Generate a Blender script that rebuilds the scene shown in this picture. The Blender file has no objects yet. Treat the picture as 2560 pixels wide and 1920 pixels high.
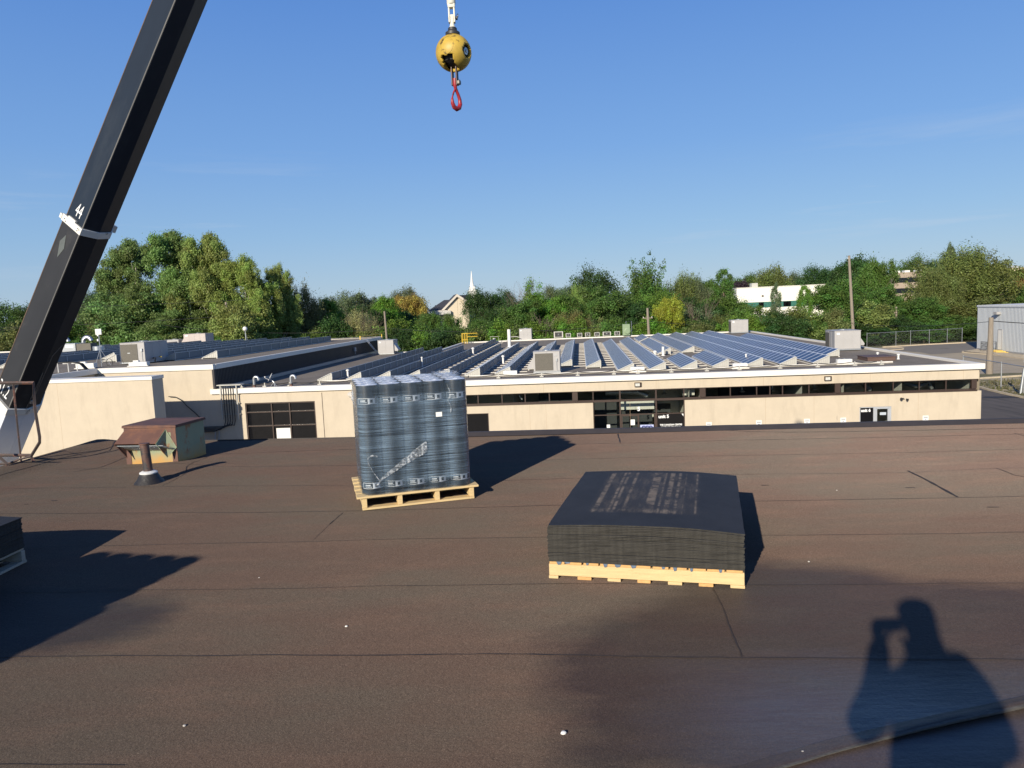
import bpy, bmesh, math, random
import numpy as np
from mathutils import Vector, Matrix, noise
random.seed(7)
R=math.radians
scene=bpy.context.scene
COL=scene.collection
# ---------------------------------------------------------------- camera
W,H,FP,CH=2560,1920,1850.0,1.75
ROLL=R(2.462); PITCH=R(5.95)
SUN_AZ,SUN_EL=R(26.5),R(22.6)          # azimuth the light travels towards, from +Y to +X
cd=bpy.data.cameras.new('camera'); cam=bpy.data.objects.new('camera',cd); COL.objects.link(cam)
CAMROT=(Matrix.Rotation(math.pi/2-PITCH,4,'X')@Matrix.Rotation(-ROLL,4,'Z'))
cam.matrix_world=Matrix.Translation((0,0,CH))@CAMROT
cd.sensor_width=36; cd.lens=36*FP/W; cd.clip_start=.1; cd.clip_end=4000
scene.camera=cam
# ---------------------------------------------------------------- world, sun, exposure
world=bpy.data.worlds.new('World'); scene.world=world; world.use_nodes=True
nt=world.node_tree; nt.nodes.clear()
wo=nt.nodes.new('ShaderNodeOutputWorld'); bg=nt.nodes.new('ShaderNodeBackground')
sky=nt.nodes.new('ShaderNodeTexSky'); sky.sky_type='NISHITA'; sky.sun_disc=False
sky.sun_elevation=SUN_EL; sky.sun_rotation=math.pi+SUN_AZ
sky.altitude=200; sky.air_density=1.05; sky.dust_density=.25; sky.ozone_density=4.0
tc=nt.nodes.new('ShaderNodeTexCoord'); mp=nt.nodes.new('ShaderNodeMapping'); mp.inputs['Scale'].default_value=(1.2,1.2,16)
mp.inputs['Rotation'].default_value=(0.06,0.03,0)
nz=nt.nodes.new('ShaderNodeTexNoise'); nz.inputs['Scale'].default_value=2.2; nz.inputs['Detail'].default_value=8; nz.inputs['Roughness'].default_value=.62
rp=nt.nodes.new('ShaderNodeMapRange'); rp.inputs[1].default_value=.56; rp.inputs[2].default_value=.8; rp.inputs[3].default_value=0; rp.inputs[4].default_value=.5
sx=nt.nodes.new('ShaderNodeSeparateXYZ'); band=nt.nodes.new('ShaderNodeMapRange'); band.inputs[1].default_value=.0; band.inputs[2].default_value=.12
band2=nt.nodes.new('ShaderNodeMapRange'); band2.inputs[1].default_value=.10; band2.inputs[2].default_value=.22; band2.inputs[3].default_value=1; band2.inputs[4].default_value=0
m1=nt.nodes.new('ShaderNodeMath'); m1.operation='MULTIPLY'; m2=nt.nodes.new('ShaderNodeMath'); m2.operation='MULTIPLY'
mx=nt.nodes.new('ShaderNodeMix'); mx.data_type='RGBA'; mx.inputs[7].default_value=(4.3,4.8,5.5,1)
L=nt.links.new
L(tc.outputs['Generated'],mp.inputs[0]); L(mp.outputs[0],nz.inputs['Vector']); L(nz.outputs['Fac'],rp.inputs[0])
L(tc.outputs['Generated'],sx.inputs[0]); L(sx.outputs[2],band.inputs[0]); L(sx.outputs[2],band2.inputs[0])
L(rp.outputs[0],m1.inputs[0]); L(band.outputs[0],m1.inputs[1]); L(m1.outputs[0],m2.inputs[0]); L(band2.outputs[0],m2.inputs[1])
L(m2.outputs[0],mx.inputs[0])
hs=nt.nodes.new('ShaderNodeHueSaturation'); hs.inputs['Saturation'].default_value=1.0
grad=nt.nodes.new('ShaderNodeValToRGB'); cr=grad.color_ramp; cr.elements[0].position=0; cr.elements[1].position=1
KS=7.35
def lin(c): return tuple(((x/255)/12.92 if x/255<=.04045 else ((x/255+.055)/1.055)**2.4)*KS for x in c)+(1,)
cr.elements[0].color=lin((166,189,211)); cr.elements[1].color=lin((26,54,108))
for ps,c in ((.035,(158,186,214)),(.10,(140,178,218)),(.20,(117,162,220)),(.36,(92,141,213)),(.6,(52,96,168))): el=cr.elements.new(ps); el.color=lin(c)
gm=nt.nodes.new('ShaderNodeMix'); gm.data_type='RGBA'; gm.inputs[0].default_value=.86; L(sx.outputs[2],grad.inputs[0]); L(sky.outputs[0],gm.inputs[6]); L(grad.outputs[0],gm.inputs[7])
L(gm.outputs[2],mx.inputs[6]); L(mx.outputs[2],hs.inputs['Color']); L(hs.outputs[0],bg.inputs['Color'])
bg.inputs['Strength'].default_value=.105
L(bg.outputs[0],wo.inputs['Surface'])
sd=bpy.data.lights.new('sun','SUN'); sd.energy=4.5; sd.angle=R(.55); sd.color=(1,.90,.74)
sun=bpy.data.objects.new('sun',sd); COL.objects.link(sun)
sdir=Vector((math.sin(SUN_AZ)*math.cos(SUN_EL),math.cos(SUN_AZ)*math.cos(SUN_EL),-math.sin(SUN_EL)))
sun.rotation_euler=sdir.to_track_quat('-Z','Y').to_euler(); sun.location=(-20,-40,40)
vs=scene.view_settings; vs.view_transform='Standard'; vs.look='None'; vs.exposure=.40; vs.gamma=1; vs.use_curve_mapping=False
scene.cycles.max_bounces=6; scene.cycles.transparent_max_bounces=16; scene.cycles.diffuse_bounces=3; scene.cycles.glossy_bounces=3
# ---------------------------------------------------------------- geometry from sight lines (camera as set above)
C3=CAMROT.to_3x3(); CP=Vector((0,0,CH))
def ray(u,v): return C3@Vector(((u-W/2)/FP,-(v-H/2)/FP,-1))
def onz(u,v,z=0.0): d=ray(u,v); return CP+d*((z-CH)/d.z)
def aty(u,v,y): d=ray(u,v); return CP+d*(y/d.y)
FA=R(5.47); F=Vector((27.19,42.54,0)); E1=Vector((math.cos(FA),-math.sin(FA),0)); E2=Vector((math.sin(FA),math.cos(FA),0))
def lw(s,t,z=0.0): return F+E1*s+E2*t+Vector((0,0,z))          # far-building frame -> world
def loc(p): q=p-F; return Vector((q.dot(E1),q.dot(E2),p.z))
def wallpt(u,v,t=0.0): d=ray(u,v); return loc(CP+d*((t-(CP-F).dot(E2))/d.dot(E2)))
G=-7.1                                                          # ground level (the roof in front is 0)
# ---------------------------------------------------------------- tagging
def tag(o,label=None,cat=None,group=None,kind=None):
    if label: o['label']=label
    if cat: o['category']=cat
    if group: o['group']=group
    if kind: o['kind']=kind
    return o
def thing(name,label,cat,at=(0,0,0),rz=0.0,group=None,rot=None):
    o=bpy.data.objects.new(name,None); COL.objects.link(o); o.location=at; o.rotation_euler=rot if rot else (0,0,rz); o.empty_display_size=.2
    return tag(o,label,cat,group)
KIDS={}
def link(name,me,parent=None,at=None,rz=None):
    o=bpy.data.objects.new(name,me); COL.objects.link(o)
    if parent is not None: o.parent=parent; KIDS.setdefault(parent.name,[]).append(o)
    if at is not None: o.location=at
    if rz is not None: o.rotation_euler=(0,0,rz)
    return o
def dup(root,at,rz=0.0,label=None):
    r=root.copy(); COL.objects.link(r); r.location=at; r.rotation_euler=(0,0,rz)
    if label: r['label']=label
    for ch in KIDS.get(root.name,[]):
        c=ch.copy(); COL.objects.link(c); c.parent=r; KIDS.setdefault(r.name,[]).append(c)
        for g in KIDS.get(ch.name,[]):
            d=g.copy(); COL.objects.link(d); d.parent=c
    return r
# ---------------------------------------------------------------- mesh builder
class MB:
    def __init__(s): s.v=[]; s.f=[]; s.m=[]
    def quad(s,pts,m=0):
        n=len(s.v); s.v+= [tuple(p) for p in pts]; s.f.append(tuple(range(n,n+len(pts)))); s.m.append(m)
    def box(s,x0,x1,y0,y1,z0,z1,m=0,M=None):
        P=[Vector(p) for p in ((x0,y0,z0),(x1,y0,z0),(x1,y1,z0),(x0,y1,z0),(x0,y0,z1),(x1,y0,z1),(x1,y1,z1),(x0,y1,z1))]
        if M is not None: P=[M@p for p in P]
        n=len(s.v); s.v+=[tuple(p) for p in P]
        for f in ((0,3,2,1),(4,5,6,7),(0,1,5,4),(1,2,6,5),(2,3,7,6),(3,0,4,7)): s.f.append(tuple(n+i for i in f)); s.m.append(m)
    def prism(s,poly,z0,z1,m=0,M=None,mt=None):
        n=len(s.v); k=len(poly)
        P=[Vector((x,y,z0)) for x,y in poly]+[Vector((x,y,z1)) for x,y in poly]
        if M is not None: P=[M@p for p in P]
        s.v+=[tuple(p) for p in P]
        s.f.append(tuple(n+i for i in reversed(range(k)))); s.m.append(m)
        s.f.append(tuple(n+k+i for i in range(k))); s.m.append(m if mt is None else mt)
        for i in range(k):
            j=(i+1)%k; s.f.append((n+i,n+j,n+k+j,n+k+i)); s.m.append(m)
    def tube(s,pts,r,k=8,m=0,cap=True):
        pts=[Vector(p) for p in pts]; rs=r if isinstance(r,(list,tuple)) else [r]*len(pts)
        n=len(s.v); up=None
        for i,p in enumerate(pts):
            d=(pts[min(i+1,len(pts)-1)]-pts[max(i-1,0)]).normalized()
            if up is None:
                up=d.orthogonal().normalized() if abs(d.z)<.9 else Vector((1,0,0))
                if abs(d.z)<.9: up=(Vector((0,0,1))-d*d.z).normalized()
            up=(up-d*up.dot(d)).normalized(); w=d.cross(up)
            for j in range(k):
                a=2*math.pi*j/k; s.v.append(tuple(p+(up*math.cos(a)+w*math.sin(a))*rs[i]))
        for i in range(len(pts)-1):
            for j in range(k):
                a=n+i*k+j; b=n+i*k+(j+1)%k; s.f.append((a,b,b+k,a+k)); s.m.append(m)
        if cap:
            s.f.append(tuple(n+j for j in reversed(range(k)))); s.m.append(m)
            s.f.append(tuple(n+(len(pts)-1)*k+j for j in range(k))); s.m.append(m)
    def lathe(s,prof,k=24,o=(0,0,0),m=0,M=None):
        n=len(s.v)
        for r,z in prof:
            for j in range(k):
                a=2*math.pi*j/k; p=Vector((o[0]+r*math.cos(a),o[1]+r*math.sin(a),o[2]+z))
                s.v.append(tuple(M@p if M is not None else p))
        for i in range(len(prof)-1):
            for j in range(k):
                a=n+i*k+j; b=n+i*k+(j+1)%k; s.f.append((a,b,b+k,a+k)); s.m.append(m)
        s.f.append(tuple(n+j for j in reversed(range(k)))); s.m.append(m)
        s.f.append(tuple(n+(len(prof)-1)*k+j for j in range(k))); s.m.append(m)
    def mesh(s,name,mats,smooth=False,bevel=0.0,seg=2):
        me=bpy.data.meshes.new(name); me.from_pydata(s.v,[],s.f)
        for m in (mats if isinstance(mats,(list,tuple)) else [mats]): me.materials.append(m)
        me.polygons.foreach_set('material_index',s.m)
        if bevel>0:
            bm=bmesh.new(); bm.from_mesh(me)
            es=[e for e in bm.edges if len(e.link_faces)==2 and e.calc_face_angle(0)>.6]
            bmesh.ops.bevel(bm,geom=es,offset=bevel,segments=seg,affect='EDGES',profile=.6,clamp_overlap=True)
            bm.to_mesh(me); bm.free()
        if smooth:
            me.polygons.foreach_set('use_smooth',[True]*len(me.polygons))
            try: me.set_sharp_from_angle(angle=R(38))
            except Exception: pass
        me.update(); return me
    def build(s,name,mats,parent=None,at=None,rz=None,smooth=False,bevel=0.0,seg=2):
        return link(name,s.mesh(name,mats,smooth,bevel,seg),parent,at,rz)
def text_obj(name,txt,size,mat,parent,M,bold=0.0,align='LEFT',depth=.0015,shear=0.0,sx=1.0):
    cu=bpy.data.curves.new('txt','FONT'); cu.body=txt; cu.size=size; cu.offset=bold; cu.extrude=depth; cu.align_x=align; cu.shear=shear; cu.resolution_u=3
    to=bpy.data.objects.new('txt',cu); COL.objects.link(to)
    me=bpy.data.meshes.new_from_object(to); bpy.data.objects.remove(to); bpy.data.curves.remove(cu)
    me.transform(M@Matrix.Diagonal((sx,1,1,1))); me.materials.clear(); me.materials.append(mat); me.name=name
    return link(name,me,parent)
# ---------------------------------------------------------------- materials
def mat(name,col,rough=.7,metal=0.0,var=.12,scale=3.0,bump=0.0,bscale=60,col2=None,cthr=(.45,.62),cscale=4.0,spec=.5,stretch=(1,1,1),cstretch=None,coat=0.0):
    m=bpy.data.materials.new(name); m.use_nodes=True; t=m.node_tree; b=t.nodes['Principled BSDF']; k=t.links.new
    b.inputs['Roughness'].default_value=rough; b.inputs['Metallic'].default_value=metal; b.inputs['Specular IOR Level'].default_value=spec
    if coat: b.inputs['Coat Weight'].default_value=coat
    tcn=t.nodes.new('ShaderNodeTexCoord'); mpn=t.nodes.new('ShaderNodeMapping'); mpn.inputs['Scale'].default_value=stretch
    k(tcn.outputs['Object'],mpn.inputs[0])
    n=t.nodes.new('ShaderNodeTexNoise'); n.inputs['Scale'].default_value=scale; n.inputs['Detail'].default_value=7; n.inputs['Roughness'].default_value=.65
    k(mpn.outputs[0],n.inputs['Vector'])
    mr=t.nodes.new('ShaderNodeMapRange'); mr.inputs[1].default_value=.25; mr.inputs[2].default_value=.75; mr.inputs[3].default_value=1-var; mr.inputs[4].default_value=1+var
    k(n.outputs['Fac'],mr.inputs[0])
    vm=t.nodes.new('ShaderNodeVectorMath'); vm.operation='SCALE'; vm.inputs[0].default_value=col[:3]; k(mr.outputs[0],vm.inputs['Scale'])
    out=vm.outputs[0]
    if col2 is not None:
        n2=t.nodes.new('ShaderNodeTexNoise'); n2.inputs['Scale'].default_value=cscale; n2.inputs['Detail'].default_value=8; n2.inputs['Roughness'].default_value=.7
        if cstretch:
            mp2=t.nodes.new('ShaderNodeMapping'); mp2.inputs['Scale'].default_value=cstretch; mp2.inputs['Location'].default_value=(3.1,1.7,5.2); k(tcn.outputs['Object'],mp2.inputs[0]); k(mp2.outputs[0],n2.inputs['Vector'])
        else: k(mpn.outputs[0],n2.inputs['Vector'])
        r2=t.nodes.new('ShaderNodeMapRange'); r2.inputs[1].default_value=cthr[0]; r2.inputs[2].default_value=cthr[1]; k(n2.outputs['Fac'],r2.inputs[0])
        mm=t.nodes.new('ShaderNodeMix'); mm.data_type='RGBA'; k(r2.outputs[0],mm.inputs[0]); k(out,mm.inputs[6]); mm.inputs[7].default_value=tuple(col2[:3])+(1,)
        out=mm.outputs[2]
    k(out,b.inputs['Base Color'])
    if bump>0:
        n3=t.nodes.new('ShaderNodeTexNoise'); n3.inputs['Scale'].default_value=bscale; n3.inputs['Detail'].default_value=4; k(mpn.outputs[0],n3.inputs['Vector'])
        bu=t.nodes.new('ShaderNodeBump'); bu.inputs['Strength'].default_value=bump; bu.inputs['Distance'].default_value=.01; k(n3.outputs['Fac'],bu.inputs['Height']); k(bu.outputs[0],b.inputs['Normal'])
    return m
M={}
M['cream']=mat('cream_stucco',(.54,.465,.355),.9,var=.06,scale=1.2,bump=.25,bscale=25,col2=(.43,.365,.275),cthr=(.5,.85),cscale=1.1,cstretch=(1.6,1.6,.35))
M['cap']=mat('white_cap_metal',(.78,.74,.66),.45,var=.05,scale=.8)
M['brown']=mat('dark_brown_metal',(.055,.035,.027),.45,var=.15)
M['corr']=mat('black_brown_siding',(.022,.019,.022),.5,var=.2,scale=.7)
M['gravel']=mat('roof_gravel',(.21,.18,.145),.95,var=.35,scale=14,bump=.8,bscale=18,col2=(.13,.11,.09),cthr=(.45,.75),cscale=.45)
M['galv']=mat('galvanised_steel',(.50,.52,.53),.38,.75,var=.12,scale=5)
M['alu']=mat('aluminium_frame',(.62,.64,.66),.4,.5,var=.06)
M['deflector']=mat('grey_wind_deflector',(.17,.175,.18),.5,.3,var=.1,scale=1.3)
M['endplate']=mat('pale_end_plate',(.47,.46,.41),.5,.1,var=.08)
M['ballast']=mat('concrete_ballast',(.72,.69,.62),.9,var=.15,scale=4)
M['hvac']=mat('grey_cabinet_paint',(.40,.39,.38),.5,var=.08,scale=2,col2=(.33,.32,.31),cthr=(.55,.8))
M['hvacp']=mat('pinkish_cabinet_paint',(.47,.41,.38),.5,var=.08,scale=2)
M['grille']=mat('condenser_coil',(.13,.12,.10),.7,.2,var=.25,scale=20)
M['darkrub']=mat('black_rubber',(.02,.02,.02),.6,var=.2)
M['white']=mat('white_paint',(.75,.74,.70),.5,var=.06)
M['yellow']=mat('yellow_paint',(.75,.50,.06),.5,var=.1)
M['hatch']=mat('brown_hatch_paint',(.11,.065,.05),.6,var=.15,scale=2)
M['wood']=mat('weathered_pole_wood',(.25,.21,.165),.9,var=.25,scale=3,stretch=(6,6,.5),bump=.4)
M['wire']=mat('dark_cable',(.03,.03,.03),.6)
M['signblack']=mat('black_sign',(.008,.007,.007),.3,var=.1)
M['signwhite']=mat('white_lettering',(.8,.8,.78),.5,var=.02)
M['red']=mat('red_lettering',(.55,.06,.05),.5,var=.02)
M['green']=mat('green_cabinet',(.22,.30,.18),.5)
def glass(name,tint,mixv=.35,rough=.03):
    m=bpy.data.materials.new(name); m.use_nodes=True; t=m.node_tree; t.nodes.remove(t.nodes['Principled BSDF']); o=t.nodes['Material Output']
    tr=t.nodes.new('ShaderNodeBsdfTransparent'); tr.inputs[0].default_value=tint+(1,)
    gl=t.nodes.new('ShaderNodeBsdfGlossy'); gl.inputs['Roughness'].default_value=rough; gl.inputs['Color'].default_value=(.8,.85,.9,1)
    fr=t.nodes.new('ShaderNodeLayerWeight'); fr.inputs['Blend'].default_value=mixv; mxs=t.nodes.new('ShaderNodeMixShader')
    t.links.new(fr.outputs['Facing'],mxs.inputs[0]); t.links.new(tr.outputs[0],mxs.inputs[1]); t.links.new(gl.outputs[0],mxs.inputs[2]); t.links.new(mxs.outputs[0],o.inputs[0])
    return m
M['glass']=glass('window_glass',(.86,.88,.86),.08)
M['darkglass']=mat('tinted_dark_glass',(.006,.006,.007),.06,var=.3,spec=.6)
M['greenglass']=mat('green_window_glass',(.05,.16,.13),.15,var=.3)
# ================================================================ the roof underfoot
NA=R(6.2); N0=Vector((-6.13,10.76,0)); n1=Vector((math.cos(NA),-math.sin(NA),0)); n2=Vector((math.sin(NA),math.cos(NA),0))
def nl(p): q=Vector(p)-N0; return (q.dot(n1),q.dot(n2))
def nw(s,t,z=0.0): return N0+n1*s+n2*t+Vector((0,0,z))
def sstep(a,b,x): 
    x=min(1,max(0,(x-a)/(b-a))); return x*x*(3-2*x)
def roofz(s,t):
    z=.07*(1-sstep(.05,.5,s)) + .10*math.exp(-((s-.75)/.45)**2-((t+.12)/.22)**2)
    z+=.012*(noise.noise(Vector((s*.35,t*.35,1.3))))*sstep(.3,1.5,s)
    p=nw(s,t); z+=.035*math.exp(-((p.x-4.6)/.55)**2-((p.y-6.75)/.28)**2)
    z+=.05*math.exp(-((p.x+4.1)/.42)**2-((p.y-8.75)/.35)**2)
    return z
R1=lambda x,y:(1100+x/1.515,1350+y/1.515)
R2=lambda x,y:(x/1.58,1080+y/1.58)
R3=lambda x,y:(1700+x/2.572,1040+y/2.572)
def polyg(fn,pts): return np.array([onz(*fn(*p))[:2] for p in pts])
def sdf(P,poly):
    d=np.full(len(P),1e9); ins=np.zeros(len(P),bool)
    for i in range(len(poly)):
        a=poly[i]; b=poly[(i+1)%len(poly)]; e=b-a; w=P-a
        k=np.clip((w@e)/(e@e),0,1); d=np.minimum(d,np.hypot(*(w-k[:,None]*e).T))
        c=((a[1]>P[:,1])!=(b[1]>P[:,1])); x=(b[0]-a[0])*(P[:,1]-a[1])/(b[1]-a[1]+1e-12)+a[0]; ins^=(c&(P[:,0]<x))
    return np.where(ins,d,-d)
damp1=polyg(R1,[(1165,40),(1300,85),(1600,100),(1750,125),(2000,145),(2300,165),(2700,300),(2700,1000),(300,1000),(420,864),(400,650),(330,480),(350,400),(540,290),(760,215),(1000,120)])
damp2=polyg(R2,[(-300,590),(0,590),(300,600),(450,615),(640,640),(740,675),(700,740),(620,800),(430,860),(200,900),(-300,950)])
film=polyg(R1,[(860,470),(1200,455),(2600,440),(2700,1000),(900,1000),(780,760),(760,600)])
ss=list(np.arange(0,1.6,.06))+list(np.arange(1.6,15,.09))+list(np.arange(15,36,1.0))
ts=list(np.arange(0,-11.2,-.09))+list(np.arange(-12,-24,-1.5))
bld=thing('near_building','flat roofed building whose brown granulated roof fills the foreground','building')
rv=[];rf=[];rm=[]
for s in ss:
    for t in ts: p=nw(s,t,roofz(s,t)); rv.append(tuple(p))
nt_=len(ts)
for i in range(len(ss)-1):
    for j in range(nt_-1):
        a=i*nt_+j; rf.append((a,a+1,a+nt_+1,a+nt_)); rm.append(0)
nbase=len(rv)
def seam(pts,w=.007,jit=.006,m=1,step=.06,z=.0035,seed=0):
    P=[Vector(p) if len(p)==3 else Vector((p[0],p[1],0)) for p in pts]; Q=[]
    for a,b in zip(P,P[1:]):
        n=max(1,int((b-a).length/step)); Q+=[a+(b-a)*(k/n) for k in range(n)]
    Q.append(P[-1]); rng=random.Random(seed); n0=len(rv)
    for i,q in enumerate(Q):
        d=(Q[min(i+1,len(Q)-1)]-Q[max(i-1,0)]).normalized(); nn=Vector((-d.y,d.x,0))
        o=noise.noise(q*2.1)*jit*1.6+noise.noise(q*9)*jit*.7; ww=w*.85*(.55+.9*abs(noise.noise(q*5+Vector((seed,0,0)))))+rng.random()*w*.25
        for sg in (-1,1):
            p=q+nn*(o+sg*ww/2); s_,t_=nl(p); rv.append((p.x,p.y,roofz(s_,t_)+z))
    for i in range(len(Q)-1):
        a=n0+2*i; rf.append((a,a+2,a+3,a+1)); rm.append(m)
def gp(fn,pts): return [onz(*fn(*p)) for p in pts]
def ext(P,l,r): # lengthen first and last segments
    a=(P[0]-P[1]).normalized()*l; b=(P[-1]-P[-2]).normalized()*r; return [P[0]+a]+P+[P[-1]+b]
S=[]
S.append((ext(gp(R2,[(100,890),(600,888),(1100,885),(1700,883)])+gp(R1,[(20,437),(300,437),(700,446),(1145,448),(1600,449),(2212,452)]),2,12),.013,.008))
S.append((ext(gp(R2,[(570,628),(1200,622),(1500,612)])+gp(R1,[(20,175),(500,168),(1165,172),(1700,166),(2212,163)]),4,12),.008,.007))
S.append((ext(gp(R2,[(450,450),(1250,435),(1600,425)])+gp(R3,[(450,772),(1100,765),(1750,758),(2212,750)]),4,12),.007,.006))
S.append((ext(gp(R2,[(60,325),(1000,320),(1400,312)])+gp(R3,[(450,552),(1100,540),(2212,518)]),3,12),.008,.006))
S.append((ext(gp(R2,[(500,220),(1400,210)])+gp(R3,[(330,380),(1100,370),(2100,350)]),3,12),.006,.006))
S.append((ext(gp(R2,[(820,140),(1400,132)])+gp(R3,[(0,262),(700,250),(1300,237),(2212,212)]),2,12),.007,.006))
S.append((ext(gp(R2,[(1100,80),(1400,68)])+gp(R3,[(0,165),(1200,140),(2212,116)]),1,12),.009,.006))
S.append((ext(gp(R3,[(300,93),(450,103),(700,106),(1400,96),(2212,80)]),0.01,12),.016,.004))
S.append((ext(gp(R2,[(80,1315),(400,1322)]),1,.1),.006,.008))
S.append((gp(R2,[(285,160),(400,140),(510,95)]),.012,.008)); S.append((gp(R2,[(250,95),(350,96),(430,75),(460,50)]),.02,.006))
S.append((gp(R2,[(1355,320),(1300,365)]),.007,.005)); S.append((gp(R2,[(1300,365),(1240,428)]),.004,.005))
S.append((gp(R2,[(640,215),(740,165),(735,150),(830,95)]),.008,.01)); S.append((gp(R2,[(520,215),(650,205)]),.006,.006))
S.append((gp(R1,[(1030,182),(1075,280),(1145,445)]),.01,.008))
S.append((gp(R3,[(1465,352),(1560,400),(1785,522)]),.03,.003)); S.append((gp(R3,[(2025,348),(2090,378),(2150,398),(2212,405),(2400,400)]),.01,.004))
S.append((gp(R3,[(2150,112),(2212,128),(2350,150)]),.01,.004)); S.append(([onz(1544,1084),onz(1549,1106)],.02,.01))
S.append((gp(R3,[(1010,1),(1011,30)]),.004,.002))
for i,(p,w_,j_) in enumerate(S): seam(p,w_,j_,seed=i*3)
seam([nw(s,t) for s,t in ((.28,-9),(.27,-4),(.3,-1.2),(.45,-.4))],.012,.012,seed=77)
# a few gouges and bitumen scuffs
for u,v,l in ((1903,1215,.07),(2264,1220,.08),(2468,1269,.09),(127,1253,.06),(60,1262,.04)): p=onz(u,v); seam([p,p+Vector((l,-.01,0))],.02,.004,seed=int(u))
me=bpy.data.meshes.new('roof_membrane'); me.from_pydata(rv,[],rf); me.polygons.foreach_set('material_index',rm)
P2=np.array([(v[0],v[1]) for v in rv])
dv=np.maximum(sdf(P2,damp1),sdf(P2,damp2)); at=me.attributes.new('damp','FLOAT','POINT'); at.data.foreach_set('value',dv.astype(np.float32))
at=me.attributes.new('film','FLOAT','POINT'); at.data.foreach_set('value',sdf(P2,film).astype(np.float32))
me.polygons.foreach_set('use_smooth',[True]*len(me.polygons))
# granulated cap sheet: mottled brown mineral granules; damp (dew) patches darker and glossier
def membrane_mat():
    m=bpy.data.materials.new('brown_mineral_membrane'); m.use_nodes=True; t=m.node_tree; b=t.nodes['Principled BSDF']; k=t.links.new; N=t.nodes.new
    tcn=N('ShaderNodeTexCoord'); co=tcn.outputs['Object']
    def nz_(sc,det=6,ro=.6,stretch=None):
        n=N('ShaderNodeTexNoise'); n.inputs['Scale'].default_value=sc; n.inputs['Detail'].default_value=det; n.inputs['Roughness'].default_value=ro
        if stretch: mp_=N('ShaderNodeMapping'); mp_.inputs['Scale'].default_value=stretch; mp_.inputs['Rotation'].default_value=(0,0,NA); k(co,mp_.inputs[0]); k(mp_.outputs[0],n.inputs['Vector'])
        else: k(co,n.inputs['Vector'])
        return n.outputs['Fac']
    def mr(x,a,b_,c,d): r=N('ShaderNodeMapRange'); r.inputs[1].default_value=a; r.inputs[2].default_value=b_; r.inputs[3].default_value=c; r.inputs[4].default_value=d; k(x,r.inputs[0]); return r.outputs[0]
    def mt(op,x,y): q=N('ShaderNodeMath'); q.operation=op; (k(x,q.inputs[0]) if not isinstance(x,float) else setattr(q.inputs[0],'default_value',x)); (k(y,q.inputs[1]) if not isinstance(y,float) else setattr(q.inputs[1],'default_value',y)); return q.outputs[0]
    def mixc(f,a,b_):
        q=N('ShaderNodeMix'); q.data_type='RGBA'; k(f,q.inputs[0])
        for i,c in ((6,a),(7,b_)):
            if isinstance(c,tuple): q.inputs[i].default_value=c+(1,)
            else: k(c,q.inputs[i])
        return q.outputs[2]
    big=nz_(.55,5,.6,(.7,1.6,1)); med=nz_(2.3,6,.65,(.6,1.8,1)); fine=nz_(260,2,.8); f2=nz_(85,3,.8)
    c=mixc(mr(big,.42,.58,0,1),(.094,.065,.051),(.089,.071,.056))
    c=mixc(mr(med,.5,.75,0,.65),c,(.125,.082,.062))
    vo=N('ShaderNodeTexVoronoi'); vo.inputs['Scale'].default_value=420; k(co,vo.inputs['Vector'])
    sp=N('ShaderNodeSeparateColor'); k(vo.outputs['Color'],sp.inputs[0])
    g=mr(sp.outputs[0],0,1,.68,1.34); g2=mr(f2,.3,.7,.82,1.2); g=mt('MULTIPLY',g,g2); g=mt('MULTIPLY',g,mr(fine,.3,.7,.8,1.2))
    vm=N('ShaderNodeVectorMath'); vm.operation='SCALE'; k(c,vm.inputs[0]); k(g,vm.inputs['Scale']); c=vm.outputs[0]
    light=N('ShaderNodeMath'); light.operation='GREATER_THAN'; k(sp.outputs[1],light.inputs[0]); light.inputs[1].default_value=.965
    c=mixc(mt('MULTIPLY',light.outputs[0],.35),c,(.30,.24,.2))
    sc=nz_(7,6,.75,(.6,1.7,1)); c=mixc(mr(sc,.66,.82,0,.45),c,(.24,.18,.145))   # pale scuffs
    spx=N('ShaderNodeSeparateXYZ'); k(co,spx.inputs[0]); fd=mt('MULTIPLY',mr(mt('ADD',spx.outputs[0],mt('MULTIPLY',nz_(.5,4,.6),2.0)),1.0,5.0,0,1),mr(spx.outputs[1],4.5,7.0,0,1)); vf=N('ShaderNodeVectorMath'); vf.operation='SCALE'; k(c,vf.inputs[0]); k(mr(fd,0,1,1.0,1.6),vf.inputs['Scale']); c=vf.outputs[0]   # granules lighter towards the far right
    st=nz_(1.1,6,.7,(.35,2.6,1)); c=mixc(mr(st,.60,.8,0,.55),c,(.085,.06,.05)) # dirt streaks
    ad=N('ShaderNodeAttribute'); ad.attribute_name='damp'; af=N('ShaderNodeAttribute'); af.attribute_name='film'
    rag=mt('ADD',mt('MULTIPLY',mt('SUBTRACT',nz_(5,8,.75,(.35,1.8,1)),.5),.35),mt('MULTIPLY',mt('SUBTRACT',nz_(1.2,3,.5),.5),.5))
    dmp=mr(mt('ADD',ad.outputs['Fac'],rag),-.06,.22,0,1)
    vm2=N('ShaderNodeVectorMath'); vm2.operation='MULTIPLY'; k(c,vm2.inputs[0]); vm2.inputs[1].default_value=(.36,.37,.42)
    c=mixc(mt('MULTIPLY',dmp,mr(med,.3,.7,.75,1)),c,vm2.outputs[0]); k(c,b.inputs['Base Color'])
    fl=mr(mt('ADD',af.outputs['Fac'],rag),-.1,.45,0,1)
    k(mt('SUBTRACT',mt('SUBTRACT',.92,mt('MULTIPLY',dmp,.26)),mt('MULTIPLY',fl,.16)),b.inputs['Roughness'])
    k(mt('ADD',mt('MULTIPLY',fl,.55),mt('ADD',mt('MULTIPLY',dmp,.12),.10)),b.inputs['Specular IOR Level'])
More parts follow.
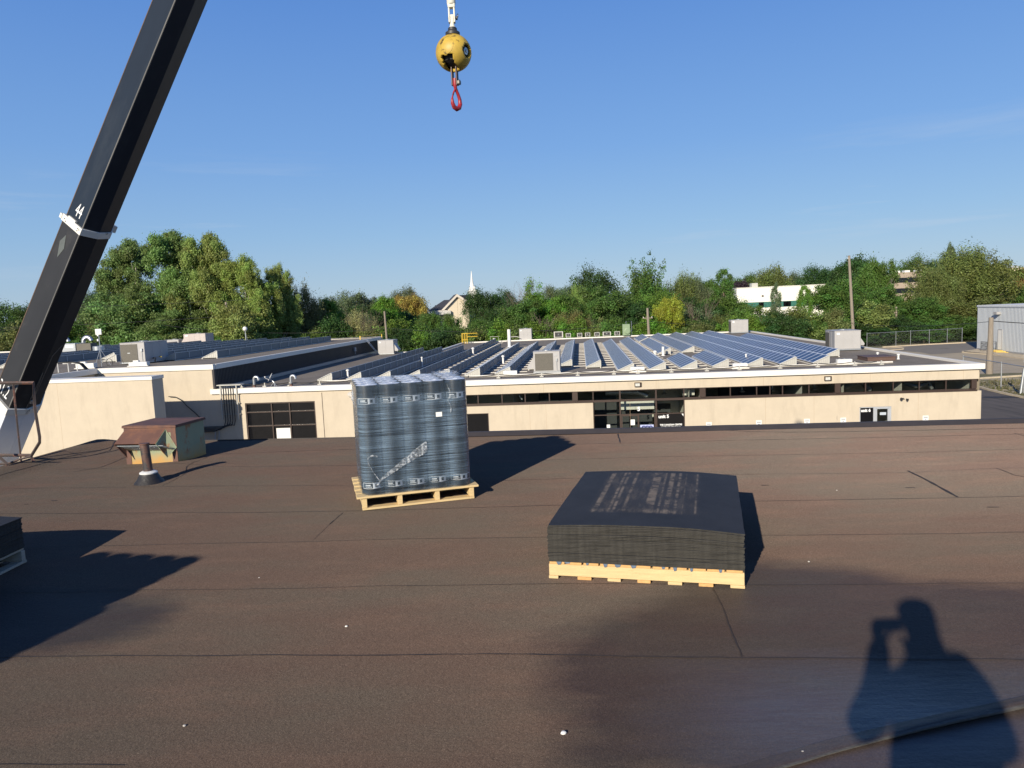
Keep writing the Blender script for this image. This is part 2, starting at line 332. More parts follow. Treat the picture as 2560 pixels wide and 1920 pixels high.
    k(mt('MULTIPLY',fl,.42),b.inputs['Coat Weight']); b.inputs['Coat Roughness'].default_value=.30; b.inputs['Coat IOR'].default_value=1.55
    b.inputs['Diffuse Roughness'].default_value=1.0
    rip=nz_(14,5,.6,(.35,1.5,1))
    bu=N('ShaderNodeBump'); bu.inputs['Strength'].default_value=.55; bu.inputs['Distance'].default_value=.004; k(f2,bu.inputs['Height'])
    bu2=N('ShaderNodeBump'); bu2.inputs['Strength'].default_value=.3; bu2.inputs['Distance'].default_value=.01; k(nz_(30,4,.6),bu2.inputs['Height']); k(bu.outputs[0],bu2.inputs['Normal'])
    k(bu2.outputs[0],b.inputs['Normal'])
    bu3=N('ShaderNodeBump'); bu3.inputs['Strength'].default_value=.5; bu3.inputs['Distance'].default_value=.02; k(rip,bu3.inputs['Height']); k(bu3.outputs[0],b.inputs['Coat Normal'])
    return m
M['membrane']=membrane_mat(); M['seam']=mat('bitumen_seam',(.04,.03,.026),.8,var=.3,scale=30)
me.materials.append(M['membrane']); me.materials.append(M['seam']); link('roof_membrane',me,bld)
b=MB()
for (sa,sb) in ((4.9,36),): # raised bituminous edge lip
    n=60
    for i in range(n):
        a=sa+(sb-sa)*i/n; c=sa+(sb-sa)*(i+1)/n; h=lambda s:.045+.008*noise.noise(Vector((s*1.3,0,0)))
        b.quad([nw(a,-.13,.004),nw(c,-.13,.004),nw(c,-.02,h(c)),nw(a,-.02,h(a))]); b.quad([nw(a,-.02,h(a)),nw(c,-.02,h(c)),nw(c,.05,h(c)),nw(a,.05,h(a))]); b.quad([nw(a,.05,h(a)),nw(c,.05,h(c)),nw(c,.05,-.12),nw(a,.05,-.12)])
b.quad([nw(0,.02,-.12),nw(0,.02,.03),nw(4.9,.02,.01),nw(4.9,.02,-.12)])
b.build('edge_flashing',mat('edge_bitumen',(.05,.042,.04),.7,var=.2,scale=6),bld)
b=MB(); lo=G
b.quad([nw(0,.015,lo),nw(0,.015,-.02),nw(36,.015,-.02),nw(36,.015,lo)]); b.quad([nw(.0,-24,lo),nw(.0,-24,.0),nw(.0,.015,.0),nw(.0,.015,lo)]); b.quad([nw(36,-24,lo),nw(36,-24,0),nw(36,.015,0),nw(36,.015,lo)]); b.quad([nw(0,-24,lo),nw(36,-24,lo),nw(36,-24,0),nw(0,-24,0)])
b.build('wall',M['cream'],bld)
# loose sheet edge curling up at the lower right
fe=gp(R1,[(1050,935),(1200,895),(1350,850),(1500,805),(1750,742),(2000,685),(2212,640),(2450,585),(2800,520)])
prof=[(-.075,-.002),(-.06,.004),(-.045,.010),(-.03,.020),(-.012,.026),(.003,.026),(.010,.019),(.010,.008),(.005,.002)]
b=MB(); Q=[]
for a,c in zip(fe,fe[1:]):
    k=max(2,int((c-a).length/.05)); Q+=[a+(c-a)*(i/k) for i in range(k)]
Q.append(fe[-1]); n0=0
for i,q in enumerate(Q):
    d=(Q[min(i+1,len(Q)-1)]-Q[max(i-1,0)]).normalized(); back=Vector((-d.y,d.x,0)); lift=.55+.5*noise.noise(q*1.4)+.3*sstep(0,1,i/len(Q))
    for w_,z in prof: b.v.append(tuple(q-back*w_*(1 if w_>0 else 1)+Vector((0,0,.004+z*max(.25,lift)+ .002*noise.noise(q*12)))))
kp=len(prof)
for i in range(len(Q)-1):
    for j in range(kp-1):
        a=i*kp+j; b.f.append((a,a+kp,a+kp+1,a+1)); b.m.append(1 if j>=5 else 0)
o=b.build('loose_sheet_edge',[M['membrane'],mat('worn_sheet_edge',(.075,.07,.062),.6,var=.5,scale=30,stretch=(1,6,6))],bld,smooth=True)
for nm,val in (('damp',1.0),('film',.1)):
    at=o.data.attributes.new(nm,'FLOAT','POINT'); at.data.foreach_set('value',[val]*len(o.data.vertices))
# ================================================================ pallets
M['pine']=mat('fresh_pine',(.66,.49,.25),.8,var=.14,scale=5,stretch=(1.2,14,14),col2=(.40,.22,.09),cthr=(.62,.74),cscale=6,cstretch=(1,3,3),bump=.3)
M['pine2']=mat('grey_pine',(.42,.36,.28),.85,var=.2,scale=5,stretch=(1,12,12),bump=.2)
M['pine_end']=mat('orange_pine_end',(.62,.36,.14),.8,var=.2,scale=30)
def jb(b,x0,x1,y0,y1,z0,z1,rng,j=.004,m=0):
    b.box(x0+rng.uniform(-j,j),x1+rng.uniform(-j,j),y0+rng.uniform(-j,j)*.5,y1+rng.uniform(-j,j)*.5,z0,z1,m)
def pallet_a(at,rz,label,group):   # stringers run back; deck boards lengthwise across the front
    rng=random.Random(3); t=thing('wooden_pallet',label,'pallet',at,rz,group)
    for i in range(6):
        b=MB(); y=.0+i*.150; jb(b,-.045,1.06,y,y+.11+(.02 if i==0 else 0),.108,.126,rng); b.build('deck_board',M['pine'],t,bevel=.002,seg=1)
    for i,x in enumerate((.0,.315,.655,.975)):
        b=MB(); b.box(x,x+.042,.012,.855,.021,.1075); b.build('stringer',M['pine'],t,bevel=.002,seg=1)
    for y in (.0,.38,.76):
        b=MB(); jb(b,-.0,1.02,y,y+.09,.002,.0205,rng); b.build('bottom_board',M['pine'],t,bevel=.002,seg=1)
    return t
def pallet_b(at,rz,label,group,m='pine'):   # stringer along the front; board ends show above and below
    rng=random.Random(5); t=thing('wooden_pallet',label,'pallet',at,rz,group)
    n=11
    for i in range(n):
        x=i*(1.2/n); b=MB(); jb(b,x+.004,x+1.2/n-.008,.0,1.5,.097,.115,rng,.003); b.build('deck_board',[M['pine_end'] if m=='pine' else M[m]],t,bevel=.002,seg=1)
    for y in (.004,.49,.97,1.456):
        b=MB(); b.box(.0,1.2,y,y+.04,.0205,.0965); b.build('stringer',M[m],t,bevel=.002,seg=1)
    for i in range(7):
        x=i*(1.12/6.0)*1.0; w_=.062 if i==0 else .085; b=MB(); jb(b,x,min(1.2,x+w_),.0,1.5,.001,.020,rng,.003); b.build('bottom_board',[M['pine_end'] if (m=='pine' and i%2) else M[m]],t,bevel=.002,seg=1)
    return t
# roofing roll bundle -----------------------------------------------------------
M['rollblack']=mat('black_roll_film',(.012,.014,.018),.30,var=.3,scale=8,stretch=(1,1,.3),spec=1.0,coat=.8)
M['foil']=mat('silver_roll_end',(.78,.82,.88),.35,.2,var=.25,scale=14,bump=.5,bscale=22)
M['labelw']=mat('roll_label_white',(.75,.78,.8),.5,var=.05); M['labelk']=mat('roll_label_black',(.012,.012,.014),.5)
rr=.098
def roll_mesh(label):
    b=MB(); b.lathe([(rr*.9,0),(rr,.012),(rr,.97),(rr*.985,.984)],28); me=b.mesh('roll_body',[M['rollblack']],smooth=True); return me
rollme=roll_mesh(0)
b=MB(); b.lathe([(rr*.985,.9842),(rr*.93,.9875),(rr*.55,.9895),(rr*.3,.987),(rr*.22,.975)],28); endme=b.mesh('roll_end',[M['foil']],smooth=True)
def band(z0,z1,a0,a1,r,b,m):
    k=10
    for i in range(k):
        p=a0+(a1-a0)*i/k; q=a0+(a1-a0)*(i+1)/k
        b.quad([(r*math.cos(p),r*math.sin(p),z0),(r*math.cos(q),r*math.sin(q),z0),(r*math.cos(q),r*math.sin(q),z1),(r*math.cos(p),r*math.sin(p),z1)],m)
def label_mesh(zc):
    b=MB()
    if True:
        h=.027; f=lambda d: math.radians(270+d)
        band(zc-h,zc-h+.004,f(-62),f(62),rr+.0016,b,0); band(zc+h-.004,zc+h,f(-62),f(62),rr+.0016,b,0)
        band(zc-h+.004,zc+h-.004,f(-62),f(-59),rr+.0016,b,0); band(zc-h+.004,zc+h-.004,f(59),f(62),rr+.0016,b,0)
        band(zc-h+.004,zc+h-.004,f(-56),f(-4),rr+.0016,b,1); band(zc-h+.004,zc+h-.004,f(-4),f(36),rr+.0016,b,0)
        band(zc-.0,zc+.010,f(-44),f(-16),rr+.0022,b,0); band(zc-.012,zc-.007,f(-44),f(-10),rr+.0022,b,0)
        band(zc-.014,zc+.014,f(8),f(22),rr+.0022,b,1)
        band(zc-h+.004,zc+h-.004,f(36),f(57),rr+.0016,b,1)
    return b.mesh('roll_label',[M['labelw'],M['labelk']])
labme=[label_mesh(.845),label_mesh(.085)]
def film_mat():
    m=bpy.data.materials.new('stretch_film'); m.use_nodes=True; t=m.node_tree; N=t.nodes.new; k=t.links.new; t.nodes.remove(t.nodes['Principled BSDF']); o=t.nodes['Material Output']
    tcn=N('ShaderNodeTexCoord')
    def nz_(st,sc,det=6,ro=.7):
        mp_=N('ShaderNodeMapping'); mp_.inputs['Scale'].default_value=st; mp_.inputs['Rotation'].default_value=(0,.05,0); k(tcn.outputs['Object'],mp_.inputs[0]); n=N('ShaderNodeTexNoise'); n.inputs['Scale'].default_value=sc; n.inputs['Detail'].default_value=det; n.inputs['Roughness'].default_value=ro; k(mp_.outputs[0],n.inputs['Vector']); return n.outputs['Fac']
    s1=nz_((.55,.55,60),2.0,5,.65); s2=nz_((1.4,1.4,2.0),3.0,4); s3=nz_((.8,.8,9),3,5)
    def mr(x,a,b_,c,d): r=N('ShaderNodeMapRange'); r.inputs[1].default_value=a; r.inputs[2].default_value=b_; r.inputs[3].default_value=c; r.inputs[4].default_value=d; k(x,r.inputs[0]); return r.outputs[0]
    def mul(x,y): q=N('ShaderNodeMath'); q.operation='MULTIPLY'; k(x,q.inputs[0]); k(y,q.inputs[1]); return q.outputs[0]
    fac=mul(mr(s1,.38,.68,.08,.78),mr(s2,.3,.7,.8,1.15)); fac=mul(fac,mr(s3,.35,.65,.9,1.12))
    spo=N('ShaderNodeSeparateXYZ'); k(tcn.outputs['Object'],spo.inputs[0])     # film clearer over each roll; sky reflection in the gaps put in as blue haze; fewer turns at top and bottom
    ph=N('ShaderNodeMath'); ph.operation='MULTIPLY_ADD'; k(spo.outputs[0],ph.inputs[0]); ph.inputs[1].default_value=2*math.pi/.199; ph.inputs[2].default_value=-2*math.pi*.118/.199
    cs_=N('ShaderNodeMath'); cs_.operation='COSINE'; k(ph.outputs[0],cs_.inputs[0]); fac=mul(fac,mr(cs_.outputs[0],-.7,1,1.15,.5))
    fac=mul(fac,mr(spo.outputs[2],.84,.90,1.0,.35)); fac=mul(fac,mr(spo.outputs[2],.05,.13,.45,1.0))
    tr=N('ShaderNodeBsdfTransparent'); tr.inputs[0].default_value=(.96,.97,.98,1)
    pb=N('ShaderNodeBsdfPrincipled'); pb.inputs['Base Color'].default_value=(.24,.34,.45,1); pb.inputs['Roughness'].default_value=.2; pb.inputs['Specular IOR Level'].default_value=1.0
    bu=N('ShaderNodeBump'); bu.inputs['Strength'].default_value=.4; bu.inputs['Distance'].default_value=.003; k(s1,bu.inputs['Height']); k(bu.outputs[0],pb.inputs['Normal'])
    gl=N('ShaderNodeBsdfGlossy'); gl.inputs['Roughness'].default_value=.16; gl.inputs['Color'].default_value=(1,1,1,1); k(bu.outputs[0],gl.inputs['Normal'])
    a=N('ShaderNodeMixShader'); k(fac,a.inputs[0]); k(tr.outputs[0],a.inputs[1]); k(pb.outputs[0],a.inputs[2])
    lw_=N('ShaderNodeLayerWeight'); lw_.inputs['Blend'].default_value=.28; k(bu.outputs[0],lw_.inputs['Normal'])
    c=N('ShaderNodeMixShader'); k(mr(lw_.outputs['Fresnel'],0,1,.03,.8),c.inputs[0]); k(a.outputs[0],c.inputs[1]); k(gl.outputs[0],c.inputs[2]); k(c.outputs[0],o.inputs[0])
    return m
M['film']=film_mat()
def crumple_mat():
    m=bpy.data.materials.new('crumpled_film'); m.use_nodes=True; t=m.node_tree; N=t.nodes.new; k=t.links.new; pb=t.nodes['Principled BSDF']; o=t.nodes['Material Output']
    pb.inputs['Base Color'].default_value=(.62,.66,.7,1); pb.inputs['Roughness'].default_value=.22
    tcn=N('ShaderNodeTexCoord'); n=N('ShaderNodeTexNoise'); n.inputs['Scale'].default_value=38; n.inputs['Detail'].default_value=6; k(tcn.outputs['Object'],n.inputs['Vector'])
    r=N('ShaderNodeMapRange'); r.inputs[1].default_value=.45; r.inputs[2].default_value=.72; r.inputs[3].default_value=.12; r.inputs[4].default_value=.9; k(n.outputs['Fac'],r.inputs[0])
    bu=N('ShaderNodeBump'); bu.inputs['Strength'].default_value=1; bu.inputs['Distance'].default_value=.02; k(n.outputs['Fac'],bu.inputs['Height']); k(bu.outputs[0],pb.inputs['Normal'])
    tr=N('ShaderNodeBsdfTransparent'); a=N('ShaderNodeMixShader'); k(r.outputs[0],a.inputs[0]); k(tr.outputs[0],a.inputs[1]); k(pb.outputs[0],a.inputs[2]); k(a.outputs[0],o.inputs[0]); return m
M['crumple']=crumple_mat()
def wrap_outline(off=.004):
    NX,NY=5,4; x0=.012+rr; y0=.02+rr; pit=.199; pts=[]
    cx=[x0+i*pit for i in range(NX)]; cy=[y0+i*pit for i in range(NY)]
    def side(cs,fixed,axis,sgn):
        out=[]; a,b_=cs[0],cs[-1]; n=90
        for i in range(n+1):
            x=a+(b_-a)*i/n; dmin=min(abs(x-c) for c in cs); sag=.10*(rr-math.sqrt(max(0,rr*rr-dmin*dmin)))
            out.append((x,fixed+sgn*(rr+off-sag)) if axis=='x' else (fixed+sgn*(rr+off-sag),x))
        return out
    def corner(cx_,cy_,a0): return [(cx_+(rr+off)*math.cos(math.radians(a0+k*9)),cy_+(rr+off)*math.sin(math.radians(a0+k*9))) for k in range(1,10)]
    pts+=side(cx,cy[0],'x',-1); pts+=corner(cx[-1],cy[0],270); pts+=side(cy,cx[-1],'y',1); pts+=corner(cx[-1],cy[-1],0)
    pts+=list(reversed(side(cx,cy[-1],'x',1))); pts+=corner(cx[0],cy[-1],90); pts+=list(reversed(side(cy,cx[0],'y',-1))); pts+=corner(cx[0],cy[0],180)
    return pts,cx,cy
def wrap_mesh():
    pts,cx,cy=wrap_outline(); b=MB(); n=len(pts); zs=[.0-.02]+[i*.02 for i in range(0,50)]+[.985,.992]
    ctr=Vector((sum(p[0] for p in pts)/n,sum(p[1] for p in pts)/n,0))
    for zi,z in enumerate(zs):
        for (x,y) in pts:
            w_=.0012*noise.noise(Vector((x*4,y*4,z*11)))+.0008*noise.noise(Vector((x*20,y*20,z*90)))
            d=(Vector((x,y,0))-ctr).normalized(); q=Vector((x,y,z))+d*(w_+(0.004 if z<0 else 0))
            if z>.98: q=q-d*.006
            b.v.append((q.x,q.y,q.z+.002*noise.noise(Vector((x*9,y*9,5)))))
    for i in range(len(zs)-1):
        for j in range(n):
            a=i*n+j; c=i*n+(j+1)%n; b.f.append((a,c,c+n,a+n)); b.m.append(0)
    # crumpled folds round the top edge and the loose tail across the front
    def ribbon(P,wd,m,amp):
        n0=len(b.v)
        for i,(x,y,z) in enumerate(P):
            f=i/(len(P)-1); ww=wd(f)
            for k in range(5):
                g=(k/4-.5)*ww; q=Vector((x,y,z+g)); b.v.append((q.x+amp*noise.noise(q*23),q.y-abs(amp*noise.noise(q*31)),q.z+amp*noise.noise(q*17)))
        for i in range(len(P)-1):
            for k in range(4): a=n0+i*5+k; b.f.append((a,a+5,a+6,a+1)); b.m.append(m)
    fy=cy[0]-rr-.012
    ribbon([(.13+.47*i/30,fy-.004,.09+.31*(i/30)**.85) for i in range(31)],lambda f:.015+.085*f,1,.008)
    ribbon([(.17-.10*math.sin(i/20*3.0),fy-.004,.12+.24*math.sin(i/20*1.9)) for i in range(21)],lambda f:.014,1,.004)
    ribbon([(.83+.012*math.sin(i*.8),fy-.004,.70+.25*i/14) for i in range(15)],lambda f:.03,1,.01)
    rng=random.Random(4)
    for i in range(8):  # tail of film over the right back corner and left side
        pass
    T=[]
    for (x,y) in [(cx[-1]+.0,cy[-1]+.02),(cx[-1]+.07,cy[2]),(cx[-1]+.06,cy[1])]: T.append((x,y))
    n0=len(b.v)
    for i in range(13):
        for j in range(9):
            x=cx[-1]-.12+.22*i/12; y=cy[1]-.05+.5*j/8; b.v.append((x+.012*noise.noise(Vector((x*19,y*19,1))),y,1.0+.024*noise.noise(Vector((x*16,y*16,3)))+.012))
    for i in range(12):
        for j in range(8): a=n0+i*9+j; b.f.append((a,a+9,a+10,a+1)); b.m.append(1)
    n0=len(b.v)
    for i in range(9):
        for j in range(7):
            z=.80+.17*i/8; y=cy[0]-.05+.16*j/6; b.v.append((cx[0]-rr-.02-.05*math.sin(i/8*3.1)*abs(noise.noise(Vector((y*14,z*14,9))))*2,y,z))
    for i in range(8):
        for j in range(6): a=n0+i*7+j; b.f.append((a,a+7,a+8,a+1)); b.m.append(1)
    # thin clear sheet clinging over the roll ends
    n0=len(b.v)
    for i in range(41):
        for j in range(33):
            x=cx[0]-.06+(cx[-1]-cx[0]+.12)*i/40; y=cy[0]-.06+(cy[-1]-cy[0]+.12)*j/32; b.v.append((x,y,.996+.007*noise.noise(Vector((x*18,y*18,3)))+.004*noise.noise(Vector((x*45,y*45,3)))))
    for i in range(40):
        for j in range(32): a=n0+i*33+j; b.f.append((a,a+33,a+34,a+1)); b.m.append(1)
    return b.mesh('stretch_wrap',[M['film'],M['crumple']],smooth=True),cx,cy
wrapme,RCX,RCY=wrap_mesh()
first=True
def bundle(at,rz,where,grp):
    Mx=Matrix.Translation(at)@Matrix.Rotation(rz,4,'Z')
    for j,y in enumerate(RCY):
        for i,x in enumerate(RCX):
            z=.1268+(.006*noise.noise(Vector((x*9,y*9,2))))*0
            p=Mx@Vector((x,y,z))
            t=thing('roofing_roll','black roofing roll with silver end standing in the wrapped bundle '+where if j else 'labelled black roofing roll in the front row of the wrapped bundle '+where,'roll',p,rz,grp)
            rb=link('roll_body',rollme,t); link('roll_end',endme,rb)
            if j==0: [link('roll_label',lm,rb) for lm in labme]
    o=link('stretch_wrap',wrapme); o.location=Mx@Vector((0,0,.127)); o.rotation_euler=(0,0,rz)
    tag(o,'clear plastic stretch film wound round the bundle of black rolls '+where,'plastic film'); return o
pa=pallet_a((-1.372,6.432,.0035),R(15.1),'light new wooden pallet under the film wrapped black rolls at the middle of the roof',None)
bundle(Vector((-1.372,6.432,.0035)),R(15.1),'on the middle pallet','roofing rolls on the middle pallet')
b=MB(); b.box(.70,.757,-.0,.001,.80,.842); 
st=b.build('shipping_label',mat('paper_label',(.8,.8,.76),.6),None); st.location=(-1.372,6.432,.0); st.rotation_euler=(0,0,R(15.1))
st.parent=[o for o in bpy.data.objects if o.name.startswith('stretch_wrap')][0]; st.location=(0,.012,-.14); st.rotation_euler=(0,0,0)
pallet_a((-4.70,2.42,.0035),R(-15),'wooden pallet left of the picture whose load throws the long dark shadow',None)
bundle(Vector((-4.70,2.42,.0035)),R(-15),'left of the picture','roofing rolls on the pallet left of the picture')
pallet_a((-4.92,1.56,.0035),R(-16.5),'second wooden pallet left of the picture, nearer the camera',None)
bundle(Vector((-4.92,1.56,.0035)),R(-16.5),'nearest the camera','roofing rolls on the nearest left pallet')
# protection boards --------------------------------------------------------------
M['board']=mat('asphaltic_board',(.026,.027,.031),.75,var=.25,scale=3,bump=.15,bscale=120)
M['boardedge']=mat('fibrous_board_edge',(.042,.039,.033),.95,var=.5,scale=40,stretch=(1,1,3),bump=.5,bscale=80)
def topboard_mat():
    m=mat('dusty_top_board',(.028,.029,.033),.7,spec=.3,var=.3,scale=3,bump=.15,bscale=120); t=m.node_tree; N=t.nodes.new; k=t.links.new; b=t.nodes['Principled BSDF']
    src=b.inputs['Base Color'].links[0].from_socket; tcn=N('ShaderNodeTexCoord'); sp=N('ShaderNodeSeparateXYZ'); k(tcn.outputs['Object'],sp.inputs[0])
    def mth(op,x,y=None):
        q=N('ShaderNodeMath'); q.operation=op
        for i,a in enumerate((x,y)):
            if a is None: continue
            if isinstance(a,(int,float)): q.inputs[i].default_value=a
            else: k(a,q.inputs[i])
        return q.outputs[0]
    def edge(x,a,b_,s=.012): # 1 inside a..b
        r=N('ShaderNodeMapRange'); r.inputs[1].default_value=a-s; r.inputs[2].default_value=a+s; k(x,r.inputs[0]); q=N('ShaderNodeMapRange'); q.inputs[1].default_value=b_-s; q.inputs[2].default_value=b_+s; q.inputs[3].default_value=1; q.inputs[4].default_value=0; k(x,q.inputs[0]); return mth('MULTIPLY',r.outputs[0],q.outputs[0])
    X,Y=sp.outputs[0],sp.outputs[1]; tot=None
    for (a,c) in ((.235,.27),(.335,.355),(.365,.385),(.43,.452),(.575,.635),(.66,.675),(.70,.735),(.765,.785),(.60,.61),(.82,.826),(.90,.912)):
        e=edge(X,a,c,.006); tot=e if tot is None else mth('MAXIMUM',tot,e)
    fl=edge(X,.22,.46,.01); fl2=edge(X,.57,.79,.01)
    n=N('ShaderNodeTexNoise'); n.inputs['Scale'].default_value=9; n.inputs['Detail'].default_value=9; n.inputs['Roughness'].default_value=.75; k(tcn.outputs['Object'],n.inputs['Vector'])
    mp_=N('ShaderNodeMapping'); mp_.inputs['Scale'].default_value=(3,.8,1); k(tcn.outputs['Object'],mp_.inputs[0]); n2=N('ShaderNodeTexNoise'); n2.inputs['Scale'].default_value=6; n2.inputs['Detail'].default_value=9; n2.inputs['Roughness'].default_value=.8; k(mp_.outputs[0],n2.inputs['Vector'])
    def mr(x,a,b_,c,d): r=N('ShaderNodeMapRange'); r.inputs[1].default_value=a; r.inputs[2].default_value=b_; r.inputs[3].default_value=c; r.inputs[4].default_value=d; k(x,r.inputs[0]); return r.outputs[0]
    tot=mth('MULTIPLY',tot,mr(n.outputs['Fac'],.42,.58,.05,.75)); bot=mth('MULTIPLY',mth('MAXIMUM',fl,fl2),edge(Y,.27,.36,.03)); bot=mth('MULTIPLY',bot,mr(n2.outputs['Fac'],.45,.6,.02,.6))
    gen=mth('MULTIPLY',edge(X,.22,.92,.02),mr(n2.outputs['Fac'],.48,.68,.04,.30)); al=mth('MAXIMUM',mth('MAXIMUM',tot,bot),gen); al=mth('MULTIPLY',al,edge(Y,.28,1.42,.02))
    sc=mth('MULTIPLY',mr(n.outputs['Fac'],.64,.72,0,.35),1.0); al=mth('MAXIMUM',al,sc)
    q=N('ShaderNodeMix'); q.data_type='RGBA'; k(al,q.inputs[0]); k(src,q.inputs[6]); q.inputs[7].default_value=(.26,.205,.15,1); k(q.outputs[2],b.inputs['Base Color']); return m
M['topboard']=topboard_mat()
def board_mesh(seed,top=False,th=.0092):
    rng=random.Random(seed); b=MB(); nx,ny=16,12
    def P(i,j,k):
        x=1.2*i/nx; y=1.5*j/ny; e=.0025
        if i in (0,nx): x+=rng.uniform(-e,e)
        if j in (0,ny): y+=rng.uniform(-e,e)
        return (x,y,k*th)
    for k in (0,1):
        for i in range(nx+1):
            for j in range(ny+1): b.v.append(P(i,j,k))
    o=(nx+1)*(ny+1); I=lambda i,j:i*(ny+1)+j
    for i in range(nx):
        for j in range(ny):
            b.f.append((I(i,j),I(i,j+1),I(i+1,j+1),I(i+1,j))); b.m.append(0); b.f.append((o+I(i,j),o+I(i+1,j),o+I(i+1,j+1),o+I(i,j+1))); b.m.append(0)
    for i in range(nx): b.f.append((I(i,0),I(i+1,0),o+I(i+1,0),o+I(i,0))); b.m.append(1); b.f.append((I(i+1,ny),I(i,ny),o+I(i,ny),o+I(i+1,ny))); b.m.append(1)
    for j in range(ny): b.f.append((I(0,j+1),I(0,j),o+I(0,j),o+I(0,j+1))); b.m.append(1); b.f.append((I(nx,j),I(nx,j+1),o+I(nx,j+1),o+I(nx,j))); b.m.append(1)
    return b
NB=24
def crown(me_b,f):
    out=[]
    for (x,y,z) in me_b.v:
        u=x/1.2; w_=y/1.5; c=.022*(1-(2*u-1)**2)*f+.012*f*math.sin(w_*2.6)-.014*f*max(0,u-.72)/.28
        out.append((x,y,z+c))
    me_b.v=out; return me_b
boardme=[]
for k in range(NB):
    bb=crown(board_mesh(50+k),(k/(NB-1))**1.3*.8); boardme.append(bb.mesh('protection_board',[M['topboard'] if k==NB-1 else M['board'],M['boardedge']]))
def stack(at,rz,where,grp,m='pine',drop=0):
    pallet_b(at,rz,'wooden pallet with front stringer under the black board stack '+where,None,m)
    Mx=Matrix.Translation(at)@Matrix.Rotation(rz,4,'Z'); rng=random.Random(9)
    for k in range(NB-drop):
        top=(k==NB-drop-1); kk=NB-1 if top else k
        p=Mx@Vector((rng.uniform(-.004,.004),rng.uniform(-.006,.003)-.004,.1165+.0098*k))
        o=link('protection_board',boardme[kk]); o.location=p; o.rotation_euler=(0,0,rz+R(rng.uniform(-.12,.12)))
        tag(o,('topmost black board with dusty pallet marks, on the stack ' if top else 'thin black fibreboard sheet inside the flat stack ')+where,'board',grp)
S1=(.186,4.604,.0035)
stack(S1,R(-15.1),'right of the wrapped rolls','black boards stacked right of the rolls')
stack((-4.945,3.94,.0035),R(-2),'cut by the left picture edge','black boards stacked at the left edge','pine2')
rng=random.Random(12); scrapm=mat('blue_grey_film_scrap',(.10,.14,.2),.35)
for x in (.05,.10,.24,.35,.42,.52,.71,.78,.88,1.05):   # torn grey film scraps under the boards
    w_=rng.uniform(.02,.055); h_=rng.uniform(.010,.028); b=MB(); b.quad([(x,-.004,.117),(x+w_*.3,-.005,.117-h_),(x+w_*.8,-.006,.117-h_*.8),(x+w_,-.004,.117)])
    o=b.build('film_scrap',scrapm,None,at=S1,rz=R(-15.1)); tag(o,'torn blue grey film scrap poking out between pallet and black boards','plastic scrap','film scraps under the black boards')
# ================================================================ rooftop vent box, pipe, access rail
M['rust']=mat('rusty_brown_sheet',(.13,.065,.05),.7,var=.2,scale=3,col2=(.20,.09,.05),cthr=(.5,.7),cscale=6)
M['greenrust']=mat('flaking_green_paint',(.26,.30,.19),.6,var=.12,scale=2,col2=(.30,.13,.05),cthr=(.54,.64),cscale=5,cstretch=(1,1,.6))
def lowrust(m):   # rust creeping up from the bottom edge
    t=m.node_tree; N=t.nodes.new; k=t.links.new; b=t.nodes['Principled BSDF']; src=b.inputs['Base Color'].links[0].from_socket
    tcn=N('ShaderNodeTexCoord'); sp=N('ShaderNodeSeparateXYZ'); k(tcn.outputs['Object'],sp.inputs[0]); n=N('ShaderNodeTexNoise'); n.inputs['Scale'].default_value=7; n.inputs['Detail'].default_value=6; k(tcn.outputs['Object'],n.inputs['Vector'])
    q=N('ShaderNodeMath'); q.operation='MULTIPLY_ADD'; k(n.outputs['Fac'],q.inputs[0]); q.inputs[1].default_value=-.22; k(sp.outputs[2],q.inputs[2])
    r=N('ShaderNodeMapRange'); r.inputs[1].default_value=-.1; r.inputs[2].default_value=.06; r.inputs[3].default_value=.95; r.inputs[4].default_value=0; k(q.outputs[0],r.inputs[0])
    x=N('ShaderNodeMix'); x.data_type='RGBA'; k(r.outputs[0],x.inputs[0]); k(src,x.inputs[6]); x.inputs[7].default_value=(.50,.27,.07,1); k(x.outputs[2],b.inputs['Base Color'])
lowrust(M['greenrust'])
vb=thing('roof_vent_box','pale green rusty vent box with brown lid and diamond shaped intake hood','vent',onz(319,1161)+Vector((0,0,.0)),R(-10))
ang=R(-10)
b=MB(); b.box(0,.70,0,.60,-.03,.455,0); b.build('cabinet',M['greenrust'],vb,bevel=.006)
b=MB()
for x in (-.004,.634): b.box(x,x+.07,-.006,.0,-.01,.455,0)
b.box(.066,.634,-.006,.0,.40,.455,0)
b.build('corner_trim',M['rust'],vb)
b=MB(); b.box(-.02,.72,-.02,.62,.457,.48,0); b.prism([(-.018,-.018),(.718,-.018),(.718,.618),(-.018,.618)],.481,.490)
b.build('lid',M['rust'],vb,bevel=.004)
x0,x1=-.0,.64
HR=[Vector(p) for p in ((.57,-.008,.435),(.56,-.20,.29),(.63,-.10,.105),(.70,-.008,.21))]; HL=[Vector(p) for p in ((.02,-.008,.435),(.0,-.20,.29),(.08,-.10,.105),(.0,-.008,.21))]
b=MB(); up=Vector((0,-.004,.005)); b.quad([HL[0],HR[0],HR[1],HL[1]]); b.quad([HL[0]+up,HR[0]+up,HR[1]+up,HL[1]+up])
for p_,q_ in ((HL[1],HR[1]),(HR[0],HR[1]),(HL[0],HL[1])): b.quad([p_,q_,q_+up,p_+up])
ht=b.build('hood_top',M['rust'],vb)
for Pn in (HR,HL):
    b=MB(); b.quad(Pn); b.tube(Pn+[Pn[0]],.005,4); b.build('hood_side',M['greenrust'] if Pn is HR else M['rust'],ht)
A_,B_,C_,D_=(-.008,.435),(-.20,.29),(-.10,.105),(-.008,.20)
b=MB()
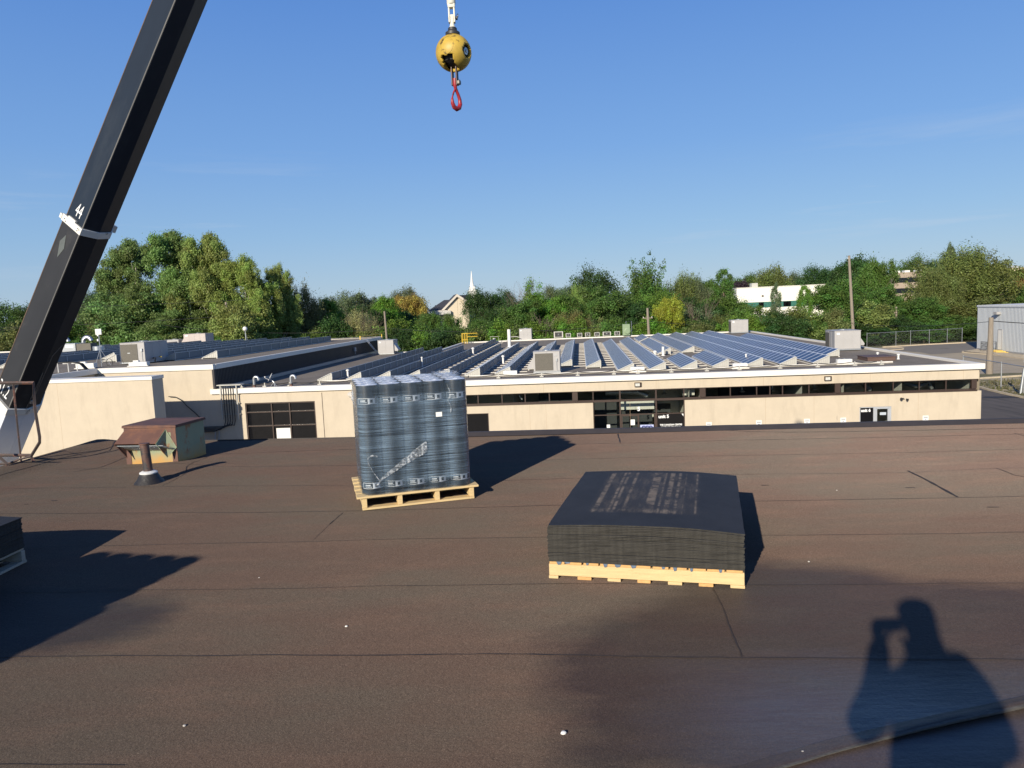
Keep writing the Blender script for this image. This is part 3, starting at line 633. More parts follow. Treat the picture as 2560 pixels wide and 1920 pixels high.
for i in range(14): 
    f=i/13; y=B_[0]+(D_[0]-B_[0])*f*.9+.02; z=B_[1]+(D_[1]-B_[1])*f*.9-.02; b.box(x0+.006,x1,y,y+.006,z-.008,z,0)
for i in range(30): x=x0+.02+i*.0245; b.tube([(x,B_[0]+.02,B_[1]-.03),(x,D_[0],D_[1]-.03)],.0018,4)
b.build('intake_screen',M['galv'],vb)
b=MB(); b.prism([(-.09,-.09),(.83,-.09),(.83,.76),(-.09,.76)],-.06,-.0,0); b.build('curb_flashing',M['membrane'],vb)
for nm in ('damp','film'):
    for o in KIDS[vb.name]:
        if o.name.startswith('curb'): a=o.data.attributes.new(nm,'FLOAT','POINT'); a.data.foreach_set('value',[-1.0]*len(o.data.vertices))
pp=onz(374,1207); pv=thing('vent_pipe','short rusty vent pipe with black boot and white sealant ring before the green box','pipe',pp+Vector((0,0,.05)),0)
b=MB(); b.tube([(0,0,.0),(-.008,0,.2),(-.02,.0,.39)],[.048,.048,.047],16); b.build('pipe',mat('rusty_pipe',(.12,.065,.05),.6,var=.2,scale=6,col2=(.045,.04,.04),cthr=(.5,.6),cscale=4,cstretch=(2,2,3)),pv,smooth=True)
b=MB(); b.lathe([(.049,.38),(.056,.381),(.056,.39),(.03,.391)],16,(-.02,0,0)); b.build('rim',M['rust'],pv,smooth=True)
b=MB(); b.lathe([(.16,-.05),(.145,-.03),(.12,.0),(.085,.07),(.055,.078)],20); b.build('boot',mat('tar_boot',(.022,.02,.02),.55,var=.4,scale=20,bump=.5,bscale=30),pv,smooth=True)
b=MB(); b.lathe([(.092,.058),(.094,.07),(.07,.084),(.05,.086)],20); b.build('sealant_ring',mat('white_sealant',(.7,.7,.68),.6,var=.2,scale=25),pv,smooth=True)
# access rail at the left roof edge
rt=thing('ladder_rail','rusty square tube ladder rail clamped at the left roof edge','railing',nw(.02,-1.7,0),0)
M['railrust']=mat('rusty_tube',(.10,.075,.065),.65,.1,var=.3,scale=5,col2=(.28,.12,.08),cthr=(.5,.62),cscale=5)
def rp(u,v,y=9.25): return aty(u,v,y)-rt.location
def rail(pts,r=.021): 
    b=MB(); b.tube(pts,r,4); return b
def q(pl,y=9.25): return [rp(u,v,y) for u,v in pl]
rail(q([(-120,958),(-60,958),(84,957),(87,1020),(99,1092),(99,1106),(78,1140),(86,1160),(87,1170)])).build('rail_hoop',M['railrust'],rt)
rail(q([(33,960),(40,1030),(55,1172)]),.013).build('upright',M['railrust'],rt)
rail(q([(-120,1137),(0,1138),(78,1138)]),.02).build('cross_bar',M['railrust'],rt)
rail(q([(-100,1160),(19,1160),(50,1148),(78,1141)],9.1),.014).build('cross_bar',M['railrust'],rt)
rail(q([(-60,1080),(-10,1135),(18,1160),(21,1200)],9.0),.02).build('rail_foot',M['railrust'],rt)
# pebbles and grit
def pebble(u,v,r,lab,seed):
    b=MB(); rng=random.Random(seed); pr=[(r*.2,-r*.2),(r*.85,0),(r,r*.45),(r*.75,r*.95),(r*.25,r*1.15)]; b.lathe(pr,9)
    b.v=[(x*(1+.18*noise.noise(Vector((x*90,y*90,seed)))),y*(.8+.2*noise.noise(Vector((x*90,z*90,seed)))),z*.8) for x,y,z in b.v]
    o=b.build('pebble',M['white'] if seed<3 else mat('grit%d'%seed,(.5,.47,.42),.8),None,at=onz(u,v)+Vector((0,0,.003)),smooth=True); tag(o,lab,'stone')
pebble(1409,1836,.0125,'round white pebble lying on the damp roof at the bottom middle',1)
for i,(u,v,r,lab) in enumerate([(866,1568,.008,'tiny pale stone chip below the wrapped rolls'),(461,1817,.007,'tiny pale stone chip at the bottom left of the roof'),(648,1446,.006,'tiny pale chip on the roof between the left shadow and the rolls'),(2022,1406,.007,'tiny pale stone chip right of the board stack'),(2092,1227,.006,'pale stone chip on the right part of the roof'),(2007,1882,.006,'tiny pale chip on the glossy damp sheet edge')]): pebble(u,v,r,lab,2+i)
# ================================================================ crane boom and hook
A=Vector((-3.546,9.065,5.466)); B=Vector((-5.955,9.655,1.582)); D=(A-B).normalized()
_n=D.cross(Vector((0,0,1))).normalized(); _U=_n.cross(D); _U=_U if _U.z>0 else -_U
bn=_n*math.cos(.272)+_U*math.sin(.272); bD=-(-_n*math.sin(.272)+_U*math.cos(.272))      # bD: down across the side face
HB,WB_,CB=.395,.596,.385
def axis_v(v,off): # distance along the axis (from B) at which B+off has picture height v
    Ci=C3.transposed(); q0=Ci@(B+off-CP); d0=Ci@D; k=(960-v)/FP; return -(q0.y+k*q0.z)/(d0.y+k*d0.z)
BF=Matrix(((bn.x,bD.x,D.x,B.x),(bn.y,bD.y,D.y,B.y),(bn.z,bD.z,D.z,B.z),(0,0,0,1)))   # local x=side, y=down, z=along
def sect(k,e=0.0):
    H_,W_,c_=HB*k,WB_*k,CB*k; return [(W_/2+e,-H_/2-e),(W_/2+e,H_/2+e),(-W_/2+c_,H_/2+e),(-W_/2+c_*.45,H_/2-c_*.28+e),(-W_/2-e,H_/2-c_),(-W_/2-e,-H_/2-e)]
tA=(Vector((-.476,8.314,10.414))-B).length
k1,k2,k3=1.0,1.045,1.13
t1=axis_v(580,bn*WB_/2*k2+bD*HB/2*k2); t2=axis_v(1030,bn*WB_/2*k3+bD*HB/2*k3)
crane=bpy.data.objects.new('crane_boom',None); COL.objects.link(crane); crane.matrix_world=BF; tag(crane,'long black telescopic crane boom with white collars rising across the left','crane')
M['boom']=mat('matt_black_boom_paint',(.013,.019,.028),.45,var=.2,scale=1.6,col2=(.035,.042,.05),cthr=(.5,.85),cscale=2.3,spec=.35,stretch=(1,1,.4))
M['boom2']=mat('black_boom_paint_worn',(.026,.026,.027),.55,var=.25,scale=1.6,col2=(.085,.078,.068),cthr=(.55,.85),cscale=1.8,spec=.3,stretch=(1,1,.5))
M['collar']=mat('chipped_white_steel',(.72,.70,.64),.5,var=.1,scale=4,col2=(.16,.14,.12),cthr=(.60,.68),cscale=7)
M['boomwhite']=mat('white_boom_paint',(.66,.69,.74),.4,var=.05)
def section(z0,z1,k,name,m,bev=.012): b=MB(); b.prism(sect(k),z0,z1); b.build(name,m,crane,bevel=bev)
for kk,za,zb in ((k1,t1+.04,tA),(k2,t2+.05,t1-.045)):
    b=MB(); b.box(WB_/2*kk-.014,WB_/2*kk+.0025,HB/2*kk-.022,HB/2*kk-.004,za,zb); b.build('worn_edge',mat('worn_boom_edge',(.12,.115,.105),.6,var=.4,scale=3,stretch=(1,1,.4)),crane)
    b=MB(); b.box(WB_/2*kk-.014,WB_/2*kk+.0025,-HB/2*kk+.006,-HB/2*kk+.020,za,zb); b.build('rusty_edge',mat('rusty_boom_edge',(.10,.065,.045),.7,var=.5,scale=3,stretch=(1,1,.4)),crane)
section(t1-.3,tA+.1,k1,'inner_section',M['boom']); section(t2-.3,t1,k2,'middle_section',M['boom2']); section(t2-9.0,t2,k3,'base_section',M['boomwhite'])
def collar(t,k,e,ln): b=MB(); b.prism(sect(k,e),t-ln*.5,t+ln*.5); return b
cl1=collar(t1,k2,.014,.085).build('collar',M['collar'],crane,bevel=.004); collar(t2,k3,.012,.09).build('collar',M['collar'],crane,bevel=.004)
X1=WB_/2*k1+.002; X2=WB_/2*k2+.002
b=MB(); b.box(X1,X1+.03,-.10,.06,t1+.045,t1+.07); b.build('wear_pad',M['collar'],crane,bevel=.003)
b=MB(); b.box(-WB_/2-.06,-WB_/2+.02,-HB/2*k2-.03,-HB/2*k2+.05,t1-.04,t1+.05); b.box(X2-.02,X2+.02,-HB/2*k2-.055,-HB/2*k2-.01,t1-.03,t1+.03); b.build('collar_lug',M['collar'],cl1,bevel=.003)
for (y,z) in ((-.15,t1),(-.12,t1-.02),(.15,t1-.015),(.15,t1+.015),(.18,t1+.01)):
    b=MB(); b.lathe([(.007,0),(.008,.002),(.005,.005)],8,(0,0,0),0,Matrix.Translation((X2+.014,y,z))@Matrix.Rotation(R(90),4,'Y')); b.build('bolt',M['darkrub'],cl1)
b=MB(); x=X2+.001; b.quad([(x,-.10,t1-.28),(x,-.03,t1-.16),(x,.03,t1-.32),(x,-.03,t1-.47)]); b.build('worn_sticker',mat('faded_sticker',(.10,.11,.10),.5,var=.2,scale=9),crane)
b=MB(); Yb=HB/2*k2+.008; pts=[(-.02,Yb,t1-1.55),(.05,Yb,t1-1.72),(.07,Yb+.006,t1-2.4),(.09,Yb+.006,t2+.6),(.11,Yb,t2+.05)]
b.tube(pts,.0045,5); b.build('cable',mat('grey_cable',(.16,.13,.1),.6),crane)
b=MB(); b.box(.04,.10,Yb-.005,Yb+.02,t1-2.44,t1-2.4); b.build('cable_clip',M['galv'],crane)
def lab(txt,t,size,k,y0):   # text on the lit side face: right = down across the face, top = along the boom
    Mx=Matrix(((0,0,1,WB_*k/2+.002),(1,0,0,y0),(0,1,0,t),(0,0,0,1))); return text_obj('length_mark',txt,size,M['signwhite'],crane,Mx,bold=.0,sx=.6)
lab('44',t1+.11,.24,k1,-.06); lab('31.2',t2+.10,.25,k2,-.17)
# overhaul ball and hook
bc=aty(1134,133,8.31); hk=thing('hook_ball','chipped yellow overhaul ball with swivel and red hook hanging against the sky','crane hook',bc,R(0)); hk.scale=(1.385,)*3
def ballmat():
    return mat('chipped_yellow_ball',(.50,.335,.05),.5,var=.32,scale=6,col2=(.10,.065,.025),cthr=(.56,.64),cscale=17)
r0=.139; b=MB(); nth,nph=72,48
ax1=Vector((-.24,-.52,-.82)).normalized(); ax2=Vector((.86,-.50,-.06)).normalized()
def inner_open(p):
    d=p.normalized(); e=d-ax1*d.dot(ax1); 
    if d.dot(ax1)>0:
        s_=ax1.cross(Vector((0,0,1))).normalized(); q_=abs(e.dot(s_)); w_=e.dot(s_.cross(ax1))
        if q_<.36 and abs(w_)<.56: return True
    return d.dot(ax2)>.915
vid={}
for i in range(nph+1):
    for j in range(nth):
        ph=math.pi*i/nph; th=2*math.pi*j/nth; p=Vector((math.sin(ph)*math.cos(th),math.sin(ph)*math.sin(th),math.cos(ph)))*r0; b.v.append(tuple(p))
for i in range(nph):
    for j in range(nth):
        f=(i*nth+j,(i+1)*nth+j,(i+1)*nth+(j+1)%nth,i*nth+(j+1)%nth); c=sum((Vector(b.v[x]) for x in f),Vector())/4
        if not inner_open(c): b.f.append(f); b.m.append(0)
ball=b.build('ball',ballmat(),hk,smooth=True); sm=ball.modifiers.new('thick','SOLIDIFY'); sm.thickness=.022; sm.offset=-1
b=MB(); b.lathe([(.02,-.11),(.085,-.07),(.1,0),(.07,.08),(.02,.11)],20); b.build('core',M['darkrub'],hk,smooth=True)
b=MB(); Mo=Matrix.Translation(ax2*.10)@ax2.to_track_quat('Z','Y').to_matrix().to_4x4(); b.lathe([(.03,0),(.03,.016),(.012,.018),(.012,.026)],6,(0,0,0),0,Mo); b.build('side_nut',M['galv'],ball)
b=MB(); Mo=Matrix.Translation(Vector((-.32,-.93,.22)).normalized()*(r0-.0005))@Vector((-.32,-.93,.22)).to_track_quat('Z','Y').to_matrix().to_4x4(); 
for k_ in range(24):
    a0,a1=2*math.pi*k_/24,2*math.pi*(k_+1)/24
    def rg(a,r_): 
        p=Vector((r_*.75*math.cos(a),r_*math.sin(a),0)); z=-(p.x**2+p.y**2)/(2*r0); return Mo@Vector((p.x,p.y,z+.0018))
    b.quad([rg(a0,.072),rg(a1,.072),rg(a1,.066),rg(a0,.066)])
b.build('cast_ring',ball.data.materials[0],ball)
b=MB(); b.lathe([(.05,.128),(.056,.133),(.056,.152),(.044,.160),(.036,.168),(.034,.185),(.03,.189)],28); b.build('swivel_collar',mat('black_rubber_collar',(.03,.03,.032),.5),hk,smooth=True)
M['offwhite']=mat('chipped_offwhite_paint',(.66,.64,.54),.5,var=.1,scale=8,col2=(.12,.1,.08),cthr=(.62,.68),cscale=22)
b=MB(); b.lathe([(.028,.186),(.022,.196),(.017,.21),(.014,.25)],16); b.box(-.012,.012,-.014,.014,.2,.285); b.build('swivel_shank',M['offwhite'],hk,bevel=.003)
b=MB()
for sgn in (-1,1): b.box(sgn*.020-.006,sgn*.020+.006,-.022,.022,.225,.335)
b.box(-.028,.028,-.024,.024,.335,.365); b.lathe([(.031,.36),(.034,.37),(.034,.44),(.028,.46),(.02,.50)],16)
b.build('clevis',M['offwhite'],hk,bevel=.004,smooth=True)
b=MB(); b.tube([(-.03,0,.262),(.034,0,.262)],.010,10); b.tube([(.03,0,.262),(.044,0,.262)],.017,6); b.tube([(.044,0,.262),(.05,.0,.28),(.046,0,.292),(.04,-.004,.285)],.003,5); b.build('clevis_pin',mat('dark_steel_pin',(.08,.08,.085),.35,.7),hk)
b=MB(); b.tube([(0,0,.50),(.0,0,(10.4-bc.z)/1.385)],.009,8); b.build('wire_rope',mat('steel_rope',(.25,.25,.24),.5,.6),hk)
b=MB()
for sgn in (-1,1): b.box(sgn*.019-.005,sgn*.019+.005,-.020,.020,-.245,-.10)
b.build('lower_clevis',mat('brown_steel_strap',(.10,.07,.065),.5,.3,var=.3,scale=20),hk,bevel=.003).rotation_euler=(0,0,R(-20))
b=MB(); Mo=Matrix.Rotation(R(-20),4,'Z'); b.tube([Mo@Vector((-.03,0,-.225)),Mo@Vector((.028,0,-.225))],.008,8); b.tube([Mo@Vector((.026,0,-.225)),Mo@Vector((.043,0,-.225))],.021,6); b.build('hook_pin',mat('greasy_steel_nut',(.16,.15,.13),.45,.5,var=.3,scale=30),hk)
M['redhook']=mat('chipped_red_hook',(.33,.022,.03),.4,var=.25,scale=12,col2=(.05,.03,.03),cthr=(.54,.62),cscale=26)
b=MB(); hp=[(0,-.19),(0,-.235),(.002,-.262),(.014,-.285),(.03,-.312),(.043,-.345),(.045,-.378),(.032,-.407),(.005,-.420),(-.022,-.410),(-.038,-.383),(-.04,-.355),(-.036,-.335)]
rs=[.016,.019,.013,.0125,.013,.0145,.017,.0185,.019,.0175,.015,.011,.006]
b.tube([(x*1.0,0,z) for x,z in hp],rs,12); hkb=b.build('hook',M['redhook'],hk,smooth=True); hkb.rotation_euler=(0,0,R(48))
b=MB(); b.tube([(.0,0,-.268),(-.022,0,-.30),(-.037,0,-.338)],[.008,.007,.006],8); lt=b.build('hook_latch',M['redhook'],hkb,smooth=True)
# ================================================================ the person taking the picture (seen only as a shadow)
fs=Vector((math.sin(SUN_AZ),math.cos(SUN_AZ),0)); rs_=Vector((fs.y,-fs.x,0))
def Wp(l,q_,z): return rs_*l+fs*q_+Vector((0,0,z))
def skin(name,V,Ed,mt_,parent=None,sub=2):
    me=bpy.data.meshes.new(name); me.from_pydata([tuple(v[0]) for v in V],Ed,[]); o=bpy.data.objects.new(name,me); COL.objects.link(o)
    s=o.modifiers.new('skin','SKIN'); s.use_smooth_shade=True
    for i,v in enumerate(V): me.skin_vertices[0].data[i].radius=(v[1],v[2] if len(v)>2 else v[1])
    me.skin_vertices[0].data[0].use_root=True
    ss_=o.modifiers.new('sub','SUBSURF'); ss_.levels=sub; ss_.render_levels=sub
    me.materials.append(mt_); 
    if parent: o.parent=parent
    return o
M['cloth']=mat('dark_work_shirt',(.05,.06,.09),.85); M['skin']=mat('skin',(.42,.27,.19),.55,var=.05)
V=[(Wp(.25,-.46,1.02),.19,.16),(Wp(.23,-.42,1.27),.225,.19),(Wp(.23,-.44,1.55),.20,.16),(Wp(.225,-.46,1.72),.10,.09),(Wp(.23,-.45,1.84),.075),(Wp(.21,-.44,1.93),.085),(Wp(.19,-.43,2.025),.108,.112),(Wp(.182,-.43,2.10),.085),
   (Wp(.40,-.46,1.75),.075),(Wp(.445,-.40,1.48),.07),(Wp(.33,-.22,1.45),.048),(Wp(.16,-.08,1.64),.034),
   (Wp(.07,-.43,1.64),.075),(Wp(-.06,-.30,1.42),.07),(Wp(.0,-.13,1.50),.062),(Wp(.016,-.06,1.71),.05),
   (Wp(.14,-.46,.92),.10),(Wp(.12,-.44,.50),.07),(Wp(.11,-.46,.10),.05),(Wp(.09,-.32,.05),.045),
   (Wp(.37,-.46,.92),.10),(Wp(.39,-.44,.50),.07),(Wp(.40,-.46,.10),.05),(Wp(.39,-.32,.05),.045),(Wp(.20,-.30,1.28),.13)]
Ed=[(0,1),(1,2),(2,3),(3,4),(4,5),(5,6),(6,7),(3,8),(8,9),(9,10),(10,11),(3,12),(12,13),(13,14),(14,15),(0,16),(16,17),(17,18),(18,19),(0,20),(20,21),(21,22),(22,23),(1,24)]
per=skin('person',V,Ed,M['cloth']); tag(per,'person holding up a phone, seen only as a dark shadow at lower right','person')
def hand(wrist,palm,fdir,curl,thumb):
    V=[(wrist,.04,.03),(palm,.046,.03)]; Ed=[(0,1)]; sd_=fdir.cross(curl).normalized()
    for k,(o_,l_) in enumerate(((-.03,.066),(-.01,.075),(.01,.071),(.03,.056))):
        b0=palm+sd_*o_+fdir*.035; n=len(V); V+= [(b0,.010),(b0+fdir*l_*.5+curl*.012,.009),(b0+fdir*l_*.72+curl*.036,.0085)]; Ed+=[(1,n),(n,n+1),(n+1,n+2)]
    n=len(V); V+=[(palm+thumb*.03-fdir*.01,.012),(palm+thumb*.055+fdir*.02,.010),(palm+thumb*.06+fdir*.045+curl*.02,.009)]; Ed+=[(1,n),(n,n+1),(n+1,n+2)]
    return V,Ed
Vh,Eh=hand(Wp(.025,-.06,1.64),Wp(.008,-.06,1.70),Vector((-.2,-.05,.97)).normalized(),Vector((.6,.3,0)).normalized(),Vector((.9,-.4,.1)).normalized())
skin('hand',Vh,Eh,M['skin'],per,1)
Vh,Eh=hand(Wp(.16,-.08,1.64),Wp(.155,-.07,1.70),Vector((.2,-.05,.97)).normalized(),Vector((-.6,.2,0)).normalized(),Vector((-.9,-.4,.1)).normalized())
skin('hand',Vh,Eh,M['skin'],per,1)
b=MB(); b.box(-.025,.125,-.022,-.013,1.71,1.785); ph=b.build('phone',M['darkrub'],None,bevel=.003); tag(ph,'phone held before the face, its shadow joined to the hand at lower right','phone')
# ================================================================ the long cream building
ZR=-2.80                                    # gravel level of the lower roof
LB=thing('long_cream_building','long single storey cream stucco building with white roof edge and strip windows','building',F,-FA)
def wseg(b,s0,s1,z0,z1,t0=0,t1=.28,m=0): b.box(s0,s1,t0,t1,z0,z1,m)
b=MB()
wseg(b,-46.55,-44.43,G-.3,-2.98); wseg(b,-44.43,-39.84,-3.62,-2.98); wseg(b,-39.84,-35.2,G-.3,-2.98)
b.box(-39.37,-39.33,-.004,.0,G,-3.1,1)
b.build('wall',[M['cream'],M['brown']],LB)
b=MB(); wseg(b,-35.2,-.12,-3.55,-2.98,.03); b.build('upper_wall',M['cream'],LB)
for s0,s1,z1 in ((-35.2,-30.95,-4.24),(-30.95,-28.85,-4.24),(-28.85,-22.42,-4.24),(-16.93,-6.79,-4.24),(-6.79,-4.99,-4.24),(-4.99,.0,-4.24)):
    z0=G-.3
    if s0==-30.95: z0=-4.72
    if s0==-6.79: z0=-5.01
    b=MB(); wseg(b,s0,s1,z0,z1,0); b.build('lower_wall',M['cream'],LB)
b=MB(); 
for s in (-26.3,-25.3,-12.2,-9.4,-3.5,-20.2,-33.1,-41.9+6): b.box(s,s+.012,-.003,-.0005,G,-4.26,0)
for s in (-12.3,-25.4,-18.6,-6.2,-1.0): b.box(s,s+.012,.027,.0295,-3.54,-3.0,0)
b.build('render_joint',mat('stucco_joint',(.42,.31,.2),.9),LB)
b=MB(); b.box(-46.6,.12,-.14,.30,-2.975,-2.65); b.prism([(.12,.30),(-.18,.30),(-1.45,54.3),(-1.1,54.3)],-2.975,-2.65)
b.prism([(-38.6,52.6),(-1.1,54.0),(-1.1,54.3),(-38.6,52.95)],-2.975,-2.66); b.box(-38.75,-38.45,34.9,52.9,-2.975,-2.66); b.box(-46.4,-38.45,34.8,35.1,-2.975,-2.66)
b.build('roof_edge_cap',M['cap'],LB,bevel=.012,seg=1)
b=MB(); b.box(-46.55,.03,-.03,.02,-3.005,-2.977); b.build('drip_edge',M['brown'],LB)
b=MB(); b.quad([(-46.35,.29,ZR),(-.15,.29,ZR),(-1.4,54,ZR),(-38.6,52.7,ZR),(-38.6,35,ZR),(-46.35,35,ZR)]); b.build('gravel_roof',M['gravel'],LB)
b=MB(); b.quad([(.03,.28,G),(.03,.28,-2.98),(-1.2,54.2,-2.98),(-1.2,54.2,G)]); b.quad([(-1.2,54.2,G),(-1.2,54.2,-2.98),(-38.6,52.8,-2.98),(-38.6,52.8,G)]); b.box(-46.4,-38.6,34.85,35.0,G,-2.98); b.box(-38.7,-38.5,35,52.8,G,-2.98)
b.build('rear_wall',M['cream'],LB)
# clerestory
b=MB(); b.box(-35.2,-.25,-.06,.06,-4.245,-4.165); b.build('window_sill',M['brown'],LB)
mull=[-35.2,-33.7,-32.2,-30.9,-29.47,-27.98,-26.55,-25.06,-23.62,-23.35,-22.42,-20.78,-18.62,-16.93]
for s0,s1 in ((-35.2,-22.42),):
    b=MB(); b.box(s0,s1,.08,.17,-3.59,-3.552); b.box(s0,s1,.08,.17,-4.163,-4.12)
    for s in (-35.15,-33.7,-32.2,-30.9,-29.47,-27.98,-26.55,-25.06): b.box(s-.03,s+.03,.075,.165,-4.119,-3.592)
    b.box(-23.66,-23.33,.04,.165,-4.119,-3.592); wf1=b.build('window_frame',M['brown'],LB)
b=MB(); b.box(-16.93,-.25,.08,.17,-3.59,-3.552); b.box(-16.93,-.25,.08,.17,-4.163,-4.12)
for s in (-14.22,-12.68,-11.91,-11.18,-9.66,-6.43,-4.87,-3.41,-1.92): b.box(s-.03,s+.03,.075,.165,-4.119,-3.592)
for s0,s1 in ((-16.02,-15.68),(-8.18,-7.87),(-.52,-.24)): b.box(s0,s1,.03,.20,-4.119,-3.592)
wf2=b.build('window_frame',M['brown'],LB)
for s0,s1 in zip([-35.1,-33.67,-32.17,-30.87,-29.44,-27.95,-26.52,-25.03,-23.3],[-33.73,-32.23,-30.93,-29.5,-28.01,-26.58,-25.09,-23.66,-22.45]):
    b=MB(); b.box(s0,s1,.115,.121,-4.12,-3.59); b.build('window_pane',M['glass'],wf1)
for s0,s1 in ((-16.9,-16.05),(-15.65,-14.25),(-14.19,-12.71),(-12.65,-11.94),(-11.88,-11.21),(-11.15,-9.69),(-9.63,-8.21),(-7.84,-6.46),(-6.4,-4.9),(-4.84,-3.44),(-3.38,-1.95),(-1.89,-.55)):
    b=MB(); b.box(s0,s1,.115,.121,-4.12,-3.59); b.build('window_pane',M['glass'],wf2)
# entrance glazing of unit 5
b=MB(); zt,z1_,z2_,zb=-3.59,-4.152,-5.058,G
for s,w_ in ((-22.40,.06),(-20.78,.09),(-18.62,.09),(-16.96,.06)): b.box(s-w_/2,s+w_/2,.02,.13,zb,zt)
for z,h in ((-3.57,.05),(-4.152,.06),(-5.058,.06),(-6.0,.05)): b.box(-22.42,-16.93,.03,.125,z-h/2,z+h/2)
b.box(-20.7,-19.72,.035,.12,-5.16,-5.09); b.box(-19.75,-19.66,.03,.125,zb,-5.09); b.box(-20.75,-20.66,.035,.12,zb,-5.09); b.box(-18.75,-18.66,.035,.12,zb,-5.09)
ef=b.build('entrance_frame',M['brown'],LB)
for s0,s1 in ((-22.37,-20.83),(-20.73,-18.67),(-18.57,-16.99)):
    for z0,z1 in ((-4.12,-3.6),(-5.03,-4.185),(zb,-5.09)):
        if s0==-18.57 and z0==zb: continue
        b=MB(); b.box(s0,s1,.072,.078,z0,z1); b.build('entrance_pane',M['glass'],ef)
b=MB(); b.box(-18.57,-16.99,.05,.085,-6.03,-5.09); es=b.build('entrance_sign',M['signblack'],LB)
def TX(s,z,t=.045): return Matrix(((1,0,0,s),(0,0,-1,t),(0,1,0,z),(0,0,0,1)))
text_obj('sign_lettering','unit 5',.27,M['signwhite'],es,TX(-18.50,-5.33),bold=.012)
text_obj('sign_lettering','THE CANADIAN CENTRE',.135,M['signwhite'],es,TX(-18.42,-5.80),bold=.006,sx=.86)
text_obj('sign_lettering','of ORTHOPAEDICS INC.',.135,M['signwhite'],es,TX(-18.42,-5.95),bold=.006,sx=.86)
text_obj('door_number','5',.34,M['signwhite'],LB,TX(-19.75,-4.85,.06),bold=.015)
b=MB(); b.box(-19.60,-18.80,.055,.068,-6.04,-5.72); b.build('door_sign',mat('pale_blue_sign',(.45,.5,.75),.5),LB)
text_obj('sign_lettering','CCO',.30,mat('navy_lettering',(.02,.03,.16),.5),LB,TX(-19.52,-6.0,.05),bold=.02)
for q_ in ((-20.18,-19.92,-5.72,-5.38),(-21.62,-21.42,-5.85,-5.65),(-21.67,-21.36,-6.12,-5.86)): b=MB(); b.box(q_[0],q_[1],.06,.068,q_[2],q_[3]); b.build('paper_notice',M['signwhite'],LB)
b=MB(); b.quad([(-17.12,.045,-5.10),(-17.01,.045,-5.10),(-17.01,.045,-5.26)]); b.build('sign_corner',M['signwhite'],LB)
# doors
b=MB(); b.box(-30.95,-28.87,.10,.14,G,-4.74); b.box(-28.9,-28.86,.02,.14,G,-4.72,1); b.box(-30.95,-28.9,.02,.14,-4.76,-4.725,1); b.build('dark_door',[M['darkglass'],M['brown']],LB)
b=MB(); b.box(-44.42,-39.85,.12,.15,G,-3.64); b.build('tinted_glazing',M['darkglass'],LB)
b=MB()
for s in (-44.39,-42.71,-41.53,-39.88): b.box(s-.035,s+.035,.04,.119,G,-3.64)
for z in (-3.67,-4.234,-5.123): b.box(-44.42,-39.85,.05,.119,z-.03,z+.03)
b.build('glazing_frame',M['brown'],LB)
b=MB(); b.box(-42.52,-41.6,.08,.118,G,-5.30); b.build('white_door_panel',M['white'],LB)
# unit 6 door
b=MB(); 
for s0,s1,z0,z1 in ((-6.79,-6.74,G,-5.02),(-6.79,-4.99,-5.065,-5.015),(-6.0,-5.84,G,-5.066),(-5.14,-4.99,G,-5.066),(-5.84,-5.79,G,-5.12),(-5.19,-5.14,G,-5.12),(-5.84,-5.14,-5.15,-5.066)): b.box(s0,s1,.02,.12,z0,z1)
df=b.build('door_frame',M['alu'],LB)
b=MB(); b.box(-6.73,-6.01,.05,.08,-6.0,-5.07); b.build('sidelight',M['darkglass'],LB)
b=MB(); b.box(-5.78,-5.2,.06,.066,G,-5.16); b.build('door_pane',M['glass'],df)
text_obj('sign_lettering','unit 6',.235,M['signwhite'],LB,TX(-6.70,-5.30),bold=.012)
b=MB(); b.box(-5.62,-5.27,.048,.055,-5.52,-5.36); b.build('door_notice',mat('pale_notice',(.45,.5,.55),.5),LB)
# interiors seen through the glass
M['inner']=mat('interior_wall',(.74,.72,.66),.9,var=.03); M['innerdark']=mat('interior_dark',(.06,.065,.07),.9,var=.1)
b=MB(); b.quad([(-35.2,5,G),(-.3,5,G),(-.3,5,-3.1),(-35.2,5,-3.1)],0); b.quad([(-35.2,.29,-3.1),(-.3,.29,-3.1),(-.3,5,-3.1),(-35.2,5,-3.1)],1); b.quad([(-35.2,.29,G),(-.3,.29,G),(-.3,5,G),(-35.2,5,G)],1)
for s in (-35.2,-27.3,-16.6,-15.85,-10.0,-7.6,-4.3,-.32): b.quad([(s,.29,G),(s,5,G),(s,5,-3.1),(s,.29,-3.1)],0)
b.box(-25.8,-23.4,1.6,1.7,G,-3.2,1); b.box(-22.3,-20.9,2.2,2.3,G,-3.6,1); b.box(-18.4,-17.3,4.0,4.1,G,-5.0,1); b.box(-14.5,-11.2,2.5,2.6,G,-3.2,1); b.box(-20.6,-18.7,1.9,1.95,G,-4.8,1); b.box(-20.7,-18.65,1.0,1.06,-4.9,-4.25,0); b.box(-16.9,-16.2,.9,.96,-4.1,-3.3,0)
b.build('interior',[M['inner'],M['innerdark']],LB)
b=MB(); b.tube([(-21.6,1.4,-3.85),(-19.6,1.4,-3.85),(-19.0,1.3,-4.1)],.16,10); b.tube([(-7.2,1.2,-3.9),(-6.2,1.6,-3.7),(-5.6,1.5,-4.2)],.14,8); b.tube([(-3.9,1.1,-3.8),(-3.0,1.2,-4.05),(-2.4,1.2,-3.8),(-2.2,1.2,-4.2)],.12,8); b.tube([(-27.0,1.0,-3.8),(-26.8,1.0,-4.05)],.06,6)
for s in (-13.3,-11.5,-9.0,-18.0): b.lathe([(.2,-4.02),(.04,-3.9),(.01,-3.3)],10,(s,1.2,0))
b.build('ceiling_duct',M['galv'],LB,smooth=True)
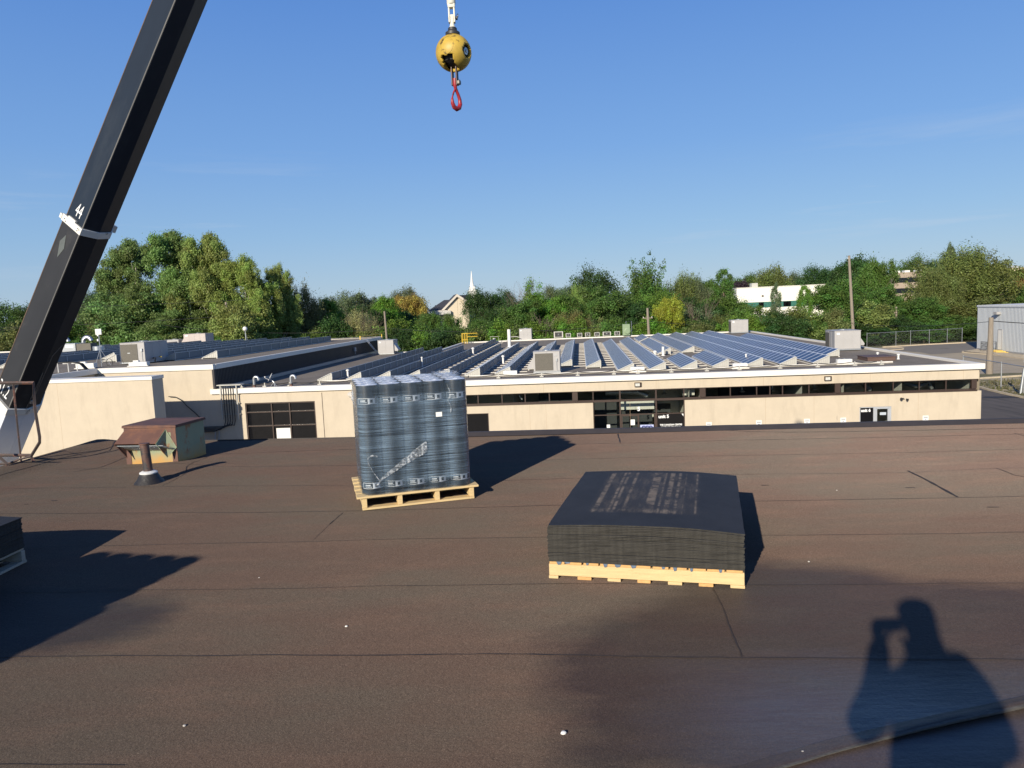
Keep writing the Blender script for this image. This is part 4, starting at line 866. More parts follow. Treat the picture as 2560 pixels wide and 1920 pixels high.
# lights and signs on the wall
for s,lab_ in ((-19.69,'boxy wall floodlight under the roof edge above the unit 5 entrance'),(-8.61,'boxy wall floodlight under the roof edge left of the unit 6 door')):
    t=thing('wall_floodlight',lab_,'light',lw(s,0.03,-3.24),-FA,'floodlights under the roof edge')
    b=MB(); b.prism([(-.2,-.13),(.16,-.13),(.22,-.07),(.22,0),(-.2,0)],-.13,.13); b.build('housing',M['brown'],t,bevel=.01)
    b=MB(); b.box(-.16,.11,-.145,-.131,-.09,.08); b.build('lens',mat('lamp_lens',(.6,.6,.55),.15,var=.3,scale=14),t)
t=thing('spotlight','small black twin headed spotlight high on the wall right of unit 6','light',lw(-4.36,0,-4.58),-FA)
b=MB(); b.lathe([(.05,0),(.05,.04)],12,(0,0,0),0,Matrix.Rotation(R(90),4,'X')); b.tube([(0,-.03,0),(.06,-.1,-.01)],.02,6); b.build('bracket',M['darkrub'],t)
for x,y,dx,dz in ((-.07,-.12,-.8,.1),(.13,-.15,.6,-.5)):
    b=MB(); b.lathe([(.035,0),(.05,.05),(.085,.12),(.07,.121)],12,(0,0,0),0,Matrix.Translation((x,y,0))@Vector((dx,-.7,dz)).to_track_quat('Z','Y').to_matrix().to_4x4()); b.build('lamp_head',M['darkrub'],t,smooth=True)
for i,(s,z,w_) in enumerate(((-15.68,-5.66,'leftmost of five, right of the unit 5 sign'),(-12.75,-5.63,'second from the left'),(-9.96,-5.62,'middle one of the five'),(-7.88,-5.61,'just left of the unit 6 door'),(-3.23,-5.62,'rightmost, right of the unit 6 door'))):
    t=thing('parking_sign','small white parking sign, '+w_,'sign',lw(s,0,z),-FA,'parking signs along the cream wall')
    b=MB(); b.box(0,.32,-.012,-.004,-.44,0); b.build('plate',M['signwhite'],t)
    b=MB()
    for zz,x0,x1,h in ((-.05,.03,.29,.02),(-.125,.04,.28,.05),(-.22,.11,.21,.04),(-.33,.05,.27,.05)): b.box(x0,x1,-.014,-.0125,zz-h/2,zz+h/2)
    b.build('lettering',mat('grey_print',(.25,.25,.27),.6),t)
# ================================================================ taller cream building on the left
TBd=thing('tall_cream_building','taller cream building at the left with black ribbed side wall and white roof edge','building',F,-FA)
ZB=-1.2
b=MB(); b.box(-54.25,-46.42,.004,.25,G-.3,-1.38); b.box(-54.25,-46.5,.3,.5,G,-1.4)
b.quad([(-54.25,.0,G),(-54.25,-4.7,G),(-54.25,-4.7,-1.38),(-54.25,.0,-1.38)]); b.quad([(-54.25,-4.7,G),(-100,-4.7,G),(-100,-4.7,-1.38),(-54.25,-4.7,-1.38)]); b.quad([(-100,-4.7,G),(-100,41,G),(-100,41,-1.38),(-100,-4.7,-1.38)]); b.quad([(-46.3,40.3,G),(-100,41,G),(-100,41,-1.38),(-46.3,40.3,-1.38)])
b.build('wall',M['cream'],TBd)
b=MB(); ns=200
for i in range(ns):   # ribbed siding on the side facing right
    t0=.26+i*.2; t1_=t0+.2; s0=-46.34
    b.quad([(s0,t0,G),(s0,t0+.08,G),(s0,t0+.08,-1.40),(s0,t0,-1.40)]); b.quad([(s0,t0+.08,G),(s0+.035,t0+.1,G),(s0+.035,t0+.1,-1.40),(s0,t0+.08,-1.40)]); b.quad([(s0+.035,t0+.1,G),(s0+.035,t0+.18,G),(s0+.035,t0+.18,-1.40),(s0+.035,t0+.1,-1.40)]); b.quad([(s0+.035,t0+.18,G),(s0,t1_,G),(s0,t1_,-1.40),(s0+.035,t0+.18,-1.40)])
b.box(-46.42,-46.28,-.03,.26,-2.65,-1.40)
b.build('ribbed_siding',M['corr'],TBd)
b=MB(); b.box(-54.1,-46.3,-.08,.25,-1.40,-1.07); b.box(-46.55,-46.25,.25,40.4,-1.40,-1.08)
b.quad([(-46.5,40.2,-1.08),(-100,40.9,-1.08),(-100,41.1,-1.08),(-46.5,40.5,-1.08)]); b.box(-100,-46.3,40.45,40.75,-1.4,-1.075)
b.box(-54.35,-54.05,-4.69,-.0,-1.40,-1.075); b.build('roof_edge_cap',M['cap'],TBd,bevel=.012,seg=1)
b=MB(); b.box(-46.30,-46.05,.3,38.9,-2.78,-2.55); b.build('base_flashing',M['galv'],TBd)
b=MB(); b.quad([(-54.1,-4.69,ZB),(-54.1,.2,ZB),(-100,.2,ZB),(-100,-4.69,ZB)]); b.quad([(-46.5,.2,ZB),(-46.5,40.5,ZB),(-100,40.5,ZB),(-100,.2,ZB)]); b.build('gravel_roof',M['gravel'],TBd)
SB=thing('screen_wall_block','plain cream stucco screen wall block standing in front of the tall building','wall',F,-FA)
b=MB(); b.box(-90,-46.93,-5.85,-4.75,G-.3,-1.44); b.build('wall',M['cream'],SB)
b=MB(); b.box(-90,-46.88,-5.91,-4.70,-1.44,-1.25); b.build('roof_edge_cap',M['cap'],SB,bevel=.01,seg=1)
b=MB(); b.box(-52.6,-52.59,-5.853,-5.85,G,-1.5); b.build('render_joint',mat('stucco_joint2',(.45,.34,.22),.9),SB)
# ================================================================ solar arrays
M['frame']=mat('pale_module_frame',(.70,.72,.74),.4,.2,var=.04)
def cell_mat():
    m=bpy.data.materials.new('solar_cells'); m.use_nodes=True; t=m.node_tree; N=t.nodes.new; k=t.links.new; b=t.nodes['Principled BSDF']
    tcn=N('ShaderNodeTexCoord'); sp=N('ShaderNodeSeparateXYZ'); k(tcn.outputs['Object'],sp.inputs[0])
    def line(x,p):
        a=N('ShaderNodeMath'); a.operation='MULTIPLY'; k(x,a.inputs[0]); a.inputs[1].default_value=1/p; f=N('ShaderNodeMath'); f.operation='FRACT'; k(a.outputs[0],f.inputs[0]); g=N('ShaderNodeMath'); g.operation='LESS_THAN'; k(f.outputs[0],g.inputs[0]); g.inputs[1].default_value=.05; return g.outputs[0]
    mxn=N('ShaderNodeMath'); mxn.operation='MAXIMUM'; k(line(sp.outputs[0],.16),mxn.inputs[0]); k(line(sp.outputs[1],.16),mxn.inputs[1])
    vo=N('ShaderNodeTexVoronoi'); vo.inputs['Scale'].default_value=16; k(tcn.outputs['Object'],vo.inputs['Vector'])
    oi=N('ShaderNodeObjectInfo'); r=N('ShaderNodeMapRange'); r.inputs[3].default_value=.8; r.inputs[4].default_value=1.25; k(oi.outputs['Random'],r.inputs[0])
    c1=N('ShaderNodeMix'); c1.data_type='RGBA'; c1.inputs[6].default_value=(.012,.028,.085,1); c1.inputs[7].default_value=(.02,.042,.12,1); sc=N('ShaderNodeSeparateColor'); k(vo.outputs['Color'],sc.inputs[0]); k(sc.outputs[0],c1.inputs[0])
    sm_=N('ShaderNodeVectorMath'); sm_.operation='SCALE'; k(c1.outputs[2],sm_.inputs[0]); k(r.outputs[0],sm_.inputs['Scale'])
    c=N('ShaderNodeMix'); c.data_type='RGBA'; k(mxn.outputs[0],c.inputs[0]); k(sm_.outputs[0],c.inputs[6]); c.inputs[7].default_value=(.07,.10,.16,1); k(c.outputs[2],b.inputs['Base Color'])
    b.inputs['Roughness'].default_value=.32; b.inputs['Specular IOR Level'].default_value=.3; b.inputs['Coat Weight'].default_value=.1; b.inputs['Coat Roughness'].default_value=.12; return m
M['cells']=cell_mat()
PW=1.0
def panel_mesh(wd,rise):   # one module: runs from the low edge (x=0,z=0) to the high edge (x=wd,z=rise), PW along y
    L_=math.hypot(wd,rise); Mx=Matrix.Rotation(-math.atan2(rise,wd),4,'Y'); b=MB(); f=.05
    b.box(f,L_-f,f,PW-.01-f,.0,.034,0,Mx)
    b.box(0,L_,0,f,0,.038,1,Mx); b.box(0,L_,PW-.01-f,PW-.01,0,.038,1,Mx); b.box(0,f,f,PW-.01-f,0,.038,1,Mx); b.box(L_-f,L_,f,PW-.01-f,0,.038,1,Mx)
    return b.mesh('solar_panel',[M['cells'],M['frame']])
pmA=panel_mesh(.98,.43); pmB=panel_mesh(1.15,.48)
b=MB(); b.box(1.06,2.02,0,.14,0,.035); barme=b.mesh('ballast_bar',M['ballast'])
def solar_row(s0,t0,t1,z0,label,group,wd=.98,rise=.43,pm=None,rails=True,panels=True,zroof=ZR):
    n=int(round((t1-t0)/PW)); t=thing('solar_row',label,'solar panels',lw(s0,t0,z0),-FA,group); T_=n*PW
    for i in range(n): link('solar_panel',pm,t,at=(0,i*PW,0))
    b=MB(); b.quad([(wd+.01,0,rise),(wd+.01,T_,rise),(wd+.07,T_,zroof-z0+.08),(wd+.07,0,zroof-z0+.08)]); b.quad([(wd+.01,0,rise+.03),(wd+.01,T_,rise+.03),(wd+.01,T_,rise-.0),(wd+.01,0,rise-.0)]); b.box(wd-.0,wd+.035,0,T_,rise+.015,rise+.045,1)
    for i in range(0,n+1,2): b.box(wd+.03,wd+.075,i*PW-.02,i*PW+.02,zroof-z0+.1,rise+.0,1)
    b.build('wind_deflector',[M['deflector'],M['alu']],t)
    for yy in (-.012,T_):
        b=MB(); d=.012; lo_=zroof-z0+.06
        P=[(0,-.01),(wd+.06,rise+.02),(wd+.06,lo_),(0,lo_)]
        b.v+=[(x,yy,z) for x,z in P]+[(x,yy+d,z) for x,z in P]; b.f+=[(0,1,2,3),(7,6,5,4)]+[(i,(i+1)%4,(i+1)%4+4,i+4) for i in range(4)]; b.m+=[0]*6
        if yy<0:
            for k in range(1,7):
                x=.1+(wd-.1)*k/7+.05; b.box(x-.012,x+.012,yy-.012,yy-.001,lo_+.02,x/wd*rise-.03,1)
            b.tube([(0,yy-.01,0.0),(wd+.05,yy-.01,rise+.02)],.022,4,0); b.box(wd-.02,wd+.06,yy-.015,yy,lo_,rise,0)
        b.build('end_plate',[M['endplate'],M['hvac']],t)
    if rails:
        k=int(T_/2.05)
        for i in range(k+1): link('ballast_bar',barme,t,at=(0,.2+i*2.05,zroof-z0))
    b=MB(); b.box(-.03,.05,-.05,T_+.05,zroof-z0,zroof-z0+.05); b.box(wd-.0,wd+.08,-.05,T_+.05,zroof-z0,zroof-z0+.05); b.build('base_rail',M['ballast'],t)
    return t
GA='solar rows on the lower roof'
rowsA=[]
ordn=['','second','third','fourth','fifth','sixth','seventh','eighth','ninth','tenth','eleventh','twelfth']
spec=[(0,4.2,34.3),(1,4.2,34.5),(2,4.2,36.2),(3,4.2,50),(4,4.2,37.5),(5,4.2,37.6),(6,4.2,38),(7,7.5,38.5),(8,9.15,40.3),(9,7.4,40.4),(10,3.8,37.8),(11,3.8,41.2),(12,3.9,11.9),(12,18.1,37.3),(12,38.2,46.5),(13,4.4,13.4),(13,19.1,48.0),(14,4.5,49),(15,4.3,49),(16,4.3,49),(17,9.7,38.5)]
rl={0:'leftmost one, beside open gravel near the black ribbed wall',1:'second from the left, partly behind the wrapped rolls',2:'third from the left, behind the wrapped rolls',3:'fourth from the left, reaching farthest back',4:'fifth from the left, behind the wrapped rolls',5:'with pale front wedge just right of the wrapped rolls',6:'with pale wedge left of the big air handler',7:'hidden in front by the big air handler',8:'emerging right beside the big air handler',9:'short white end plate right of the air handler',10:'its end just left of a white box',11:'long narrow one left of the short front blocks',14:'left one of three long blue rows',15:'middle one of three long blue rows',16:'right one of three long blue rows',17:'rightmost short one beside the grey hooded unit'}
for (i,t0,t1) in spec:
    s0=-41.12+2.045*i if i<12 else {12:-16.6,13:-14.5,14:-12.3,15:-10.23,16:-8.17,17:-5.75}[i]
    if (i,t0)==(12,3.9): lb='short front block of blue panels, left of two'
    elif i==12 and t0==18.1: lb='middle block with ribbed end behind the short left block'
    elif i==12: lb='small dark rear block at the far roof edge'
    elif i==13 and t0==4.4: lb='short front block of blue panels, right of two'
    elif i==13: lb='long rear block whose end shows behind the short right block'
    else: lb=rl[i]
    solar_row(s0,t0,t1,-2.69,'solar row, '+lb,GA,pm=pmA,rails=(3<=i<=13))
GB='solar rows on the taller left roof'
lB=['nearest the black ribbed wall, pale grey back showing','second from the black ribbed wall','third from the black ribbed wall','fourth from the black ribbed wall','fifth from the black ribbed wall, behind the big grey condenser','sixth from the black ribbed wall','seventh from the black ribbed wall, behind the round fans','eighth from the black ribbed wall','ninth from the black ribbed wall, left of the crane boom','tenth from the black ribbed wall, left of the crane boom','farthest left, beyond the crane boom']
for k in range(11):
    s0=-51.9-2.78*k; solar_row(s0,[9.2,8.2,9,9.5,13.5,5.5,6.3,5,2,0,-2][k],[34.8,36.6,37.6,37.8,37,38,38,38,38,38,38][k],-1.13,'left roof solar row, '+lB[k],GB,wd=1.15,rise=.48,pm=pmB,rails=False,zroof=ZB)
# ================================================================ rooftop equipment
def ac_unit(at,rz,w_,d_,h_,label,m='hvac',grille=None,hood=None,group=None,panels=2,sticker=True):
    t=thing('air_handler',label,'rooftop unit',at,rz,group); mm=M[m]
    b=MB(); b.box(-.03,w_+.03,-.03,d_+.03,0,.10); b.build('base_frame',M['galv'],t,bevel=.005,seg=1)
    b=MB(); b.box(0,w_,0,d_,.10,h_); b.build('cabinet',mm,t,bevel=.015,seg=1)
    b=MB(); b.box(-.02,w_+.02,-.02,d_+.02,h_,h_+.035)
    for k in range(1,panels+1):
        x=w_*k/(panels+1); b.box(x-.01,x+.01,-.012,-.002,.14,h_-.02)
    for k in range(1,3):
        y=d_*k/3; b.box(-.012,-.002,y-.01,y+.01,.14,h_-.02); b.box(w_+.002,w_+.012,y-.01,y+.01,.14,h_-.02)
    b.build('panel_trim',mm,t)
    if grille:
        for face,a,c,z0,z1 in grille:
            b=MB()
            if face=='f': b.box(a*w_,c*w_,-.03,-.004,z0*h_,z1*h_); n=12; 
            else: b.box(-.03,-.004,a*d_,c*d_,z0*h_,z1*h_)
            b.build('coil_grille',M['grille'],t)
    if hood:
        sgn,y0,y1=hood; b=MB(); x=w_ if sgn>0 else 0; e=sgn*.45
        P=[(x,h_*.75),(x+e,h_*.30),(x+e*.9,h_*.2),(x,h_*.22)]
        b.v+=[(px,y0*d_,pz) for px,pz in P]+[(px,y1*d_,pz) for px,pz in P]; b.f+=[(0,1,2,3),(7,6,5,4)]+[(i,(i+1)%4,(i+1)%4+4,i+4) for i in range(4)]; b.m+=[0]*6
        b.build('intake_hood',mm,t)
    if sticker: b=MB(); b.box(w_*.08,w_*.2,-.016,-.006,h_*.82,h_*.92); b.build('data_plate',M['signwhite'],t)
    b=MB(); b.lathe([(.28,0),(.30,.03),(.30,.07),(.05,.075)],16,(w_*.5,d_*.5,h_+.03)); b.build('fan_guard',M['galv'],t)
    return t
t=ac_unit(lw(-26.25,4.7,ZR+.03),-FA-R(1),1.78,1.3,1.42,'big grey air handler with brown coil grille in the middle front of the lower roof',grille=[('f',.06,.74,.12,.93)],hood=(-1,.1,.6),panels=1)
b=MB(); b.box(1.5,1.62,-.09,-.005,.78,.95); b.tube([(1.56,-.05,.78),(1.56,-.05,.2),(1.7,-.04,.1)],.014,6); b.box(1.42,1.62,-.02,-.004,1.14,1.2); b.build('switch_box',M['galv'],t)
ac_unit(lw(-31.15,53.2,-2.75),-FA,1.62,1.5,1.5,'pale grey roof unit at the back edge between the yellow cage and the small condensers')
ac_unit(lw(-4.15,50.6,-2.75),-FA,2.1,1.6,1.62,'pinkish grey roof unit at the far back edge behind the blue solar rows','hvac',grille=[('s',.0,.9,.1,.9)])
ac_unit(lw(-3.22,15.2,ZR+.05),-FA-R(2),1.95,2.5,1.5,'large grey roof unit with side hood at the right beside the last blue row',hood=(1,.2,.8),panels=2,grille=[('s',.55,.95,.15,.9)])
ac_unit(lw(-44.95,33.6,ZR+.02),-FA,1.72,1.9,1.5,'pale grey roof unit with right side hood at the end of the black ribbed wall',hood=(1,.1,.7),panels=1)
t=ac_unit(lw(-56.1,5.5,ZB+.06),-FA,1.9,3.0,1.47,'big grey condenser with brown coil grille on the taller left roof behind the tripod mast',grille=[('f',.05,.72,.08,.94)],panels=1,sticker=False)
b=MB(); b.box(1.62,1.76,-.1,-.01,.85,1.05); b.tube([(1.7,-.05,.85),(1.7,-.05,.15)],.016,6); b.box(.6,.8,-.035,-.03,.72,.78); b.build('switch_box',M['galv'],t)
b=MB(); b.tube([(1.9,1.0,.3),(2.3,.6,.3),(2.5,.2,.1)],.05,8); b.tube([(2.0,1.6,.35),(2.4,1.2,.35)],.035,8,1); b.build('connecting_pipe',[M['darkrub'],M['yellow']],t,smooth=True)
ac_unit(lw(-69.9,39.0,ZB),-FA,2.7,2.0,1.35,'long pinkish roof unit with side hood in front of the tall left trees','hvacp',hood=(-1,.1,.9),panels=3)
ac_unit(lw(-72.5,39.4,ZB),-FA,1.7,1.5,.75,'low grey roof unit just left of the long pinkish unit',panels=1,sticker=False)
# make-up air unit, stacks, fans
t=thing('makeup_air_unit','shiny galvanised air unit on legs beside the crane boom','rooftop unit',lw(-74.1,22.2,ZB),-FA)
b=MB(); b.box(0,2.6,0,1.2,.45,1.25); b.build('casing',M['galv'],t,bevel=.01,seg=1); b=MB(); b.box(2.6,4.1,.1,1.1,.5,1.2); b.build('burner_section',M['grille'],t,bevel=.01,seg=1)
for x,y in ((.05,.05),(2.5,.05),(4.0,.1),(.05,1.1),(2.5,1.1)): b=MB(); b.box(x,x+.07,y,y+.07,0,.45); b.build('leg',M['galv'],t)
b=MB(); b.box(1.6,2.4,-.012,-.002,.85,1.1); b.build('label_plate',M['signwhite'],t)
for s,lb in ((-74.3,'shiny curved exhaust stack left of the other, above the galvanised unit'),(-71.9,'shiny curved exhaust stack right of the other, above the galvanised unit')):
    t=thing('exhaust_stack',lb,'exhaust pipe',lw(s,24.0,ZB),-FA,'curved exhaust stacks'); b=MB(); pts=[(0,0,0),(0,0,1.35)]+[(.42*(1-math.cos(a)),0,1.35+.42*math.sin(a)) for a in (.4,.8,1.2,1.57,2.0,2.4,2.8,3.0)]; b.tube(pts,.19,14); b.build('elbow',M['galv'],t,smooth=True)
for s,tt,lb in ((-68.6,21.4,'front left one of the two round galvanised roof fans'),(-67.9,24.6,'rear right one of the two round galvanised roof fans')):
    t=thing('roof_fan',lb,'fan',lw(s,tt,ZB),-FA,'round roof fans'); b=MB(); b.lathe([(.55,0),(.6,.12),(.6,.16)],24); b.build('curb',M['galv'],t); b=MB(); b.lathe([(.5,.16),(.5,.9),(.46,.92),(.44,.7)],28); b.build('drum',M['galv'],t,smooth=True); b=MB(); b.lathe([(.2,.5),(.2,.8)],12); b.build('motor',M['darkrub'],t)
t=thing('tripod_mast','tripod mast with square white antenna panel beside the big grey condenser','antenna',lw(-56.6,4.1,ZB),-FA)
b=MB(); b.tube([(0,0,0),(0,0,2.25)],.03,8); b.build('mast',M['galv'],t)
for a in (20,140,260): b=MB(); b.tube([(math.cos(R(a))*.62,math.sin(R(a))*.62,0),(0,0,1.25)],.014,6); b.tube([(math.cos(R(a))*.5,math.sin(R(a))*.5,.2),(0,0,.35)],.01,5); b.build('leg',M['galv'],t)
b=MB(); b.box(-.2,.24,-.06,.0,2.25,2.65); b.build('antenna_panel',M['white'],t,bevel=.01); b=MB(); b.box(-.12,-.02,-.08,.0,1.8,1.95); b.box(-.1,-.0,-.06,.0,2.15,2.25); b.build('junction_box',M['white'],t)
b=MB(); pts=[(.5+.24*math.cos(i*.42),.1,.27+.26*math.sin(i*.42)) for i in range(46)]; b.tube([(x+.006*i/9,y+.01*(i%3),z) for i,(x,y,z) in enumerate(pts)],.014,5); b.build('coiled_cable',M['darkrub'],t)
t=thing('globe_light','round white globe on a slim post at the back of the taller roof','light',lw(-62.4,39.3,ZB),-FA); b=MB(); b.tube([(0,0,0),(0,0,1.5)],.035,6); b.tube([(.3,0,0),(.02,0,1.2)],.02,5); b.build('post',M['galv'],t); b=MB(); b.lathe([(.27*math.sin(a*.2+.01),1.72-.27*math.cos(a*.2)) for a in range(16)],20); b.build('globe',M['white'],t,smooth=True)
# parapet clutter on the left roof
t=thing('conduit_rack','white conduit rack with black cable bend over the roof edge between the left parapets','rack',lw(-54.9,-.4,ZB),-FA)
for x in (-1.6,-.9,-.3): b=MB(); b.tube([(x,0,0),(x,0,.55),(x-.35,0,.55)],.03,5); b.build('bracket',M['white'],t)
for k in range(4): b=MB(); b.tube([(-2.4,.1*k,.62),(-.6,.1*k,.62),(-.1,.1*k,.5),(.25,.1*k,.1),(.3,.1*k-.2,-.8)],.035,6); b.build('conduit',M['wire'],t,smooth=True)
for (s,tt,w_,h_,lb) in ((-57.3,-2.0,.9,.3,'low white box on the left roof just right of the crane boom'),(-53.9,3.0,1.3,.28,'low white combiner box in front of the left solar rows'),(-57.4,2.5,1.3,.35,'white vent block near the crane boom on the left roof')):
    o=MB(); o.box(0,w_,0,.4,.05,h_); o.box(-.1,w_+.1,-.05,.1,0,.05); o.box(w_*.2,w_*.5,.1,.3,h_,h_+.12); o=o.build('combiner_box',M['white'],None,at=lw(s,tt,ZB),rz=-FA,bevel=.01,seg=1); tag(o,lb,'box')
for (s,tt,lb) in ((-19.9,3.2,'white combiner box before the second solar row right of the air handler'),(-13.4,3.25,'white combiner box before the short blue blocks'),(-6.85,3.6,'white combiner box before the rightmost blue rows'),(-28.2,3.6,'white combiner box left of the big grey air handler')):
    t=thing('combiner_box',lb,'box',lw(s,tt,ZR),-FA,'combiner boxes along the roof edge'); b=MB(); b.box(0,.9,0,.35,.10,.34); b.build('enclosure',M['white'],t,bevel=.012); b=MB(); b.box(-.08,1.0,-.05,.06,0,.10); b.box(-.08,1.0,.3,.4,0,.10); b.build('sleeper',M['ballast'],t); b=MB(); b.box(.1,.2,.1,.2,.34,.38); b.box(.4,.5,.1,.2,.34,.38); b.build('gland',M['galv'],t)
t=thing('cable_run','black cable sagging along low supports behind the long white roof edge','cable',lw(0,0,0),-FA)
S_=[(-45.5,2.0),(-43.9,2.0),(-42.2,2.0),(-40.2,2.1),(-38.0,2.1),(-36,2.1),(-33.5,2.2),(-31,2.2),(-28.4,2.4),(-25.6,2.3),(-23.3,2.3),(-21,2.4),(-19.5,2.4),(-17.4,2.4),(-15.2,2.4),(-13.2,2.4),(-10.7,2.5),(-8.4,2.6),(-6.1,2.8),(-4.5,2.8)]
b=MB(); pts=[]
for (a,ta),(c,tc_) in zip(S_,S_[1:]):
    for k in range(6): f=k/6; pts.append((a+(c-a)*f,ta+(tc_-ta)*f,ZR+.24-.09*math.sin(math.pi*f)))
b.tube(pts,.022,5); b.tube([(x,y+.15,z-.03) for x,y,z in pts],.014,5); b.build('cable',M['wire'],t)
for s,tt in S_: b=MB(); b.box(s-.12,s+.12,tt-.12,tt+.12,ZR,ZR+.07); b.box(s-.03,s+.03,tt-.05,tt+.05,ZR+.07,ZR+.26); b.build('cable_support',M['endplate'],t)
b=MB(); b.tube([(-30.5,3.55,ZR+.06),(-3.5,3.6,ZR+.06)],.06,4); ow=b.build('kerb_bar',M['ballast'],None,at=F,rz=-FA); tag(ow,'long pale bar lying along the front ends of the solar rows','rail')
b=MB(); b.tube([(-40.9,3.75,ZR+.06),(-30.6,3.7,ZR+.06)],.05,4); ow=b.build('kerb_bar',M['ballast'],None,at=F,rz=-FA); tag(ow,'pale bar lying at the front of the leftmost solar rows beside the wrapped rolls','rail')
# hatch, vents, pipes
t=thing('roof_hatch','low dark brown roof hatch at the right end of the gravel roof','hatch',lw(-4.35,5.4,ZR),-FA-R(1)); b=MB(); b.box(0,1.75,0,1.9,0,.22); b.build('curb',M['hatch'],t,bevel=.01,seg=1); b=MB(); b.box(-.04,1.79,-.04,.93,.22,.27); b.box(-.04,1.79,.97,1.94,.22,.27); b.build('cover',M['hatch'],t,bevel=.008,seg=1)
def stub(s,tt,h_,r_,lab_,z=ZR,cap=True,nm='vent_stub'):
    t=thing(nm,lab_,'vent',lw(s,tt,z),-FA); b=MB(); b.lathe([(r_*1.8,0),(r_*1.1,.05),(r_,.06),(r_,h_)],12); b.build('pipe',M['white'],t,smooth=True)
    if cap: b=MB(); b.lathe([(r_*1.7,h_),(r_*1.7,h_+r_),(r_*.5,h_+r_*1.8)],12); b.build('cap',M['white'],t,smooth=True)
stub(-2.1,6.2,.26,.06,'short white vent with round cap beside the brown hatch'); stub(-2.35,9.0,.2,.06,'short white vent behind the brown hatch'); stub(-31.2,39.5,2.0,.19,'tall white flue pipe at the back left of the solar field',cap=False,nm='flue_pipe')
stub(-29.35,14.6,.55,.08,'white vent pipe standing between solar rows left of the big air handler'); stub(-16.3,17.0,.75,.11,'white vent pipe in the gap between the front and rear solar blocks',cap=False); stub(-17.4,12.5,.6,.09,'short white vent left of the short front solar block')
stub(-39.7,6.5,.5,.07,'small white capped vent on the leftmost solar row end'); stub(-35.9,14,.75,.05,'thin white mushroom vent between the leftmost solar rows'); stub(-33.6,27,.6,.09,'small white vent far back between the left solar rows'); stub(-11.7,7.4,.55,.05,'thin dark tipped vent poking up between the blue rows')
for s,lb in ((-44.45,'metal gooseneck vent pipe left of the satellite dish'),(-41.95,'metal gooseneck vent pipe right of the satellite dish')):
    t=thing('gooseneck_vent',lb,'vent',lw(s,1.6,ZR),-FA,'gooseneck vents'); b=MB(); b.tube([(0,0,0),(0,0,.2)],.12,10); b.build('boot',M['railrust'],t); b=MB(); b.tube([(0,0,.2),(0,0,.55)]+[(.16*(1-math.cos(a)),0,.55+.16*math.sin(a)) for a in (.5,1,1.57,2.1,2.6,3.14)]+[(.32,0,.48)],.085,10); b.build('neck',M['galv'],t,smooth=True)
t=thing('satellite_dish','grey satellite dish on a bent mast at the front edge of the lower roof','satellite dish',lw(-43.35,1.5,ZR),-FA)
b=MB(); b.tube([(.35,0,0),(.3,0,.3),(.05,.05,.55)],.03,7); b.tube([(.3,0,.35),(.55,-.15,0)],.015,5); b.tube([(.3,0,.35),(.1,-.2,0)],.015,5); b.build('mast',M['galv'],t)
b=MB(); dn=Vector((-.75,-.35,.45)).normalized(); Mo=Matrix.Translation((.1,.05,.62))@(dn).to_track_quat('Z','Y').to_matrix().to_4x4(); b.lathe([(.02,0),(.15,.015),(.28,.055),(.31,.075),(.312,.07),(.28,.045),(.15,.005)],24,(0,0,0),0,Mo); b.build('dish',mat('grey_dish',(.42,.43,.43),.5),t,smooth=True)
b=MB(); b.tube([Vector((.1,.05,.42)),Vector((.1,.05,.42))+dn*.42],.012,5); b.lathe([(.04,0),(.05,.08)],8,tuple(Vector((.1,.05,.45))+dn*.42)); b.build('feed_arm',M['white'],t)
t=thing('ladder','aluminium ladder leaning on the black ribbed wall near its far end','ladder',lw(-45.75,34.3,ZR),-FA)
for dy in (0,.42): b=MB(); b.tube([(.55,dy,0),(-.35,dy-1.3,1.75)],.035,4); b.build('stile',M['alu'],t)
b=MB()
for k in range(1,8): f=k/8; b.tube([(.55-.9*f,-1.3*f,1.75*f),(.55-.9*f,.42-1.3*f,1.75*f)],.018,4)
b.build('rungs',M['alu'],t)
b=MB(); b.tube([(-46.2,40.0,-2.7),(-46.2,40.0,-.72),(-46.3,38.6,-.70),(-46.8,33.4,-.72),(-46.8,33.4,-1.2)],.05,5); o=b.build('pipe_hoop',M['yellow'],None,at=F,rz=-FA); tag(o,'thin yellow safety hoop at the far end of the black ribbed wall','railing')
b=MB(); b.box(0,.25,0,.18,0,.38); b.tube([(.12,.1,0),(.12,.1,-.3)],.03,5); o=b.build('wall_box',M['hvac'],None,at=lw(-46.28,29.5,-2.1),rz=-FA-R(90)); tag(o,'small grey electrical box on the black ribbed wall near the ladder','box')
t=thing('ladder_cage','yellow caged access ladder rising above the back left roof edge','ladder',lw(-38.6,51.2,-3.2),-FA)
for k in range(6): a=k*.34; b=MB(); b.tube([(a*.45,.0 if k%2 else .3,0),(a*.45,.0 if k%2 else .3,1.75)],.035,4); b.build('upright',M['yellow'],t)
b=MB()
for z in (.1,.9,1.72): b.tube([(0,0,z),(.8,0,z),(.8,.5,z),(0,.5,z),(0,0,z)],.03,4)
b.tube([(.75,0,1.72),(2.1,0,1.72),(2.1,0,1.3),(.75,0,1.3)],.04,4); b.build('cage_hoop',M['yellow'],t)
